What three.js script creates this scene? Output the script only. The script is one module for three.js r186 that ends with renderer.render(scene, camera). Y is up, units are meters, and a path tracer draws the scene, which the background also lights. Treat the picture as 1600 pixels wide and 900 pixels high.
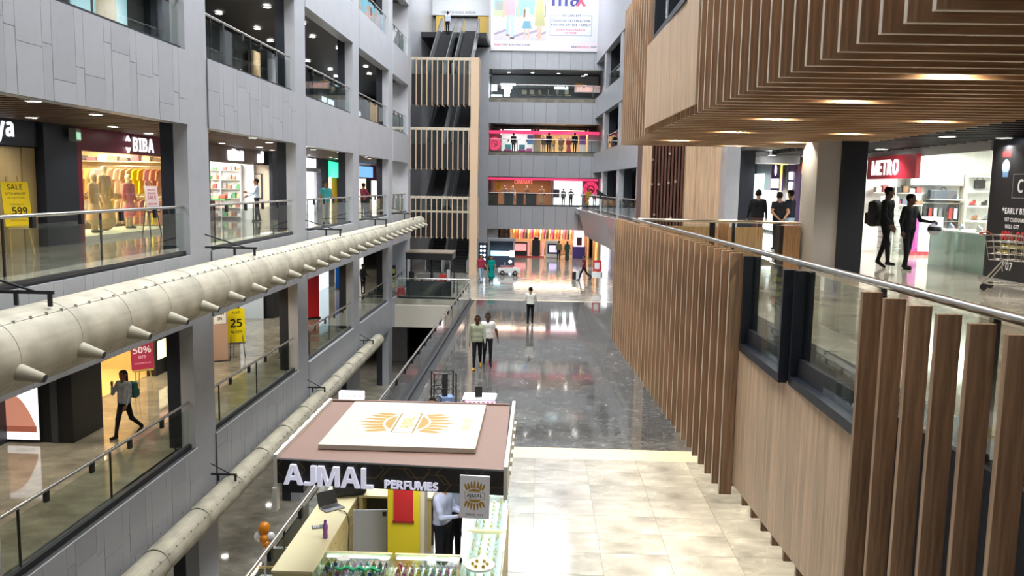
import * as THREE from 'three';
import { RoundedBoxGeometry } from 'three/addons/geometries/RoundedBoxGeometry.js';
import { mergeGeometries } from 'three/addons/utils/BufferGeometryUtils.js';
import { TextGeometry } from 'three/addons/geometries/TextGeometry.js';
import { FontLoader } from 'three/addons/loaders/FontLoader.js';
import { RectAreaLightUniformsLib } from 'three/addons/lights/RectAreaLightUniformsLib.js';

// ---------------------------------------------------------------- camera, light, exposure
const scene = new THREE.Scene();
scene.background = new THREE.Color(0.02, 0.022, 0.025);
const camera = new THREE.PerspectiveCamera(37.6494, 16 / 9, 0.1, 300);
camera.rotation.order = 'YXZ';
camera.position.set(0, 6.2, 0);
camera.rotation.set(-0.120463, 0.031675, 0.018);
scene.add(camera);
const renderer = new THREE.WebGLRenderer({ antialias: true });
renderer.toneMapping = THREE.LinearToneMapping;
renderer.toneMappingExposure = 1.15;
renderer.shadowMap.enabled = true;
RectAreaLightUniformsLib.init();

const SKY = 4.1;            // radiance of the glazed roof panels
const col = (r, g, b) => new THREE.Color().setRGB(r, g, b);
function areaLight(name, x, y, z, w, h, c, power, rx = -Math.PI / 2, ry = 0) {
  const l = new THREE.RectAreaLight(c, power, w, h);
  l.name = name; l.position.set(x, y, z); l.rotation.set(rx, ry, 0, 'YXZ'); scene.add(l); return l;
}
function spot(name, x, y, z, c, power, angle = 1.05, pen = 0.6, dir = [0, -1, 0], soft = 3) {
  const l = new THREE.SpotLight(c, power, 0, angle, pen, 2);
  l.name = name; l.position.set(x, y, z); l.castShadow = true; l.shadow.radius = soft;
  l.target.position.set(...dir); l.add(l.target); scene.add(l); return l;
}
function pointLight(name, x, y, z, c, power, soft = 4) {
  const l = new THREE.PointLight(c, power, 0, 2); l.name = name; l.position.set(x, y, z); l.castShadow = true; l.shadow.radius = soft; scene.add(l); return l;
}
// glazed roof: panels of luminous glass between mullions, each with its own area light just under it
const roofBays = [-8.5, -17.5, -26.5, -35.5, -44.5];  // out of view; bays placed for the light they throw on fins and floor
const dayColour = col(0.93, 0.97, 1.0);

// ---------------------------------------------------------------- helpers
let seed = 7;
const rnd = () => { seed = (seed * 1664525 + 1013904223) % 4294967296; return seed / 4294967296; };
const used = new Map();
function numbered(n) { const k = used.get(n) || 0; used.set(n, k + 1); return k ? n + '_' + String(k).padStart(3, '0') : n; }
function tag(o, label, category, group, kind) { o.userData.label = label; if (category) o.userData.category = category; if (group) o.userData.group = group; if (kind) o.userData.kind = kind; return o; }
function thing(name, label, category, pos = [0, 0, 0], turn = 0, group, kind) {
  const g = new THREE.Group(); g.name = numbered(name); g.position.set(...pos); g.rotation.y = turn; scene.add(g);
  return tag(g, label, category, group, kind);
}
const struct = (name, label, category = 'wall') => thing(name, label, category, [0, 0, 0], 0, undefined, 'structure');
function copy(src, label, pos, turn, group) {
  const c = src.clone(); c.name = numbered(src.name.replace(/_\d{3}$/, '')); c.userData = { ...src.userData };
  if (label) c.userData.label = label; if (group) c.userData.group = group;
  if (pos) c.position.set(...pos); if (turn !== undefined) c.rotation.y = turn; scene.add(c); return c;
}
function metreUV(g) {
  const p = g.attributes.position, n = g.attributes.normal, uv = new Float32Array(p.count * 2);
  for (let i = 0; i < p.count; i++) {
    const ax = Math.abs(n.getX(i)), ay = Math.abs(n.getY(i)), az = Math.abs(n.getZ(i)), x = p.getX(i), y = p.getY(i), z = p.getZ(i);
    if (ay >= ax && ay >= az) { uv[2 * i] = x; uv[2 * i + 1] = z; } else if (ax >= az) { uv[2 * i] = z; uv[2 * i + 1] = y; } else { uv[2 * i] = x; uv[2 * i + 1] = y; }
  }
  g.setAttribute('uv', new THREE.BufferAttribute(uv, 2)); return g;
}
const boxes = new Map();
function boxGeo(w, h, d, r = 0) {
  const k = [w, h, d, r].map((v) => v.toFixed(4)).join();
  if (!boxes.has(k)) boxes.set(k, metreUV(r ? new RoundedBoxGeometry(w, h, d, 1, r) : new THREE.BoxGeometry(w, h, d)));
  return boxes.get(k);
}
function mesh(name, g, m, parent = scene, pos) {
  if (Array.isArray(g)) g = g.length > 1 ? mergeGeometries(g.map((q) => { q = q.index ? q.toNonIndexed() : q; for (const a of Object.keys(q.attributes)) if (!['position', 'normal', 'uv', 'color'].includes(a)) q.deleteAttribute(a); return q; })) : g[0];
  const o = new THREE.Mesh(g, m); o.name = parent === scene ? numbered(name) : name; if (pos) o.position.set(...pos); parent.add(o); return o;
}
// box part given by its extents
function bx(name, parent, m, x0, x1, y0, y1, z0, z1, r = 0) {
  return mesh(name, boxGeo(Math.abs(x1 - x0), Math.abs(y1 - y0), Math.abs(z1 - z0), r), m, parent, [(x0 + x1) / 2, (y0 + y1) / 2, (z0 + z1) / 2]);
}
// box geometry at a place, for merging
function bg(x0, x1, y0, y1, z0, z1) { const g = new THREE.BoxGeometry(Math.abs(x1 - x0), Math.abs(y1 - y0), Math.abs(z1 - z0)); g.translate((x0 + x1) / 2, (y0 + y1) / 2, (z0 + z1) / 2); return metreUV(g); }
function rod(a, b, r, seg = 8, r2 = r) {
  const A = new THREE.Vector3(...a), Bv = new THREE.Vector3(...b), d = Bv.clone().sub(A), g = new THREE.CylinderGeometry(r2, r, d.length(), seg);
  g.applyQuaternion(new THREE.Quaternion().setFromUnitVectors(new THREE.Vector3(0, 1, 0), d.clone().normalize())); g.translate(...A.add(Bv).multiplyScalar(0.5).toArray()); return g;
}
function lathe(pts, seg = 14) { return new THREE.LatheGeometry(pts.map((p) => new THREE.Vector2(...p)), seg); }
function sph(x, y, z, r, sx = 1, sy = 1, sz = 1, seg = 10) { const g = new THREE.SphereGeometry(r, seg, Math.max(6, seg - 2)); g.scale(sx, sy, sz); g.translate(x, y, z); return g; }
function ext(pts, depth, bevel = 0) {
  const s = new THREE.Shape(pts.map((p) => new THREE.Vector2(...p)));
  return new THREE.ExtrudeGeometry(s, { depth, bevelEnabled: bevel > 0, bevelThickness: bevel, bevelSize: bevel, bevelSegments: 1, steps: 1, curveSegments: 6 });
}

// ---------------------------------------------------------------- textures
function canvas(w, h, draw) { const c = document.createElement('canvas'); c.width = w; c.height = h; draw(c.getContext('2d'), w, h); return c; }
function canvasTex(w, h, draw, srgb = true) {
  const t = new THREE.CanvasTexture(canvas(w, h, draw)); if (srgb) t.colorSpace = THREE.SRGBColorSpace;
  t.wrapS = t.wrapT = THREE.RepeatWrapping; t.magFilter = THREE.LinearFilter; return t;
}
const lerp = (a, b, t) => a + (b - a) * t;
function hash2(x, y, s) { let h = (x * 374761393 + y * 668265263 + s * 2147483647) | 0; h = Math.imul(h ^ (h >>> 13), 1274126177); return ((h ^ (h >>> 16)) >>> 0) / 4294967296; }
function vnoise(x, y, px, py, s) { // value noise that repeats every px, py cells
  const xi = Math.floor(x), yi = Math.floor(y), fx = x - xi, fy = y - yi, u = fx * fx * (3 - 2 * fx), v = fy * fy * (3 - 2 * fy), m = (a, n) => ((a % n) + n) % n;
  const h = (a, b) => hash2(m(a, px), m(b, py), s);
  return lerp(lerp(h(xi, yi), h(xi + 1, yi), u), lerp(h(xi, yi + 1), h(xi + 1, yi + 1), u), v);
}
function fbm(x, y, px, py, s, o = 4) { let a = 0.5, r = 0, n = 0; for (let i = 0; i < o; i++) { r += a * vnoise(x, y, px, py, s + i); n += a; x *= 2; y *= 2; px *= 2; py *= 2; a *= 0.5; } return r / n; }
function pixelTex(w, h, f, srgb = true) {
  const d = new Uint8Array(w * h * 4);
  for (let y = 0; y < h; y++) for (let x = 0; x < w; x++) { const c = f(x / w, y / h), i = (y * w + x) * 4; d[i] = c[0]; d[i + 1] = c[1]; d[i + 2] = c[2]; d[i + 3] = 255; }
  const t = new THREE.DataTexture(d, w, h); t.magFilter = THREE.LinearFilter; t.minFilter = THREE.LinearMipmapLinearFilter; t.generateMipmaps = true; t.wrapS = t.wrapT = THREE.RepeatWrapping; if (srgb) t.colorSpace = THREE.SRGBColorSpace; t.needsUpdate = true; return t;
}
function colourName([r, g, b]) {
  const hi = Math.max(r, g, b), lo = Math.min(r, g, b), s = hi ? (hi - lo) / hi : 0; if (hi < 0.04) return 'black'; if (s < 0.25) return hi > 0.55 ? 'white' : hi > 0.2 ? 'grey' : 'charcoal';
  let h = hi === r ? ((g - b) / (hi - lo)) * 60 : hi === g ? 120 + ((b - r) / (hi - lo)) * 60 : 240 + ((r - g) / (hi - lo)) * 60; if (h < 0) h += 360;
  const n = h < 12 ? 'red' : h < 32 ? (hi < 0.45 ? 'brown' : 'orange') : h < 44 ? (hi < 0.45 ? 'tan' : 'amber') : h < 66 ? 'yellow' : h < 160 ? 'green' : h < 200 ? 'teal' : h < 255 ? 'blue' : h < 300 ? 'violet' : 'magenta'; return (s < 0.5 && hi > 0.5 ? 'pale ' : hi < 0.2 ? 'dark ' : '') + n;
}
function scaled(t, rx, ry, rot = 0) { const c = t.clone(); c.repeat.set(rx, ry); c.rotation = rot; c.needsUpdate = true; return c; }
// wood laminate, grain along v; one repeat is 1 m wide and 2 m long
const woodTex = pixelTex(256, 512, (u, v) => {
  const streak = fbm(u * 48, v * 3, 48, 3, 11, 3), broad = fbm(u * 6, v * 2, 6, 2, 5, 2), fine = vnoise(u * 128, v * 16, 128, 16, 21);
  const k = 0.72 + 0.30 * streak + 0.16 * (broad - 0.5) + 0.12 * (fine - 0.5);
  return [Math.min(255, 212 * k), Math.min(255, 170 * k), Math.min(255, 132 * k)];
});
// paler boards of the same laminate
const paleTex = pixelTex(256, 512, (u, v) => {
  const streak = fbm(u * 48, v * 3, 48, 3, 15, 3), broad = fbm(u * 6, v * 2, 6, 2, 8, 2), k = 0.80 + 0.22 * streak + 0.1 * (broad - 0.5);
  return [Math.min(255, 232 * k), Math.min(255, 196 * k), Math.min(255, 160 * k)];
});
// polished grey marble with pale veins, one repeat 4.8 m
function vein(u, v, s, n) { const w = fbm(u * 6, v * 6, 6, 6, s, 4) * 1.6; const q = Math.abs(((u * n + v * n * 0.6 + w * 2.2) % 1 + 1) % 1 - 0.5) * 2; return Math.pow(Math.max(0, 1 - q * 1.0), 22); }
const marbleDarkTex = pixelTex(1024, 1024, (u, v) => {
  const b = fbm(u * 18, v * 26, 18, 26, 31, 5), ve = vein(u, v, 3, 4) * 0.8 + vein(v, u, 9, 5) * 0.6, g = 98 + 44 * (b - 0.5) + 62 * ve * (0.3 + b);
  return [g * 1.0, g * 0.985, g * 0.955];
});
const marbleCreamTex = pixelTex(1024, 1024, (u, v) => {
  const b = fbm(u * 9, v * 14, 9, 14, 77, 5), ve = vein(u, v, 13, 3) * 0.7 + vein(v, u, 19, 4) * 0.5, g = 168 + 74 * (b - 0.5) + 26 * ve;
  return [Math.min(255, g), Math.min(255, g * 0.968), Math.min(255, g * 0.90)];
});
const brushedTex = pixelTex(128, 128, (u, v) => { const g = 240 + 14 * (fbm(u * 8, v * 8, 8, 8, 51, 4) - 0.5); return [g, g, g]; });
const steelTex = pixelTex(256, 256, (u, v) => { const b = fbm(u * 6, v * 6, 6, 6, 61, 5), st = fbm(u * 40, v * 3, 40, 3, 66, 3), g = 205 + 60 * (b - 0.5) + 24 * (st - 0.5); return [g, g * 0.985, g * 0.94]; });

// ---------------------------------------------------------------- materials
const mats = new Map();
function mat(c, rough = 0.6, o = {}) {
  const k = JSON.stringify([c, rough, Object.entries(o).map(([a, b]) => a + (b && b.uuid ? b.uuid : b))]);
  if (!mats.has(k)) { const P = o.transmission || o.clearcoat || o.sheen ? THREE.MeshPhysicalMaterial : THREE.MeshStandardMaterial; mats.set(k, new P({ color: new THREE.Color().setRGB(...c), roughness: rough, ...o })); }
  return mats.get(k);
}
function glow(c, power, base = [0.8, 0.8, 0.8]) { const k = 'glow' + c + power; if (!mats.has(k)) mats.set(k, new THREE.MeshStandardMaterial({ color: col(...base), roughness: 0.5, emissive: col(...c), emissiveIntensity: power })); return mats.get(k); }
const CLAD = mat([0.455, 0.462, 0.495], 0.36, { map: scaled(brushedTex, 0.4, 0.4) });
const CLAD2 = mat([0.425, 0.432, 0.465], 0.36, { map: scaled(brushedTex, 0.4, 0.4) });
const GAP = mat([0.05, 0.05, 0.055], 0.7);
const NAVY = mat([0.016, 0.02, 0.03], 0.42);
const BLACK = mat([0.012, 0.012, 0.014], 0.5);
const CEIL = mat([0.035, 0.033, 0.034], 0.55);
const WHITE = mat([0.78, 0.78, 0.77], 0.5);
const PLASTER = mat([0.62, 0.60, 0.55], 0.75);
const BEIGE = mat([0.60, 0.55, 0.46], 0.7);
const STEEL = mat([0.62, 0.61, 0.58], 0.26, { metalness: 1 });
const DARKSTEEL = mat([0.05, 0.05, 0.055], 0.35, { metalness: 0.6 });
const GLASS = new THREE.MeshPhysicalMaterial({ color: col(0.90, 0.95, 0.93), roughness: 0.02, transmission: 1, thickness: 0, ior: 1.5 });
const WOOD = mat([0.94, 0.94, 0.94], 0.5, { map: scaled(woodTex, 1, 0.5) });
const WOODH = mat([0.94, 0.94, 0.94], 0.5, { map: scaled(woodTex, 1, 0.5, Math.PI / 2) });
const WOODL = mat([0.95, 0.95, 0.95], 0.5, { map: scaled(paleTex, 1, 0.5) });
const OAK = mat([0.62, 0.47, 0.27], 0.45);
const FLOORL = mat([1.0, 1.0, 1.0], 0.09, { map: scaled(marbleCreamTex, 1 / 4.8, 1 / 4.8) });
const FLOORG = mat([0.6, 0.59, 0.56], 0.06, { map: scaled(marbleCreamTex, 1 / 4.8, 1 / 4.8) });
const font = await new FontLoader().loadAsync('fonts/droid/droid_sans_bold.typeface.json');
const fontR = await new FontLoader().loadAsync('fonts/droid/droid_sans_regular.typeface.json');
const fontS = await new FontLoader().loadAsync('fonts/droid/droid_serif_bold.typeface.json');
// letters of a word, each a part; local x to the reading direction, y up, z out of the sign
function letters(parent, text, size, depth, m, pos, turn = 0, f = font, gap = 0.04, sx = 1) {
  let x = 0; const g = parent;
  const c = Math.cos(turn), s = Math.sin(turn);
  for (const ch of text) {
    if (ch === ' ') { x += size * 0.4; continue; }
    const t = new TextGeometry(ch, { font: f, size, depth, curveSegments: 5, bevelEnabled: false }); t.computeBoundingBox(); const b = t.boundingBox.clone();
    t.translate(-b.min.x, 0, 0); if (ch === 'J') { t.translate(0, -b.min.y, 0); t.scale(1.25, size * 0.98 / (b.max.y - b.min.y), 1); b.max.x = b.min.x + (b.max.x - b.min.x) * 1.25; } t.scale(sx, 1, 1);
    const o = mesh('letter', t, m, g, [pos[0] + x * c, pos[1], pos[2] - x * s]); o.rotation.y = turn;
    x += (b.max.x - b.min.x) * sx + size * (gap + 0.06);
  }
  return x;
}
function wordWidth(text, size, f = font, gap = 0.04, sx = 1) { let x = 0; for (const ch of text) { if (ch === ' ') { x += size * 0.4; continue; } const t = new TextGeometry(ch, { font: f, size, depth: 0.01, curveSegments: 2, bevelEnabled: false }); t.computeBoundingBox(); x += (t.boundingBox.max.x - t.boundingBox.min.x) * sx + size * (gap + 0.06); } return x; }
// ================================================================ THE SHELL
const LV = [0, 4.5, 9, 13.5, 18];                       // finished floor levels
const XF = -7.9, XS = -12.4;                            // gallery front and shop line, long side
const cols = [-11.1, -19.4, -27.8, -36.1, -44.4];       // column centres along it

// glazed roof
{
  const r = struct('ceiling', 'white roof frame with a long glazed opening over the atrium', 'ceiling');
  bx('roof_slab', r, WHITE, -18, -8.6, 24, 24.4, 8, -82); bx('roof_slab', r, WHITE, 5.6, 17, 24, 24.4, 8, -82);
  bx('roof_slab', r, WHITE, -8.6, 5.6, 24, 24.4, -4.2, 8); bx('roof_slab', r, WHITE, -8.6, 5.6, 24, 24.4, -49.1, -62.8); bx('roof_slab', r, WHITE, -8.6, -2.6, 24, 24.4, -62.8, -71); bx('roof_slab', r, WHITE, 3, 5.6, 24, 24.4, -62.8, -71); bx('roof_slab', r, WHITE, -8.6, 5.6, 24, 24.4, -71, -82);
  for (let i = 0; i < 5; i++) for (let j = 0; j < 6; j++) bx('roof_pane', r, glow([0.9, 0.96, 1.0], 5), -2.5 + i * 1.1, -1.6 + i * 1.1, 24.1, 24.13, -62.95 - j * 1.35, -64.1 - j * 1.35);
  areaLight('end_skylight', 0.2, 24.06, -67, 5.4, 8, dayColour, 5);
  for (const z of roofBays) {
    for (const x of [-6.2, -1.5, 3.2]) bx('roof_pane', r, glow([0.93, 0.97, 1.0], SKY), x - 2.2, x + 2.2, 24.1, 24.14, z - 4.2, z + 4.2);
    areaLight('skylight', -1.5, 24.05, z, 13.8, 8.4, dayColour, SKY * 0.9);
    bx('roof_mullion', r, WHITE, -8.6, 5.6, 24, 24.3, z - 4.6, z - 4.2);
  }
  for (const x of [-8.5, -3.85, 0.85, 5.5]) bx('roof_mullion', r, WHITE, x - 0.1, x + 0.1, 24, 24.3, -4.2, -49.1);
  const e = struct('wall_back', 'grey end wall of the atrium behind the bridge', 'wall'); bx('wall_sheet', e, CLAD, -18, 17, -4.8, 24, 7.6, 8);
  const e2 = struct('wall_end', 'dark wall closing the shops beyond the atrium end', 'wall'); bx('wall_sheet', e2, CLAD2, -18, 17, -4.8, 24, -81.6, -82);
  const e3 = struct('wall_left', 'plain rear wall of the shops along the gallery', 'wall'); bx('wall_sheet', e3, PLASTER, -18, -17.6, -4.8, 24, 8, -82);
  const e4 = struct('wall_right', 'plain rear wall of the shops along the landing', 'wall'); bx('wall_sheet', e4, PLASTER, 16.6, 17, -4.8, 24, 8, -82);
}

// ground floor with single tiles where they can be told apart
{
  const f = struct('floor', 'polished marble ground floor of the atrium in cream and dark grey', 'floor');
  bx('floor_slab', f, GAP, -3.75, 16.6, -0.4, -0.014, 7.6, -45.5);
  bx('floor_slab', f, FLOORL, -8.4, 16.6, -0.4, 0, -45.9, -81.6);
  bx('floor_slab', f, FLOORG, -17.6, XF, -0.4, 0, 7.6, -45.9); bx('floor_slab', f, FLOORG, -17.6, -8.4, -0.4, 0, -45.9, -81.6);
  bx('floor_slab', f, FLOORL, 4.6, 16.6, -0.014, 0, -8, -45.5); bx('floor_slab', f, FLOORL, -3.75, 16.6, -0.014, 0, 7.6, -8.0);
  bx('border_strip', f, mat([0.66, 0.57, 0.41], 0.18), -3.75, 4.6, -0.014, 0, -18.82, -19.62);
  bx('border_strip', f, mat([0.72, 0.64, 0.50], 0.18), -3.75, 4.6, -0.014, 0, -45.5, -45.9);
  bx('border_strip', f, BLACK, -3.78, -3.45, -0.014, 0.012, -8, -45.4);
  const dark = [], cream = [];
  for (let k = 0; k < 8; k++) {
    const o = [k * 0.37 % 1, k * 0.61 % 1], t = scaled(marbleDarkTex, 1 / 4.8, 1 / 4.8), c = scaled(marbleCreamTex, 1 / 4.8, 1 / 4.8);
    t.offset.set(...o); c.offset.set(...o); const d = 0.9 + 0.2 * rnd(), e = 0.94 + 0.08 * rnd();
    dark.push(mat([0.83 * d, 0.83 * d, 0.83 * d], 0.055, { map: t })); cream.push(mat([e, e, e], 0.1, { map: c }));
  }
  const W = 1.17, D = 0.81;
  for (let j = 0; j < 32; j++) for (let i = 0; i < 7; i++) { const x = -3.45 + i * 1.15, z = -19.62 - j * 0.8087; bx('dark_tile', f, dark[(i * 3 + j * 5 + Math.floor(rnd() * 3)) % 8], x + 0.004, x + 1.146, -0.014, 0, z - 0.004, z - 0.8047); }
  for (let j = 0; j < 13; j++) for (let i = 0; i < 7; i++) { const x = -3.45 + i * 1.15, z = -8.0 - j * 0.8323; bx('cream_tile', f, cream[(i * 3 + j * 5 + Math.floor(rnd() * 3)) % 8], x + 0.002, x + 1.148, -0.014, 0, z - 0.003, z - 0.8293); }
  const b = struct('floor_basement', 'grey tiled lower floor seen through the long floor opening', 'floor');
  bx('floor_slab', b, FLOORG, -17.6, 4, -4.9, -4.5, 7.6, -81.6);
  bx('border_strip', b, mat([0.03, 0.03, 0.033], 0.12), -7.6, -6.2, -4.5, -4.496, 0, -48);
  const w = struct('wall_void', 'plain beige slab edge closing the end of the floor opening', 'wall');
  bx('wall_sheet', w, BEIGE, -8.3, -3.75, -1.6, -0.4, -45.5, -45.9);
  const w2 = struct('wall_void', 'beige slab edge under the atrium glass railing', 'wall'); bx('wall_sheet', w2, BEIGE, -3.75, -3.55, -1.6, -0.4, 7.6, -45.5);
  bx('wall_sheet', w2, BEIGE, -3.75, 4, -1.65, -1.6, 7.6, -81.6);
  const w3 = struct('wall_basement', 'dark rear wall of the lower floor', 'wall'); bx('wall_sheet', w3, NAVY, 3.6, 4, -4.5, -1.6, 7.6, -81.6); bx('wall_sheet', w3, CLAD2, -17.6, -13.2, -4.5, -1.6, -20, -81.6);
}

// cladding panels of the long gallery front: alternating wide and narrow strips, each split at a height of its own
const panelGeo = [];
function clad(parent, y0, y1, z0, z1, x, fine) {
  if (!fine) { const n = 3, L = (z0 - z1) / n; for (let i = 0; i < n; i++) bx('cladding_panel', parent, CLAD, x - 0.12, x, y0, y1, z0 - i * L - 0.004, z0 - (i + 1) * L + 0.004); return; }
  bx('backing', parent, GAP, x - 0.12, x - 0.02, y0 + 0.01, y1 - 0.01, z0, z1);
  let z = z0, k = 0;
  while (z > z1 + 0.05) {
    const w = Math.min(k % 2 ? 0.27 : 0.68, z - z1), cut = lerp(y0, y1, [0.34, 0.62, 0.22, 0.75, 0.5, 0.4, 0.68, 0.55][(k * 3 + fine) % 8]), m = k % 3 ? CLAD : CLAD2, a = z - 0.005, b = z - w + 0.005;
    bx('cladding_panel', parent, m, x - 0.025, x + 0.012 * (k % 2 ? 0 : 0.3), y0, cut - 0.004, a, b); bx('cladding_panel', parent, k % 4 ? CLAD : CLAD2, x - 0.025, x + 0.003, cut + 0.004, y1, a, b);
    z -= w; k++;
  }
}
// gallery floors, ceilings, bands and columns
const bayEnds = [[7.6, -10.5], [-11.7, -18.8], [-20.0, -27.2], [-28.4, -35.5], [-36.7, -43.8], [-45.0, -50.2]];
{
  for (let L = 1; L <= 4; L++) {
    const y = LV[L], s = struct('floor_gallery', ['', 'first', 'second', 'third', 'fourth'][L] + ' gallery floor of polished stone with a dark ceiling below', 'floor');
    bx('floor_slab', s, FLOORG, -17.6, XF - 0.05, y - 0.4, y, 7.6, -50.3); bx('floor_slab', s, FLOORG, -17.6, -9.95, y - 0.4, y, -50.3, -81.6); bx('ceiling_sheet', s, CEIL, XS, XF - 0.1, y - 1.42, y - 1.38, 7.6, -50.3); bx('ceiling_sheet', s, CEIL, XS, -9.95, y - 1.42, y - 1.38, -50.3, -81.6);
    bx('shop_ceiling', s, WHITE, -17.6, XS, y - 1.42, y - 1.38, 7.6, -81.6);
    if (L < 3) for (let i = 0; i < 90; i++) { const z = -9.5 - i * 0.45; if (z < -50) break; bx('ceiling_slat', s, mat([0.13, 0.075, 0.05], 0.5), XS, XF - 0.1, y - 1.47, y - 1.42, z, z - 0.22); }
  }
  for (let L = 0; L <= 4; L++) {
    const y = LV[L], w = struct('wall_gallery', ['grey clad edge band of the ground floor opening', 'grey clad edge band of the first gallery', 'grey clad edge band of the second gallery', 'grey clad edge band of the third gallery', 'grey clad edge band of the fourth gallery'][L], 'wall');
    const lo = L === 0 ? -1.5 : y - 1.58;
    bayEnds.forEach(([a, b], i) => clad(w, lo, y + 0.02, a + (i ? 0.02 : 0), b - 0.02, XF + 0.06, (i === 1 && L < 3) || (i === 2 && L < 4) ? 1 + i + L * 2 : 0));
    bx('core', w, CLAD2, XF - 0.4, XF - 0.07, lo + 0.02, y - 0.0, 7.6, -50.2);
    if (L === 4) bx('upper_wall', w, CLAD, XF - 0.3, XF, 19.2, 24, 7.6, -50.2);
  }
  const hd = struct('column', 'grey clad columns of the long gallery with dark cores', 'column');
  for (const z of cols) { bx('column_face', hd, CLAD, XF - 0.3, XF + 0.02, -4.5, 24, z + 0.6, z - 0.6); bx('column_core', hd, NAVY, XF - 0.6, XF - 0.3, -4.5, 24, z + 0.6, z - 0.6); }
  bx('column_face', hd, CLAD, XF - 1.2, XF + 0.02, -4.5, 24, -50.2, -51.2); bx('column_core', hd, NAVY, XF - 1.7, XF - 1.2, -4.5, 24, -50.2, -51.2);
}
// glass balustrades of the gallery
function balustrade(len, label, group, name = 'glass_balustrade') { // runs along -z from its origin, at floor height
  const t = thing(name, label, 'railing', [0, 0, 0], 0, group), n = Math.max(2, Math.round(len / 1.45)), s = len / n;
  for (let i = 0; i < n; i++) mesh('glass_pane', boxGeo(0.012, 0.86, s - 0.02), GLASS, t, [0, 0.53, -(i + 0.5) * s]);
  mesh('handrail', [rod([0, 1.1, 0], [0, 1.1, -len], 0.032, 10)], STEEL, t);
  for (let i = 0; i < n; i++) { const z = -(i + 0.5) * s; if (i % 2 === 0) mesh('post', [bg(-0.045, -0.02, 0.02, 1.08, z - 0.02, z + 0.02)], DARKSTEEL, t); }
  for (let i = 1; i < n; i++) mesh('clamp', [bg(-0.03, 0.03, 0.9, 1.08, -i * s - 0.05, -i * s + 0.05)], DARKSTEEL, t);
  mesh('base_shoe', [bg(-0.04, 0.04, 0.005, 0.11, 0, -len)], DARKSTEEL, t);
  return t;
}
{
  let first;
  for (let L = 0; L < 4; L++) bayEnds.forEach(([a, b], i) => {
    if (!i) return; const lab = `clear glass balustrade of the ${['ground', 'first', 'second', 'third'][L]} gallery, ${['', 'fifth', 'fourth', 'third', 'second', 'first'][i]} bay from the escalator tower`, grp = 'gallery balustrades level ' + L;
    const len = a - b; if (i === 5) { const o = balustrade(len, lab, grp); o.position.set(XF - 0.12, LV[L], a); return; }
    if (!first) { first = balustrade(7.12, lab, grp); first.position.set(XF - 0.12, LV[L], a); } else copy(first, lab, [XF - 0.12, LV[L], a], 0, grp);
  });
}
// recessed downlights of the galleries
const lensWhite = glow([1, 0.98, 0.94], 24), lensWarm = glow([1, 0.86, 0.62], 9);
let dl0;
function downlight(x, y, z, label, group, power, c = [1, 0.97, 0.92], lens = lensWhite, r = 0.12, lit = true) {
  const t = thing('recessed_downlight', label, 'downlight', [x, y, z], 0, group);
  mesh('trim_ring', lathe([[r, 0], [r + 0.03, -0.005], [r + 0.03, 0.02], [r, 0.02]], 16), WHITE, t);
  mesh('lens', new THREE.CylinderGeometry(r, r, 0.012, 16), lens, t, [0, 0.006, 0]);
  if (lit) spot('downlight', x, y - 0.03, z, col(...c), power, 1.15, 0.7);
}
{
  const names = ['', 'first', 'second', 'third', 'fourth'];
  for (let L = 1; L <= 4; L++) for (let k = 0; k < 14; k++) {
    const z = -12 - k * 2.85, row = k % 2;
    for (const x of [-9.2, -11.3]) {
      if (L === 1 && x > -10 && k > 8) continue;
      downlight(x + (row ? 0.25 : -0.15), LV[L] - 1.48, z - (x < -10 ? 1.2 : 0), `round white downlight in the dark ceiling over the ${['ground', 'first', 'second', 'third'][L - 1]} gallery`, 'downlights over gallery ' + (L - 1), L > 2 ? 9 : 13, L === 1 ? [1, 0.9, 0.72] : [1, 0.97, 0.93], L === 1 ? lensWarm : lensWhite);
    }
  }
}
// glass railing round the floor opening
{
  const runs = [[-8.2, -20.4], [-20.4, -32.9], [-32.9, -45.4]];
  runs.forEach(([a, b], i) => { const o = balustrade(a - b, ['long glass railing beside the perfume kiosk and the floor opening', 'long glass railing in the middle of the floor opening', 'long glass railing nearest the coffee kiosk end of the floor opening'][i].replace('nearest', 'next to'), 'railing round the floor opening', 'glass_railing'); o.position.set(-3.7, 0, a); });
  const e = balustrade(3.9, 'short glass railing across the end of the floor opening', undefined, 'glass_railing'); e.position.set(-3.75, 0, -45.4); e.rotation.y = Math.PI / 2;
}
// bridge under the camera
{
  const b = struct('floor_bridge', 'stone bridge floor joining the galleries at the near end', 'floor');
  bx('floor_slab', b, FLOORG, XF, 16.6, 4.1, 4.5, -1.2, 7.6); bx('edge_face', b, CLAD, XF, 2.4, 2.9, 4.5, -1.2, -1.3);
}
// ================================================================ THE TIMBER POD (landing on the short side)
const podX = (z) => 2.29 + (z + 10.17) * 0.0435;        // outer edge of the fins, first landing
const pod2X = (z) => 1.94 + (z + 20.7) * 0.017;         // outer edge of the fins, storey above
const FINW = [0.92, 1.0, 1.08, 0.97].map((k) => mat([0.92 * k, 0.92 * k, 0.92 * k], 0.5, { map: scaled(woodTex, 1, 0.5) }));
const FINH = [0.92, 1.0, 1.08, 0.97].map((k) => mat([0.92 * k, 0.92 * k, 0.92 * k], 0.5, { map: scaled(woodTex, 1, 0.5, Math.PI / 2) }));
const LIT_EDGE = mat([0.62, 0.51, 0.38], 0.45);  // pale tone paints in the light that catches the fin edges
function skew(name, parent, m, fx, a, b, y0, y1, za, zb) { const g = ext([[fx(za) + a, -za], [fx(za) + b, -za], [fx(zb) + b, -zb], [fx(zb) + a, -zb]], y1 - y0); g.rotateX(-Math.PI / 2); g.translate(0, y0, 0); return mesh(name, metreUV(g), m, parent); }
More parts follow.
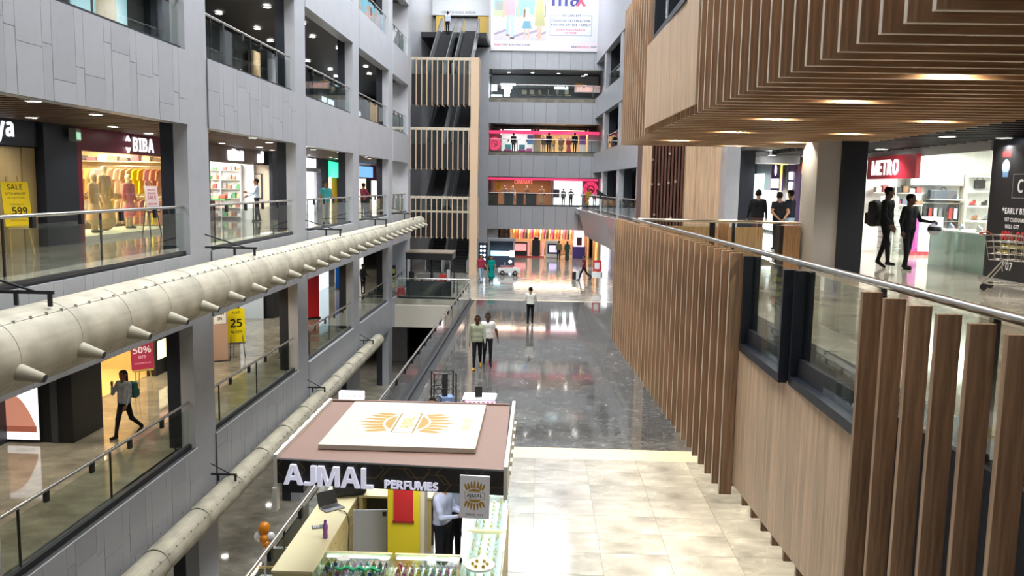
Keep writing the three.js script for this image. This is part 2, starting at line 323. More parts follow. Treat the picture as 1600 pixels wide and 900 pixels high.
{
  const p = struct('wall_parapet', 'timber parapet of upright wooden fins along the first landing', 'wall');
  const P = 0.3765;
  for (let i = 0; i < 29; i++) { const z = -10.17 - i * P, x = podX(z); bx('wood_fin', p, FINW[i % 4], x, x + 0.15, 2.45, 5.45, z, z - 0.05, 0.004); bx('edge_face', p, LIT_EDGE, x - 0.004, x, 2.45, 5.45, z, z - 0.05); }  // thin pale strip on each fin paints its front edge as lit
  for (let i = 0; i < 14; i++) { const z = -6.42 + i * 0.37, x = podX(z); bx('wood_fin', p, FINW[i % 4], x, x + 0.15, 2.45, 5.45, z, z - 0.05, 0.004); }
  // backing boards behind the far fins
  for (let i = 0; i < 28; i++) { const z = -10.2 - i * P, x = podX(z - 0.2); bx('backing_board', p, FINW[(i + 2) % 4], x + 0.15, x + 0.19, 2.55, 5.4, z, z - P); }
  // planks and the stub ends below them
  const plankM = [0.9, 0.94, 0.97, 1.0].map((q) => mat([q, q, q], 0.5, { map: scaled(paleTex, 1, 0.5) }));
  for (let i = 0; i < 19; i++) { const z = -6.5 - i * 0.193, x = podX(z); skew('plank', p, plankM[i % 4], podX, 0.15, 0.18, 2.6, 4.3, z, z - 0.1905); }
  for (let i = 1; i < 11; i++) { const z = -6.42 - i * P, x = podX(z); if (z > -10.1) bx('wood_fin', p, FINW[i % 4], x + 0.18, x + 0.33, 2.45, 2.75, z, z - 0.05); }
  const endx = podX(-20.75); bx('end_board', p, FINW[1], endx, endx + 3.6, 2.45, 5.3, -20.76, -20.8);
  const s = struct('floor_landing', 'polished stone floor of the first landing with dark slab edge', 'floor');
  // floor slab follows the skewed edge
  const sh = ext([[podX(7.6) + 0.25, 7.6], [podX(7.6) + 0.22, 7.6], [podX(-19.2) + 0.22, -19.2], [5.6, -19.2], [5.6, -30], [podX(-26) + 3.2, -30], [4.15, -45], [2.9, -66], [2.9, -81.6], [16.6, -81.6], [16.6, 7.6]].map(([a, b]) => [a, -b]), 0.4);
  sh.rotateX(-Math.PI / 2); sh.translate(0, 4.1, 0);
  mesh('floor_slab', metreUV(sh), FLOORL, s);
  const ed = (za, zb, y0, y1, off, m, n) => skew(n, s, m, podX, off, off + 0.05, y0, y1, za, zb);
  ed(-1, -20.6, 2.75, 4.55, 0.21, NAVY, 'slab_edge');
  ed(-1, -20.6, 4.5, 4.515, 0.26, NAVY, 'kerb'); 
  { const g = ext([[podX(-1) + 0.3, -1], [podX(-1) + 0.75, -1], [podX(-19.2) + 0.75, -19.2], [podX(-19.2) + 0.3, -19.2]].map(([a, b]) => [a, -b]), 0.012); g.rotateX(-Math.PI / 2); g.translate(0, 4.5, 0); mesh('border_strip', metreUV(g), mat([0.035, 0.037, 0.042], 0.25), s); }
  const so = struct('ceiling_landing', 'plain pale ceiling under the first landing', 'ceiling');
  { const g = ext([[podX(7.6) + 0.3, 7.6], [podX(-20.6) + 0.3, -20.6], [5.4, -20.7], [5.4, -34], [4.9, -44], [4.4, -49], [3.95, -56], [3.5, -64], [4.0, -72], [16.6, -72], [16.6, 7.6]].map(([a, b]) => [a, -b]), 0.1); g.rotateX(-Math.PI / 2); g.translate(0, 2.75, 0); mesh('ceiling_sheet', metreUV(g), PLASTER, so); }
  // dark window frames set in the parapet
  const fr = (z0, z1, label) => {
    const t = thing('parapet_window', label, 'window', [0, 0, 0], 0, 'dark framed panes in the timber parapet'), xa = podX((z0 + z1) / 2) + 0.1, xb = xa + 0.13, y0 = 4.28, y1 = 5.42;
    bx('jamb', t, NAVY, xa, xb, y0, y1, z0, z0 - 0.05); bx('jamb', t, NAVY, xa, xb, y0, y1, z1 + 0.05, z1); bx('sill', t, NAVY, xa, xb + 0.02, y0, y0 + 0.09, z0 - 0.05, z1 + 0.05);
    bx('inner_jamb', t, NAVY, xb, xb + 0.04, y0, y1, z1 + 0.12, z1 + 0.02);
    bx('glass_pane', t, GLASS, xb - 0.03, xb - 0.018, y0 + 0.09, y1, z0 - 0.05, z1 + 0.05); return t;
  };
  fr(-8.42, -10.1, 'dark framed glass pane beside the upright wooden fins'); fr(-6.44, -8.36, 'dark framed glass pane partly behind the wide wooden fins');
  // handrail
  const hr = thing('landing_handrail', 'round steel handrail on top of the timber parapet', 'handrail');
  mesh('rail', [rod([podX(-1) + 0.2, 5.5, -1], [podX(-6.1) + 0.2, 5.5, -6.1], 0.033, 14), rod([podX(-6.1) + 0.2, 5.5, -6.1], [podX(-19.1) + 0.2, 5.5, -19.1], 0.033, 14)], STEEL, hr);
  mesh('sleeve', [rod([podX(-6.0) + 0.2, 5.5, -6.0], [podX(-6.25) + 0.2, 5.5, -6.25], 0.036, 14)], STEEL, hr);
  for (const z of [-3.2, -5.4, -7.0, -9.6, -12, -15, -18]) mesh('post', [bg(podX(z) + 0.38, podX(z) + 0.43, 4.5, 5.46, z - 0.025, z + 0.025), bg(podX(z) + 0.33, podX(z) + 0.48, 4.5, 4.515, z - 0.08, z + 0.08)], STEEL, hr);
  for (const [a, b] of [[-1, -2.6], [-2.62, -4.3], [-4.32, -6.0], [-10.3, -13.2], [-13.22, -16.1], [-16.12, -18.9]]) skew('glass_pane', hr, GLASS, podX, 0.3, 0.312, 4.55, 5.42, a, b);
  const cr = thing('cross_railing', 'glass railing with steel rail closing the end of the landing', 'railing');
  mesh('rail', [rod([podX(-19.1) + 0.3, 5.5, -19.1], [5.7, 5.5, -18.7], 0.033, 12)], STEEL, cr);
  for (const [a, b] of [[2.5, 3.0], [3.02, 3.76], [4.36, 4.8], [4.82, 5.2]]) bx('glass_pane', cr, GLASS, a, b, 4.55, 5.42, -18.98, -18.99);
  bx('post', cr, NAVY, 3.78, 3.9, 4.5, 5.46, -18.96, -19.04); bx('post', cr, NAVY, 4.28, 4.34, 4.5, 5.46, -18.96, -19.04); bx('post', cr, WOOD, 3.98, 4.2, 4.5, 5.46, -18.96, -19.04);
  const eb = thing('timber_end_block', 'short wooden block with dark edge at the foot of the grey column', 'block', [5.42, 4.5, -18.75]); bx('core', eb, WOOD, -0.12, 0.24, 0, 0.94, -0.18, 0.18); bx('dark_edge', eb, BLACK, -0.2, -0.12, 0, 0.94, -0.18, 0.18);
}
// storey above: box of fins that wrap down and under
{
  const p = struct('ceiling_pod', 'wooden fins wrapping the front and underside of the overhanging storey', 'ceiling');
  const Y = 7.23, zs = []; for (let i = 0; i < 56; i++) zs.push(-0.18 - i * 0.37);
  zs.forEach((z, i) => {
    const x = pod2X(z), board = z < -11.7 && z > -16.7;
    if (!board) { bx('wood_fin', p, FINW[i % 4], x, x + 0.16, Y, 10.4, z, z - 0.05); bx('edge_face', p, LIT_EDGE, x - 0.004, x, Y - 0.004, 10.4, z, z - 0.05); } else bx('wood_fin', p, FINW[i % 4], x + 0.03, x + 0.16, Y, Y + 0.3, z, z - 0.05);
    bx('soffit_fin', p, FINH[i % 4], x + 0.16, 6.35 + (-z) * 0.028, Y, Y + 0.15, z, z - 0.05); bx('edge_face', p, LIT_EDGE, x, 6.35 + (-z) * 0.028, Y - 0.004, Y, z, z - 0.05);  // pale strip under each fin paints in light bounced from the floor
  });
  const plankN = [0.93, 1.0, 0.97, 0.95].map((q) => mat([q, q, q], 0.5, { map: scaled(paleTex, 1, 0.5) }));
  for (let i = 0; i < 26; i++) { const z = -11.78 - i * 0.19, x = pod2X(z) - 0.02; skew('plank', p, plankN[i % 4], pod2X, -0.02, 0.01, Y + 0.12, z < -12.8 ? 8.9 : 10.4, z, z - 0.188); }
  skew('backing_board', p, WOOD, pod2X, 0.16, 0.2, Y + 0.15, 10.4, 0.3, -11.7); skew('backing_board', p, WOOD, pod2X, 0.16, 0.2, Y + 0.15, 10.4, -16.7, -20.85);
  bx('soffit_board', p, WOODH, pod2X(0) + 0.2, 6.9, Y + 0.15, Y + 0.2, 0.3, -20.9);
  bx('end_board', p, FINW[1], pod2X(-20.9), 6.95, Y, 10.4, -20.9, -20.95);
  bx('floor_slab', p, FLOORG, 2.4, 16.6, 8.6, 9, 7.6, -20.8); bx('floor_slab', p, FLOORG, 6.6, 16.6, 8.6, 9, -20.8, -81.6);
  for (let L = 3; L < 5; L++) { bx('floor_slab', p, FLOORG, 6.9, 16.6, LV[L] - 0.4, LV[L], 7.6, -81.6); }
  const t = thing('pod_window', 'dark framed window above the pale boards of the overhanging storey', 'window');
  const x = pod2X(-14) - 0.03; bx('frame', t, NAVY, x, x + 0.2, 8.9, 9.0, -12.7, -16.2); bx('jamb', t, NAVY, x, x + 0.2, 9, 10.4, -12.7, -12.8); bx('jamb', t, NAVY, x, x + 0.2, 9, 10.4, -14.35, -14.5); bx('jamb', t, NAVY, x, x + 0.2, 9, 10.4, -16.1, -16.2); bx('glass_pane', t, GLASS, x + 0.1, x + 0.11, 9, 10.4, -12.8, -16.1);
  // recessed lamps between the soffit fins
  for (const [lx, lz] of [[3.68, -7.5], [3.59, -9.9], [3.45, -12.4], [3.5, -15.3], [2.95, -18.2], [5.75, -12.3], [5.6, -15.3], [5.4, -18.3], [4.6, -20.3], [5.8, -7.6]]) {
    const k = Math.round((-0.18 - lz) / 0.37), z = -0.18 - k * 0.37 - 0.21;
    const d = thing('slot_downlight', 'warm downlight set between the wooden soffit fins', 'downlight', [lx, Y + 0.145, z], 0, 'warm downlights in the timber soffit');
    mesh('lens', new THREE.CylinderGeometry(0.07, 0.07, 0.01, 16), lensWarm, d); mesh('trim_ring', lathe([[0.07, -0.008], [0.085, -0.008], [0.085, 0.004], [0.07, 0.004]], 16), WHITE, d);
    spot('slot_downlight', lx, Y + 0.13, z, col(1, 0.85, 0.6), 12, 1.45, 0.5, [0, -1, 0], 2);
  }
}
// dark slatted ceiling of the landing corridor and its downlights
{
  const c = struct('ceiling_corridor', 'dark slatted ceiling over the first landing corridor', 'ceiling');
  bx('ceiling_sheet', c, CEIL, 6.3, 9.35, 7.42, 7.5, 7.6, -72); bx('ceiling_sheet', c, WHITE, 9.35, 16.6, 7.42, 7.5, 7.6, -72);
  for (let i = 0; i < 60; i++) { const z = -6 - i * 0.45; bx('ceiling_slat', c, mat([0.02, 0.021, 0.024], 0.4), 6.35 - z * 0.028 + 0.05, 9.3, 7.3, 7.42, z, z - 0.1); }
  for (const [x, z] of [[7.86, -16.9], [9.0, -17.0], [8.7, -22.2], [7.5, -23.0], [7.2, -27], [8.4, -27.4], [7.6, -31], [8.6, -31.4], [7.4, -35], [8.9, -13.4], [7.9, -12.2], [8.4, -8.6]]) downlight(x, 7.29, z, 'round white downlight in the dark slatted ceiling of the landing', 'downlights over the landing', 13, [1, 0.97, 0.93], lensWhite, 0.13);
}
// grey building front beyond the pod, turned a little against the long gallery
{
  const w = thing('wall_front', 'grey clad gallery front with columns beyond the timber pod', 'wall', [4.75, 0, -66], 0.05, undefined, 'structure');
  const zc = [-0.3, 8.3, 16.6, 24.9, 33.2];
  for (const z of zc) { bx('column_face', w, CLAD, 0, 0.35, 0, 24, z - 0.55, z + 0.55); bx('column_core', w, NAVY, 0.35, 0.9, 0, 24, z - 0.55, z + 0.55); }
  for (let L = 2; L < 5; L++) { for (let i = 0; i < 5; i++) bx('cladding_panel', w, CLAD, -0.05, 0.1, LV[L] - 1.6, LV[L] + (L === 4 ? 1 : 0.02), i ? zc[i - 1] + 0.01 : -7, zc[i] - 0.01); bx('core', w, CLAD2, 0.1, 0.4, LV[L] - 1.58, LV[L], -7, 33); bx('ceiling_sheet', w, CEIL, 0.4, 6, LV[L] - 1.05, LV[L] - 1, -7, 33); }
  bx('upper_wall', w, CLAD, 0, 0.3, 19, 24, -7, 33.7);
  for (let L = 1; L < 4; L++) for (let i = 1; i < 5; i++) { const o = balustrade(7.15, `glass balustrade beyond the timber pod, storey ${['', 'one', 'two', 'three'][L]}, ${['', 'first', 'second', 'third', 'fourth'][i]} bay from the end wall`, 'balustrades beyond the pod ' + L); const a = zc[i] - 0.58; o.position.set(4.75 + Math.sin(0.05) * a + 0.15, LV[L], -66 + Math.cos(0.05) * a); o.rotation.y = 0.05; if (L === 1) { o.position.x -= 1.25; } }
  // first landing slab edge, leaning outwards
  const e = thing('wall_landing_edge', 'smooth grey edge band of the first landing near the atrium end', 'wall', [0, 0, 0], 0, undefined, 'structure');
  const seg = (a, b, n) => { const g = new THREE.BufferGeometry(), v = [[a[0], 4.52, a[1]], [b[0], 4.52, b[1]], [b[0] + 0.55, 2.55, b[1]], [a[0] + 0.55, 2.55, a[1]], [a[0] + 0.2, 4.52, a[1]], [b[0] + 0.2, 4.52, b[1]], [b[0] + 0.75, 2.55, b[1]], [a[0] + 0.75, 2.55, a[1]]];
    g.setAttribute('position', new THREE.Float32BufferAttribute(v.flat(), 3)); g.setIndex([0, 3, 1, 1, 3, 2, 4, 5, 7, 5, 6, 7, 0, 1, 5, 0, 5, 4, 3, 7, 2, 2, 7, 6, 0, 4, 7, 0, 7, 3, 1, 2, 6, 1, 6, 5]); const q = g.toNonIndexed(); q.computeVertexNormals(); mesh('edge_panel', metreUV(q), n, e); };
  const pts = [[3.35, -72], [2.85, -64], [3.3, -56], [3.75, -49], [4.2, -44], [4.9, -34]];
  for (let i = 0; i + 1 < pts.length; i++) seg(pts[i], pts[i + 1], i < 3 ? CLAD : mat([0.5, 0.47, 0.46], 0.22, { metalness: 0.4 }));
}
// timber lift shaft
{
  const s = thing('wall_lift_shaft', 'timber clad lift shaft with a brown slatted front', 'lift shaft', [0, 0, -28], 0, undefined, 'structure');
  bx('edge_board', s, WOODL, 3.36, 3.6, 0, 8.6, 0, -0.6); bx('edge_board', s, WOODL, 4.72, 5.03, 0, 8.6, 0, -0.6); bx('side_panel', s, WOODL, 5.03, 5.9, 0, 8.6, -0.06, -0.7); bx('core', s, mat([0.13, 0.055, 0.04], 0.5), 3.5, 5.5, 0, 8.6, -0.6, -3.2);
  for (let i = 0; i < 10; i++) bx('brown_slat', s, mat([0.13, 0.055, 0.04], 0.5), 3.63 + i * 0.11, 3.69 + i * 0.11, 0, 8.6, -0.3, -0.58);
  for (const [i, y] of [[0, 7.1], [5, 7.3], [0, 6.3], [2, 6.3], [5, 6.35], [7, 6.4], [1, 5.3], [6, 5.2]]) bx('clip', s, mat([0.45, 0.36, 0.3], 0.5), 3.63 + i * 0.11, 3.7 + i * 0.11, y, y + 0.07, -0.26, -0.3);
  const c = struct('column_landing', 'grey and navy columns of the landing corridor', 'column');
  bx('column_face', c, CLAD, 5.85, 6.28, 0, 9, -27.2, -28.2); bx('column_core', c, NAVY, 6.28, 6.75, 0, 9, -27.2, -28.2); bx('header', c, CLAD, 5.85, 8.2, 7.05, 7.4, -27.4, -28.0);
  bx('column_face', c, CLAD, 5.72, 6.2, 0, 9, -17.9, -18.9); bx('column_core', c, NAVY, 6.2, 6.72, 0, 9, -17.85, -18.95);
}
// shop line of the landing
{
  const w = struct('wall_shopline', 'dark wall beside the bright shoe shop on the landing', 'wall');
  bx('wall_sheet', w, NAVY, 9.3, 9.6, 4.5, 7.42, 7.6, -17.95); bx('wall_sheet', w, NAVY, 9.3, 9.6, 4.5, 7.42, -25.3, -29.6); bx('wall_sheet', w, CLAD2, 9.3, 9.6, 9, 24, 7.6, -72); bx('wall_sheet', w, NAVY, 9.3, 9.6, 4.5, 7.42, -38, -72);
  bx('wall_sheet', w, CLAD2, 8.2, 8.6, 0, 2.75, 7.6, -40);
}
// ================================================================ AIR DUCTS
const DUCT = mat([0.72, 0.68, 0.58], 0.58, { map: scaled(steelTex, 0.5, 0.5) });
const DUCTD = mat([0.42, 0.39, 0.33], 0.6);
function duct(label, X, Y, prof, nozzles, secLen, rise = 0) {
  const t = thing('air_duct', label, 'duct', [X, Y, 0]), z0 = prof[0][0], z1 = prof[prof.length - 1][0];
  const R = (z) => { for (let i = 0; i + 1 < prof.length; i++) if (z >= prof[i + 1][0]) return lerp(prof[i][1], prof[i + 1][1], (z - prof[i][0]) / (prof[i + 1][0] - prof[i][0])); return prof[prof.length - 1][1]; };
  const up = (z) => (z0 - z) * rise; let z = z0;
  while (z > z1 + 0.1) {
    const e = Math.max(z1, z - secLen), r = R(z), r2 = R(e), g = new THREE.CylinderGeometry(r, r2, z - e, 40, 1, true); g.rotateX(Math.PI / 2); g.translate(0, up((z + e) / 2), (z + e) / 2); { const P = g.attributes.position, V = g.attributes.uv; for (let i = 0; i < P.count; i++) V.setXY(i, V.getX(i) * 3, P.getZ(i)); } mesh('duct_section', g, DUCT, t);
    const q = new THREE.TorusGeometry(r2 + 0.001, 0.004, 6, 40); q.translate(0, up(e), e); mesh('seam_ring', q, DUCTD, t); z = e;
  }
  mesh('end_cap', sph(0, up(z1), z1, R(z1), 1, 1, 0.45, 24), DUCT, t); { const g = new THREE.CylinderGeometry(R(z0), R(z0), 0.02, 40); g.rotateX(Math.PI / 2); g.translate(0, 0, z0); mesh('end_plate', g, DUCT, t); }
  const clips = [], bolts = [], seam = [], a1 = nozzles ? 0.95 : 0.62, a2 = nozzles ? -0.62 : -0.05;
  for (let s = z0 - 0.2; s > z1 + 0.2; s -= 0.36) { const r = R(s), y = up(s); clips.push(bg(Math.cos(a1) * r - 0.015, Math.cos(a1) * r + 0.02, y + Math.sin(a1) * r - 0.01, y + Math.sin(a1) * r + 0.03, s - 0.01, s + 0.01)); bolts.push(sph(Math.cos(a2) * r, y + Math.sin(a2) * r, s, 0.014, 1, 1, 1, 6)); seam.push(rod([Math.cos(a1) * r, y + Math.sin(a1) * r, s], [Math.cos(a1) * R(s - 0.36), up(s - 0.36) + Math.sin(a1) * R(s - 0.36), s - 0.36], 0.008, 5)); }
  if (!nozzles) for (let s = z0 - 0.4; s > z1 + 0.2; s -= 0.55) { const r = R(s), y = up(s); clips.push(rod([-r * 0.75, y + r * 0.66, s], [-r * 0.75 - 0.02, y + r * 0.66 + 0.1, s], 0.01, 5)); }
  mesh('seam_clips', clips, DUCTD, t).userData.kind = 'stuff'; mesh('seam_bolts', bolts, DUCTD, t).userData.kind = 'stuff'; mesh('long_seam', seam, DUCTD, t);
  if (nozzles) for (let s = -10.05; s > z1 + 0.4; s -= 1.43) {
    const r = R(s), y = up(s), n = mesh('nozzle', [(() => { const g = new THREE.CylinderGeometry(0.055, 0.115, 0.36, 16, 1, true); g.rotateZ(-Math.PI / 2 - 0.22); g.translate(Math.cos(0.3) * r + 0.14, y - Math.sin(0.3) * r - 0.03, s); return g; })()], mat([0.40, 0.36, 0.27], 0.6, { side: THREE.DoubleSide }), t);
    mesh('nozzle_mouth', (() => { const g = new THREE.CylinderGeometry(0.05, 0.05, 0.01, 14); g.rotateZ(-Math.PI / 2 - 0.22); g.translate(Math.cos(0.3) * r + 0.312, y - Math.sin(0.3) * r - 0.068, s); return g; })(), BLACK, n);
  }
  return { R, up };
}
const ductA = duct('large round sheet metal duct with cone nozzles along the first gallery', -6.9, 3.94, [[-7.2, 0.53], [-20, 0.51], [-22, 0.47], [-27.6, 0.46], [-29.4, 0.41], [-35.6, 0.39], [-37.5, 0.33], [-48.3, 0.30]], true, 1.43, 0.0035);
const ductB = duct('plain round sheet metal duct beside the ground floor edge', -7.42, -1.42, [[-7.2, 0.31], [-38.6, 0.27]], false, 2.1, 0.012);
{
  for (const [i, z] of [-11.2, -19.5, -28.0, -36.4, -44.3].entries()) {
    const r = ductA.R(z) + 0.008, c = 3.94 + ductA.up(z), t = thing('duct_bracket', `black steel bracket of the large nozzle duct, ${['fifth', 'fourth', 'third', 'second', 'first'][i]} from the escalator tower`, 'bracket', [0, 0, z], 0, 'brackets of the large duct'), top = 4.62;
    mesh('arm', [bg(-7.82, -6.6, top, top + 0.045, -0.022, 0.022)], BLACK, t); mesh('brace', [rod([-7.82, top + 0.32, 0], [-6.85, top + 0.03, 0], 0.018, 6)], BLACK, t);
    const hy = (x) => c + Math.sqrt(Math.max(0, r * r - (x + 6.9) ** 2)); mesh('hanger', [bg(-6.68, -6.63, hy(-6.68) + 0.012, top, -0.02, 0.02)], BLACK, t); mesh('hanger', [bg(-7.15, -7.1, hy(-7.1) + 0.012, top, -0.02, 0.02)], BLACK, t);
  }
  for (const [i, z] of [-11.2, -19.5, -28.0, -36.4].entries()) {
    const c = -1.42 + ductB.up(z), r = ductB.R(z) + 0.008, y = c + r + 0.1, t = thing('duct_bracket', `black steel bracket of the plain duct, ${['fourth', 'third', 'second', 'first'][i]} from the beige end of the opening`, 'bracket', [0, 0, z], 0, 'brackets of the plain duct');
    mesh('arm', [bg(-7.82, -7.2, y, y + 0.04, -0.02, 0.02)], BLACK, t); mesh('brace', [rod([-7.82, y + 0.28, 0], [-7.35, y + 0.03, 0], 0.016, 6)], BLACK, t);
    mesh('hanger', [bg(-7.25, -7.2, c + r * 0.75 + 0.03, y, -0.02, 0.02)], BLACK, t); mesh('hanger', [bg(-7.66, -7.62, c + r * 0.75 + 0.03, y, -0.02, 0.02)], BLACK, t);
  }
}
// ================================================================ ESCALATOR TOWER
{
  const w = struct('wall_escalator', 'timber slatted landings of the escalator tower', 'wall');
  const TAN = mat([0.74, 0.53, 0.35], 0.5), DK = mat([0.016, 0.016, 0.019], 0.45);
  const bands = [[2.5, 5.4, 4.3], [7.2, 10.05, 8.95], [11.5, 14.7, 13.6]];
  for (const [a, b, f] of bands) {
    bx('fascia', w, DK, -9.6, -4.9, a + 0.1, f, -58.2, -58.5);
    for (let i = 0; i < 12; i++) { const x = -8.95 + i * 0.36; bx('tan_slat', w, TAN, x, x + 0.06, a, b, -58, -58.14); bx('return_slat', w, TAN, x, x + 0.06, a, a + 0.08, -58.14, -59.1); }
    bx('top_rail', w, mat([0.70, 0.64, 0.52], 0.35), -9.2, -4.9, b - 0.18, b, -58.15, -58.25);
    if (a < 4) bx('mid_rail', w, mat([0.60, 0.56, 0.44], 0.35), -9.2, -4.9, 4.28, 4.42, -58.15, -58.25);
    bx('glass_pane', w, GLASS, -9.1, -4.9, f, b - 0.18, -58.2, -58.21);
    bx('landing_slab', w, DK, -9.6, -4.9, f - 0.5, f, -58.5, -59.6);
    bx('end_panel', w, TAN, -4.88, -4.32, a, b, -58, -59.4);
  }
  bx('end_post', w, TAN, -4.85, -4.32, 0, 11.5, -58.02, -58.5);
  bx('soffit', w, DK, -9.6, -4.4, 15.4, 15.5, -72, -73);
  const e = thing('wall_tower', 'grey tower walls round the escalators with a pale header', 'wall', [0, 0, 0], 0, undefined, 'structure');
  bx('wall_sheet', e, CLAD, -5.6, -4.5, 0, 17.5, -71.6, -72.6); bx('wall_sheet', e, CLAD2, -9.9, -4.5, 18, 20.5, -75, -75.3);
  bx('wall_sheet', e, mat([0.14, 0.14, 0.15], 0.5), -9.9, -4.5, 0, 18, -75, -75.3);
  bx('yellow_pier', e, mat([0.62, 0.42, 0.08], 0.5), -9.3, -8.6, 18, 20.6, -74.5, -74.95); bx('yellow_pier', e, mat([0.62, 0.42, 0.08], 0.5), -5.7, -4.55, 18, 20.6, -74.5, -74.95);
  bx('header', e, mat([0.66, 0.68, 0.70], 0.5), -9.9, -4.5, 20.6, 22, -74.4, -74.95); bx('upper_sheet', e, CLAD, -9.9, -4.5, 22, 24, -74.4, -74.95);
  letters(e, 'GRAND BALL ROOM', 0.2, 0.03, mat([0.30, 0.31, 0.34], 0.5), [-8.8, 20.75, -74.4], 0, fontS);
  bx('landing_slab', e, DK, -9.6, -4.5, 17.6, 18, -67.6, -75);
  bx('side_sheet', e, CLAD, -9.9, -9.6, 0, 24, -51.3, -75);
  const step = mat([0.022, 0.022, 0.025], 0.5), BAL = mat([0.66, 0.70, 0.72], 0.12, { metalness: 0.7 });
  const flight = (x, y0, label) => {
    const t = thing('escalator', label, 'escalator', [x, y0, -59.6]), L = 7.8, H = 4.5, k = 22, pts = [[0, -0.6], [0, 0]];
    for (let i = 0; i < k; i++) { pts.push([-i * L / k, (i + 1) * H / k]); pts.push([-(i + 1) * L / k, (i + 1) * H / k]); }
    pts.push([-L, H - 0.8]); const g = ext(pts, 0.96); g.rotateY(-Math.PI / 2); g.translate(0.48, 0, 0); mesh('steps', g, step, t);
    for (const s of [-0.58, 0.58]) {
      const b = ext([[0.7, 0.1], [0.7, 0.95], [0, 1.0], [-L, H + 1.0], [-L - 0.7, H + 0.95], [-L - 0.7, H + 0.1], [-L, H - 0.15], [0, -0.15]], 0.06); b.rotateY(-Math.PI / 2); b.translate(s + 0.03, 0, 0);
      mesh('balustrade', b, BAL, t);
      mesh('handrail', [rod([s, 1.02, 0], [s, H + 1.02, -L], 0.04, 6), rod([s, 1.02, 0], [s, 0.97, 0.7], 0.04, 6), rod([s, H + 1.02, -L], [s, H + 0.97, -L - 0.7], 0.04, 6)], BLACK, t);
    }
    return t;
  };
  const nm = ['ground floor to the first landing', 'first landing to the second', 'second landing to the third', 'third landing to the fourth'];
  for (let i = 0; i < 4; i++) { flight(-7.4, LV[i], `dark stepped escalator from the ${nm[i]}, beside the gallery`); flight(-5.65, LV[i], `dark stepped escalator from the ${nm[i]}, beside the tan post`); }
  areaLight('unseen_tower_fill', -7, 23.6, -66, 4, 12, col(0.95, 0.97, 1), 4.0); bx('unseen_fill_panel', e, glow([0.95, 0.97, 1], 3), -9, -5, 23.64, 23.66, -60, -72);  // unseen panel and light, set above the view to brighten the tower
}
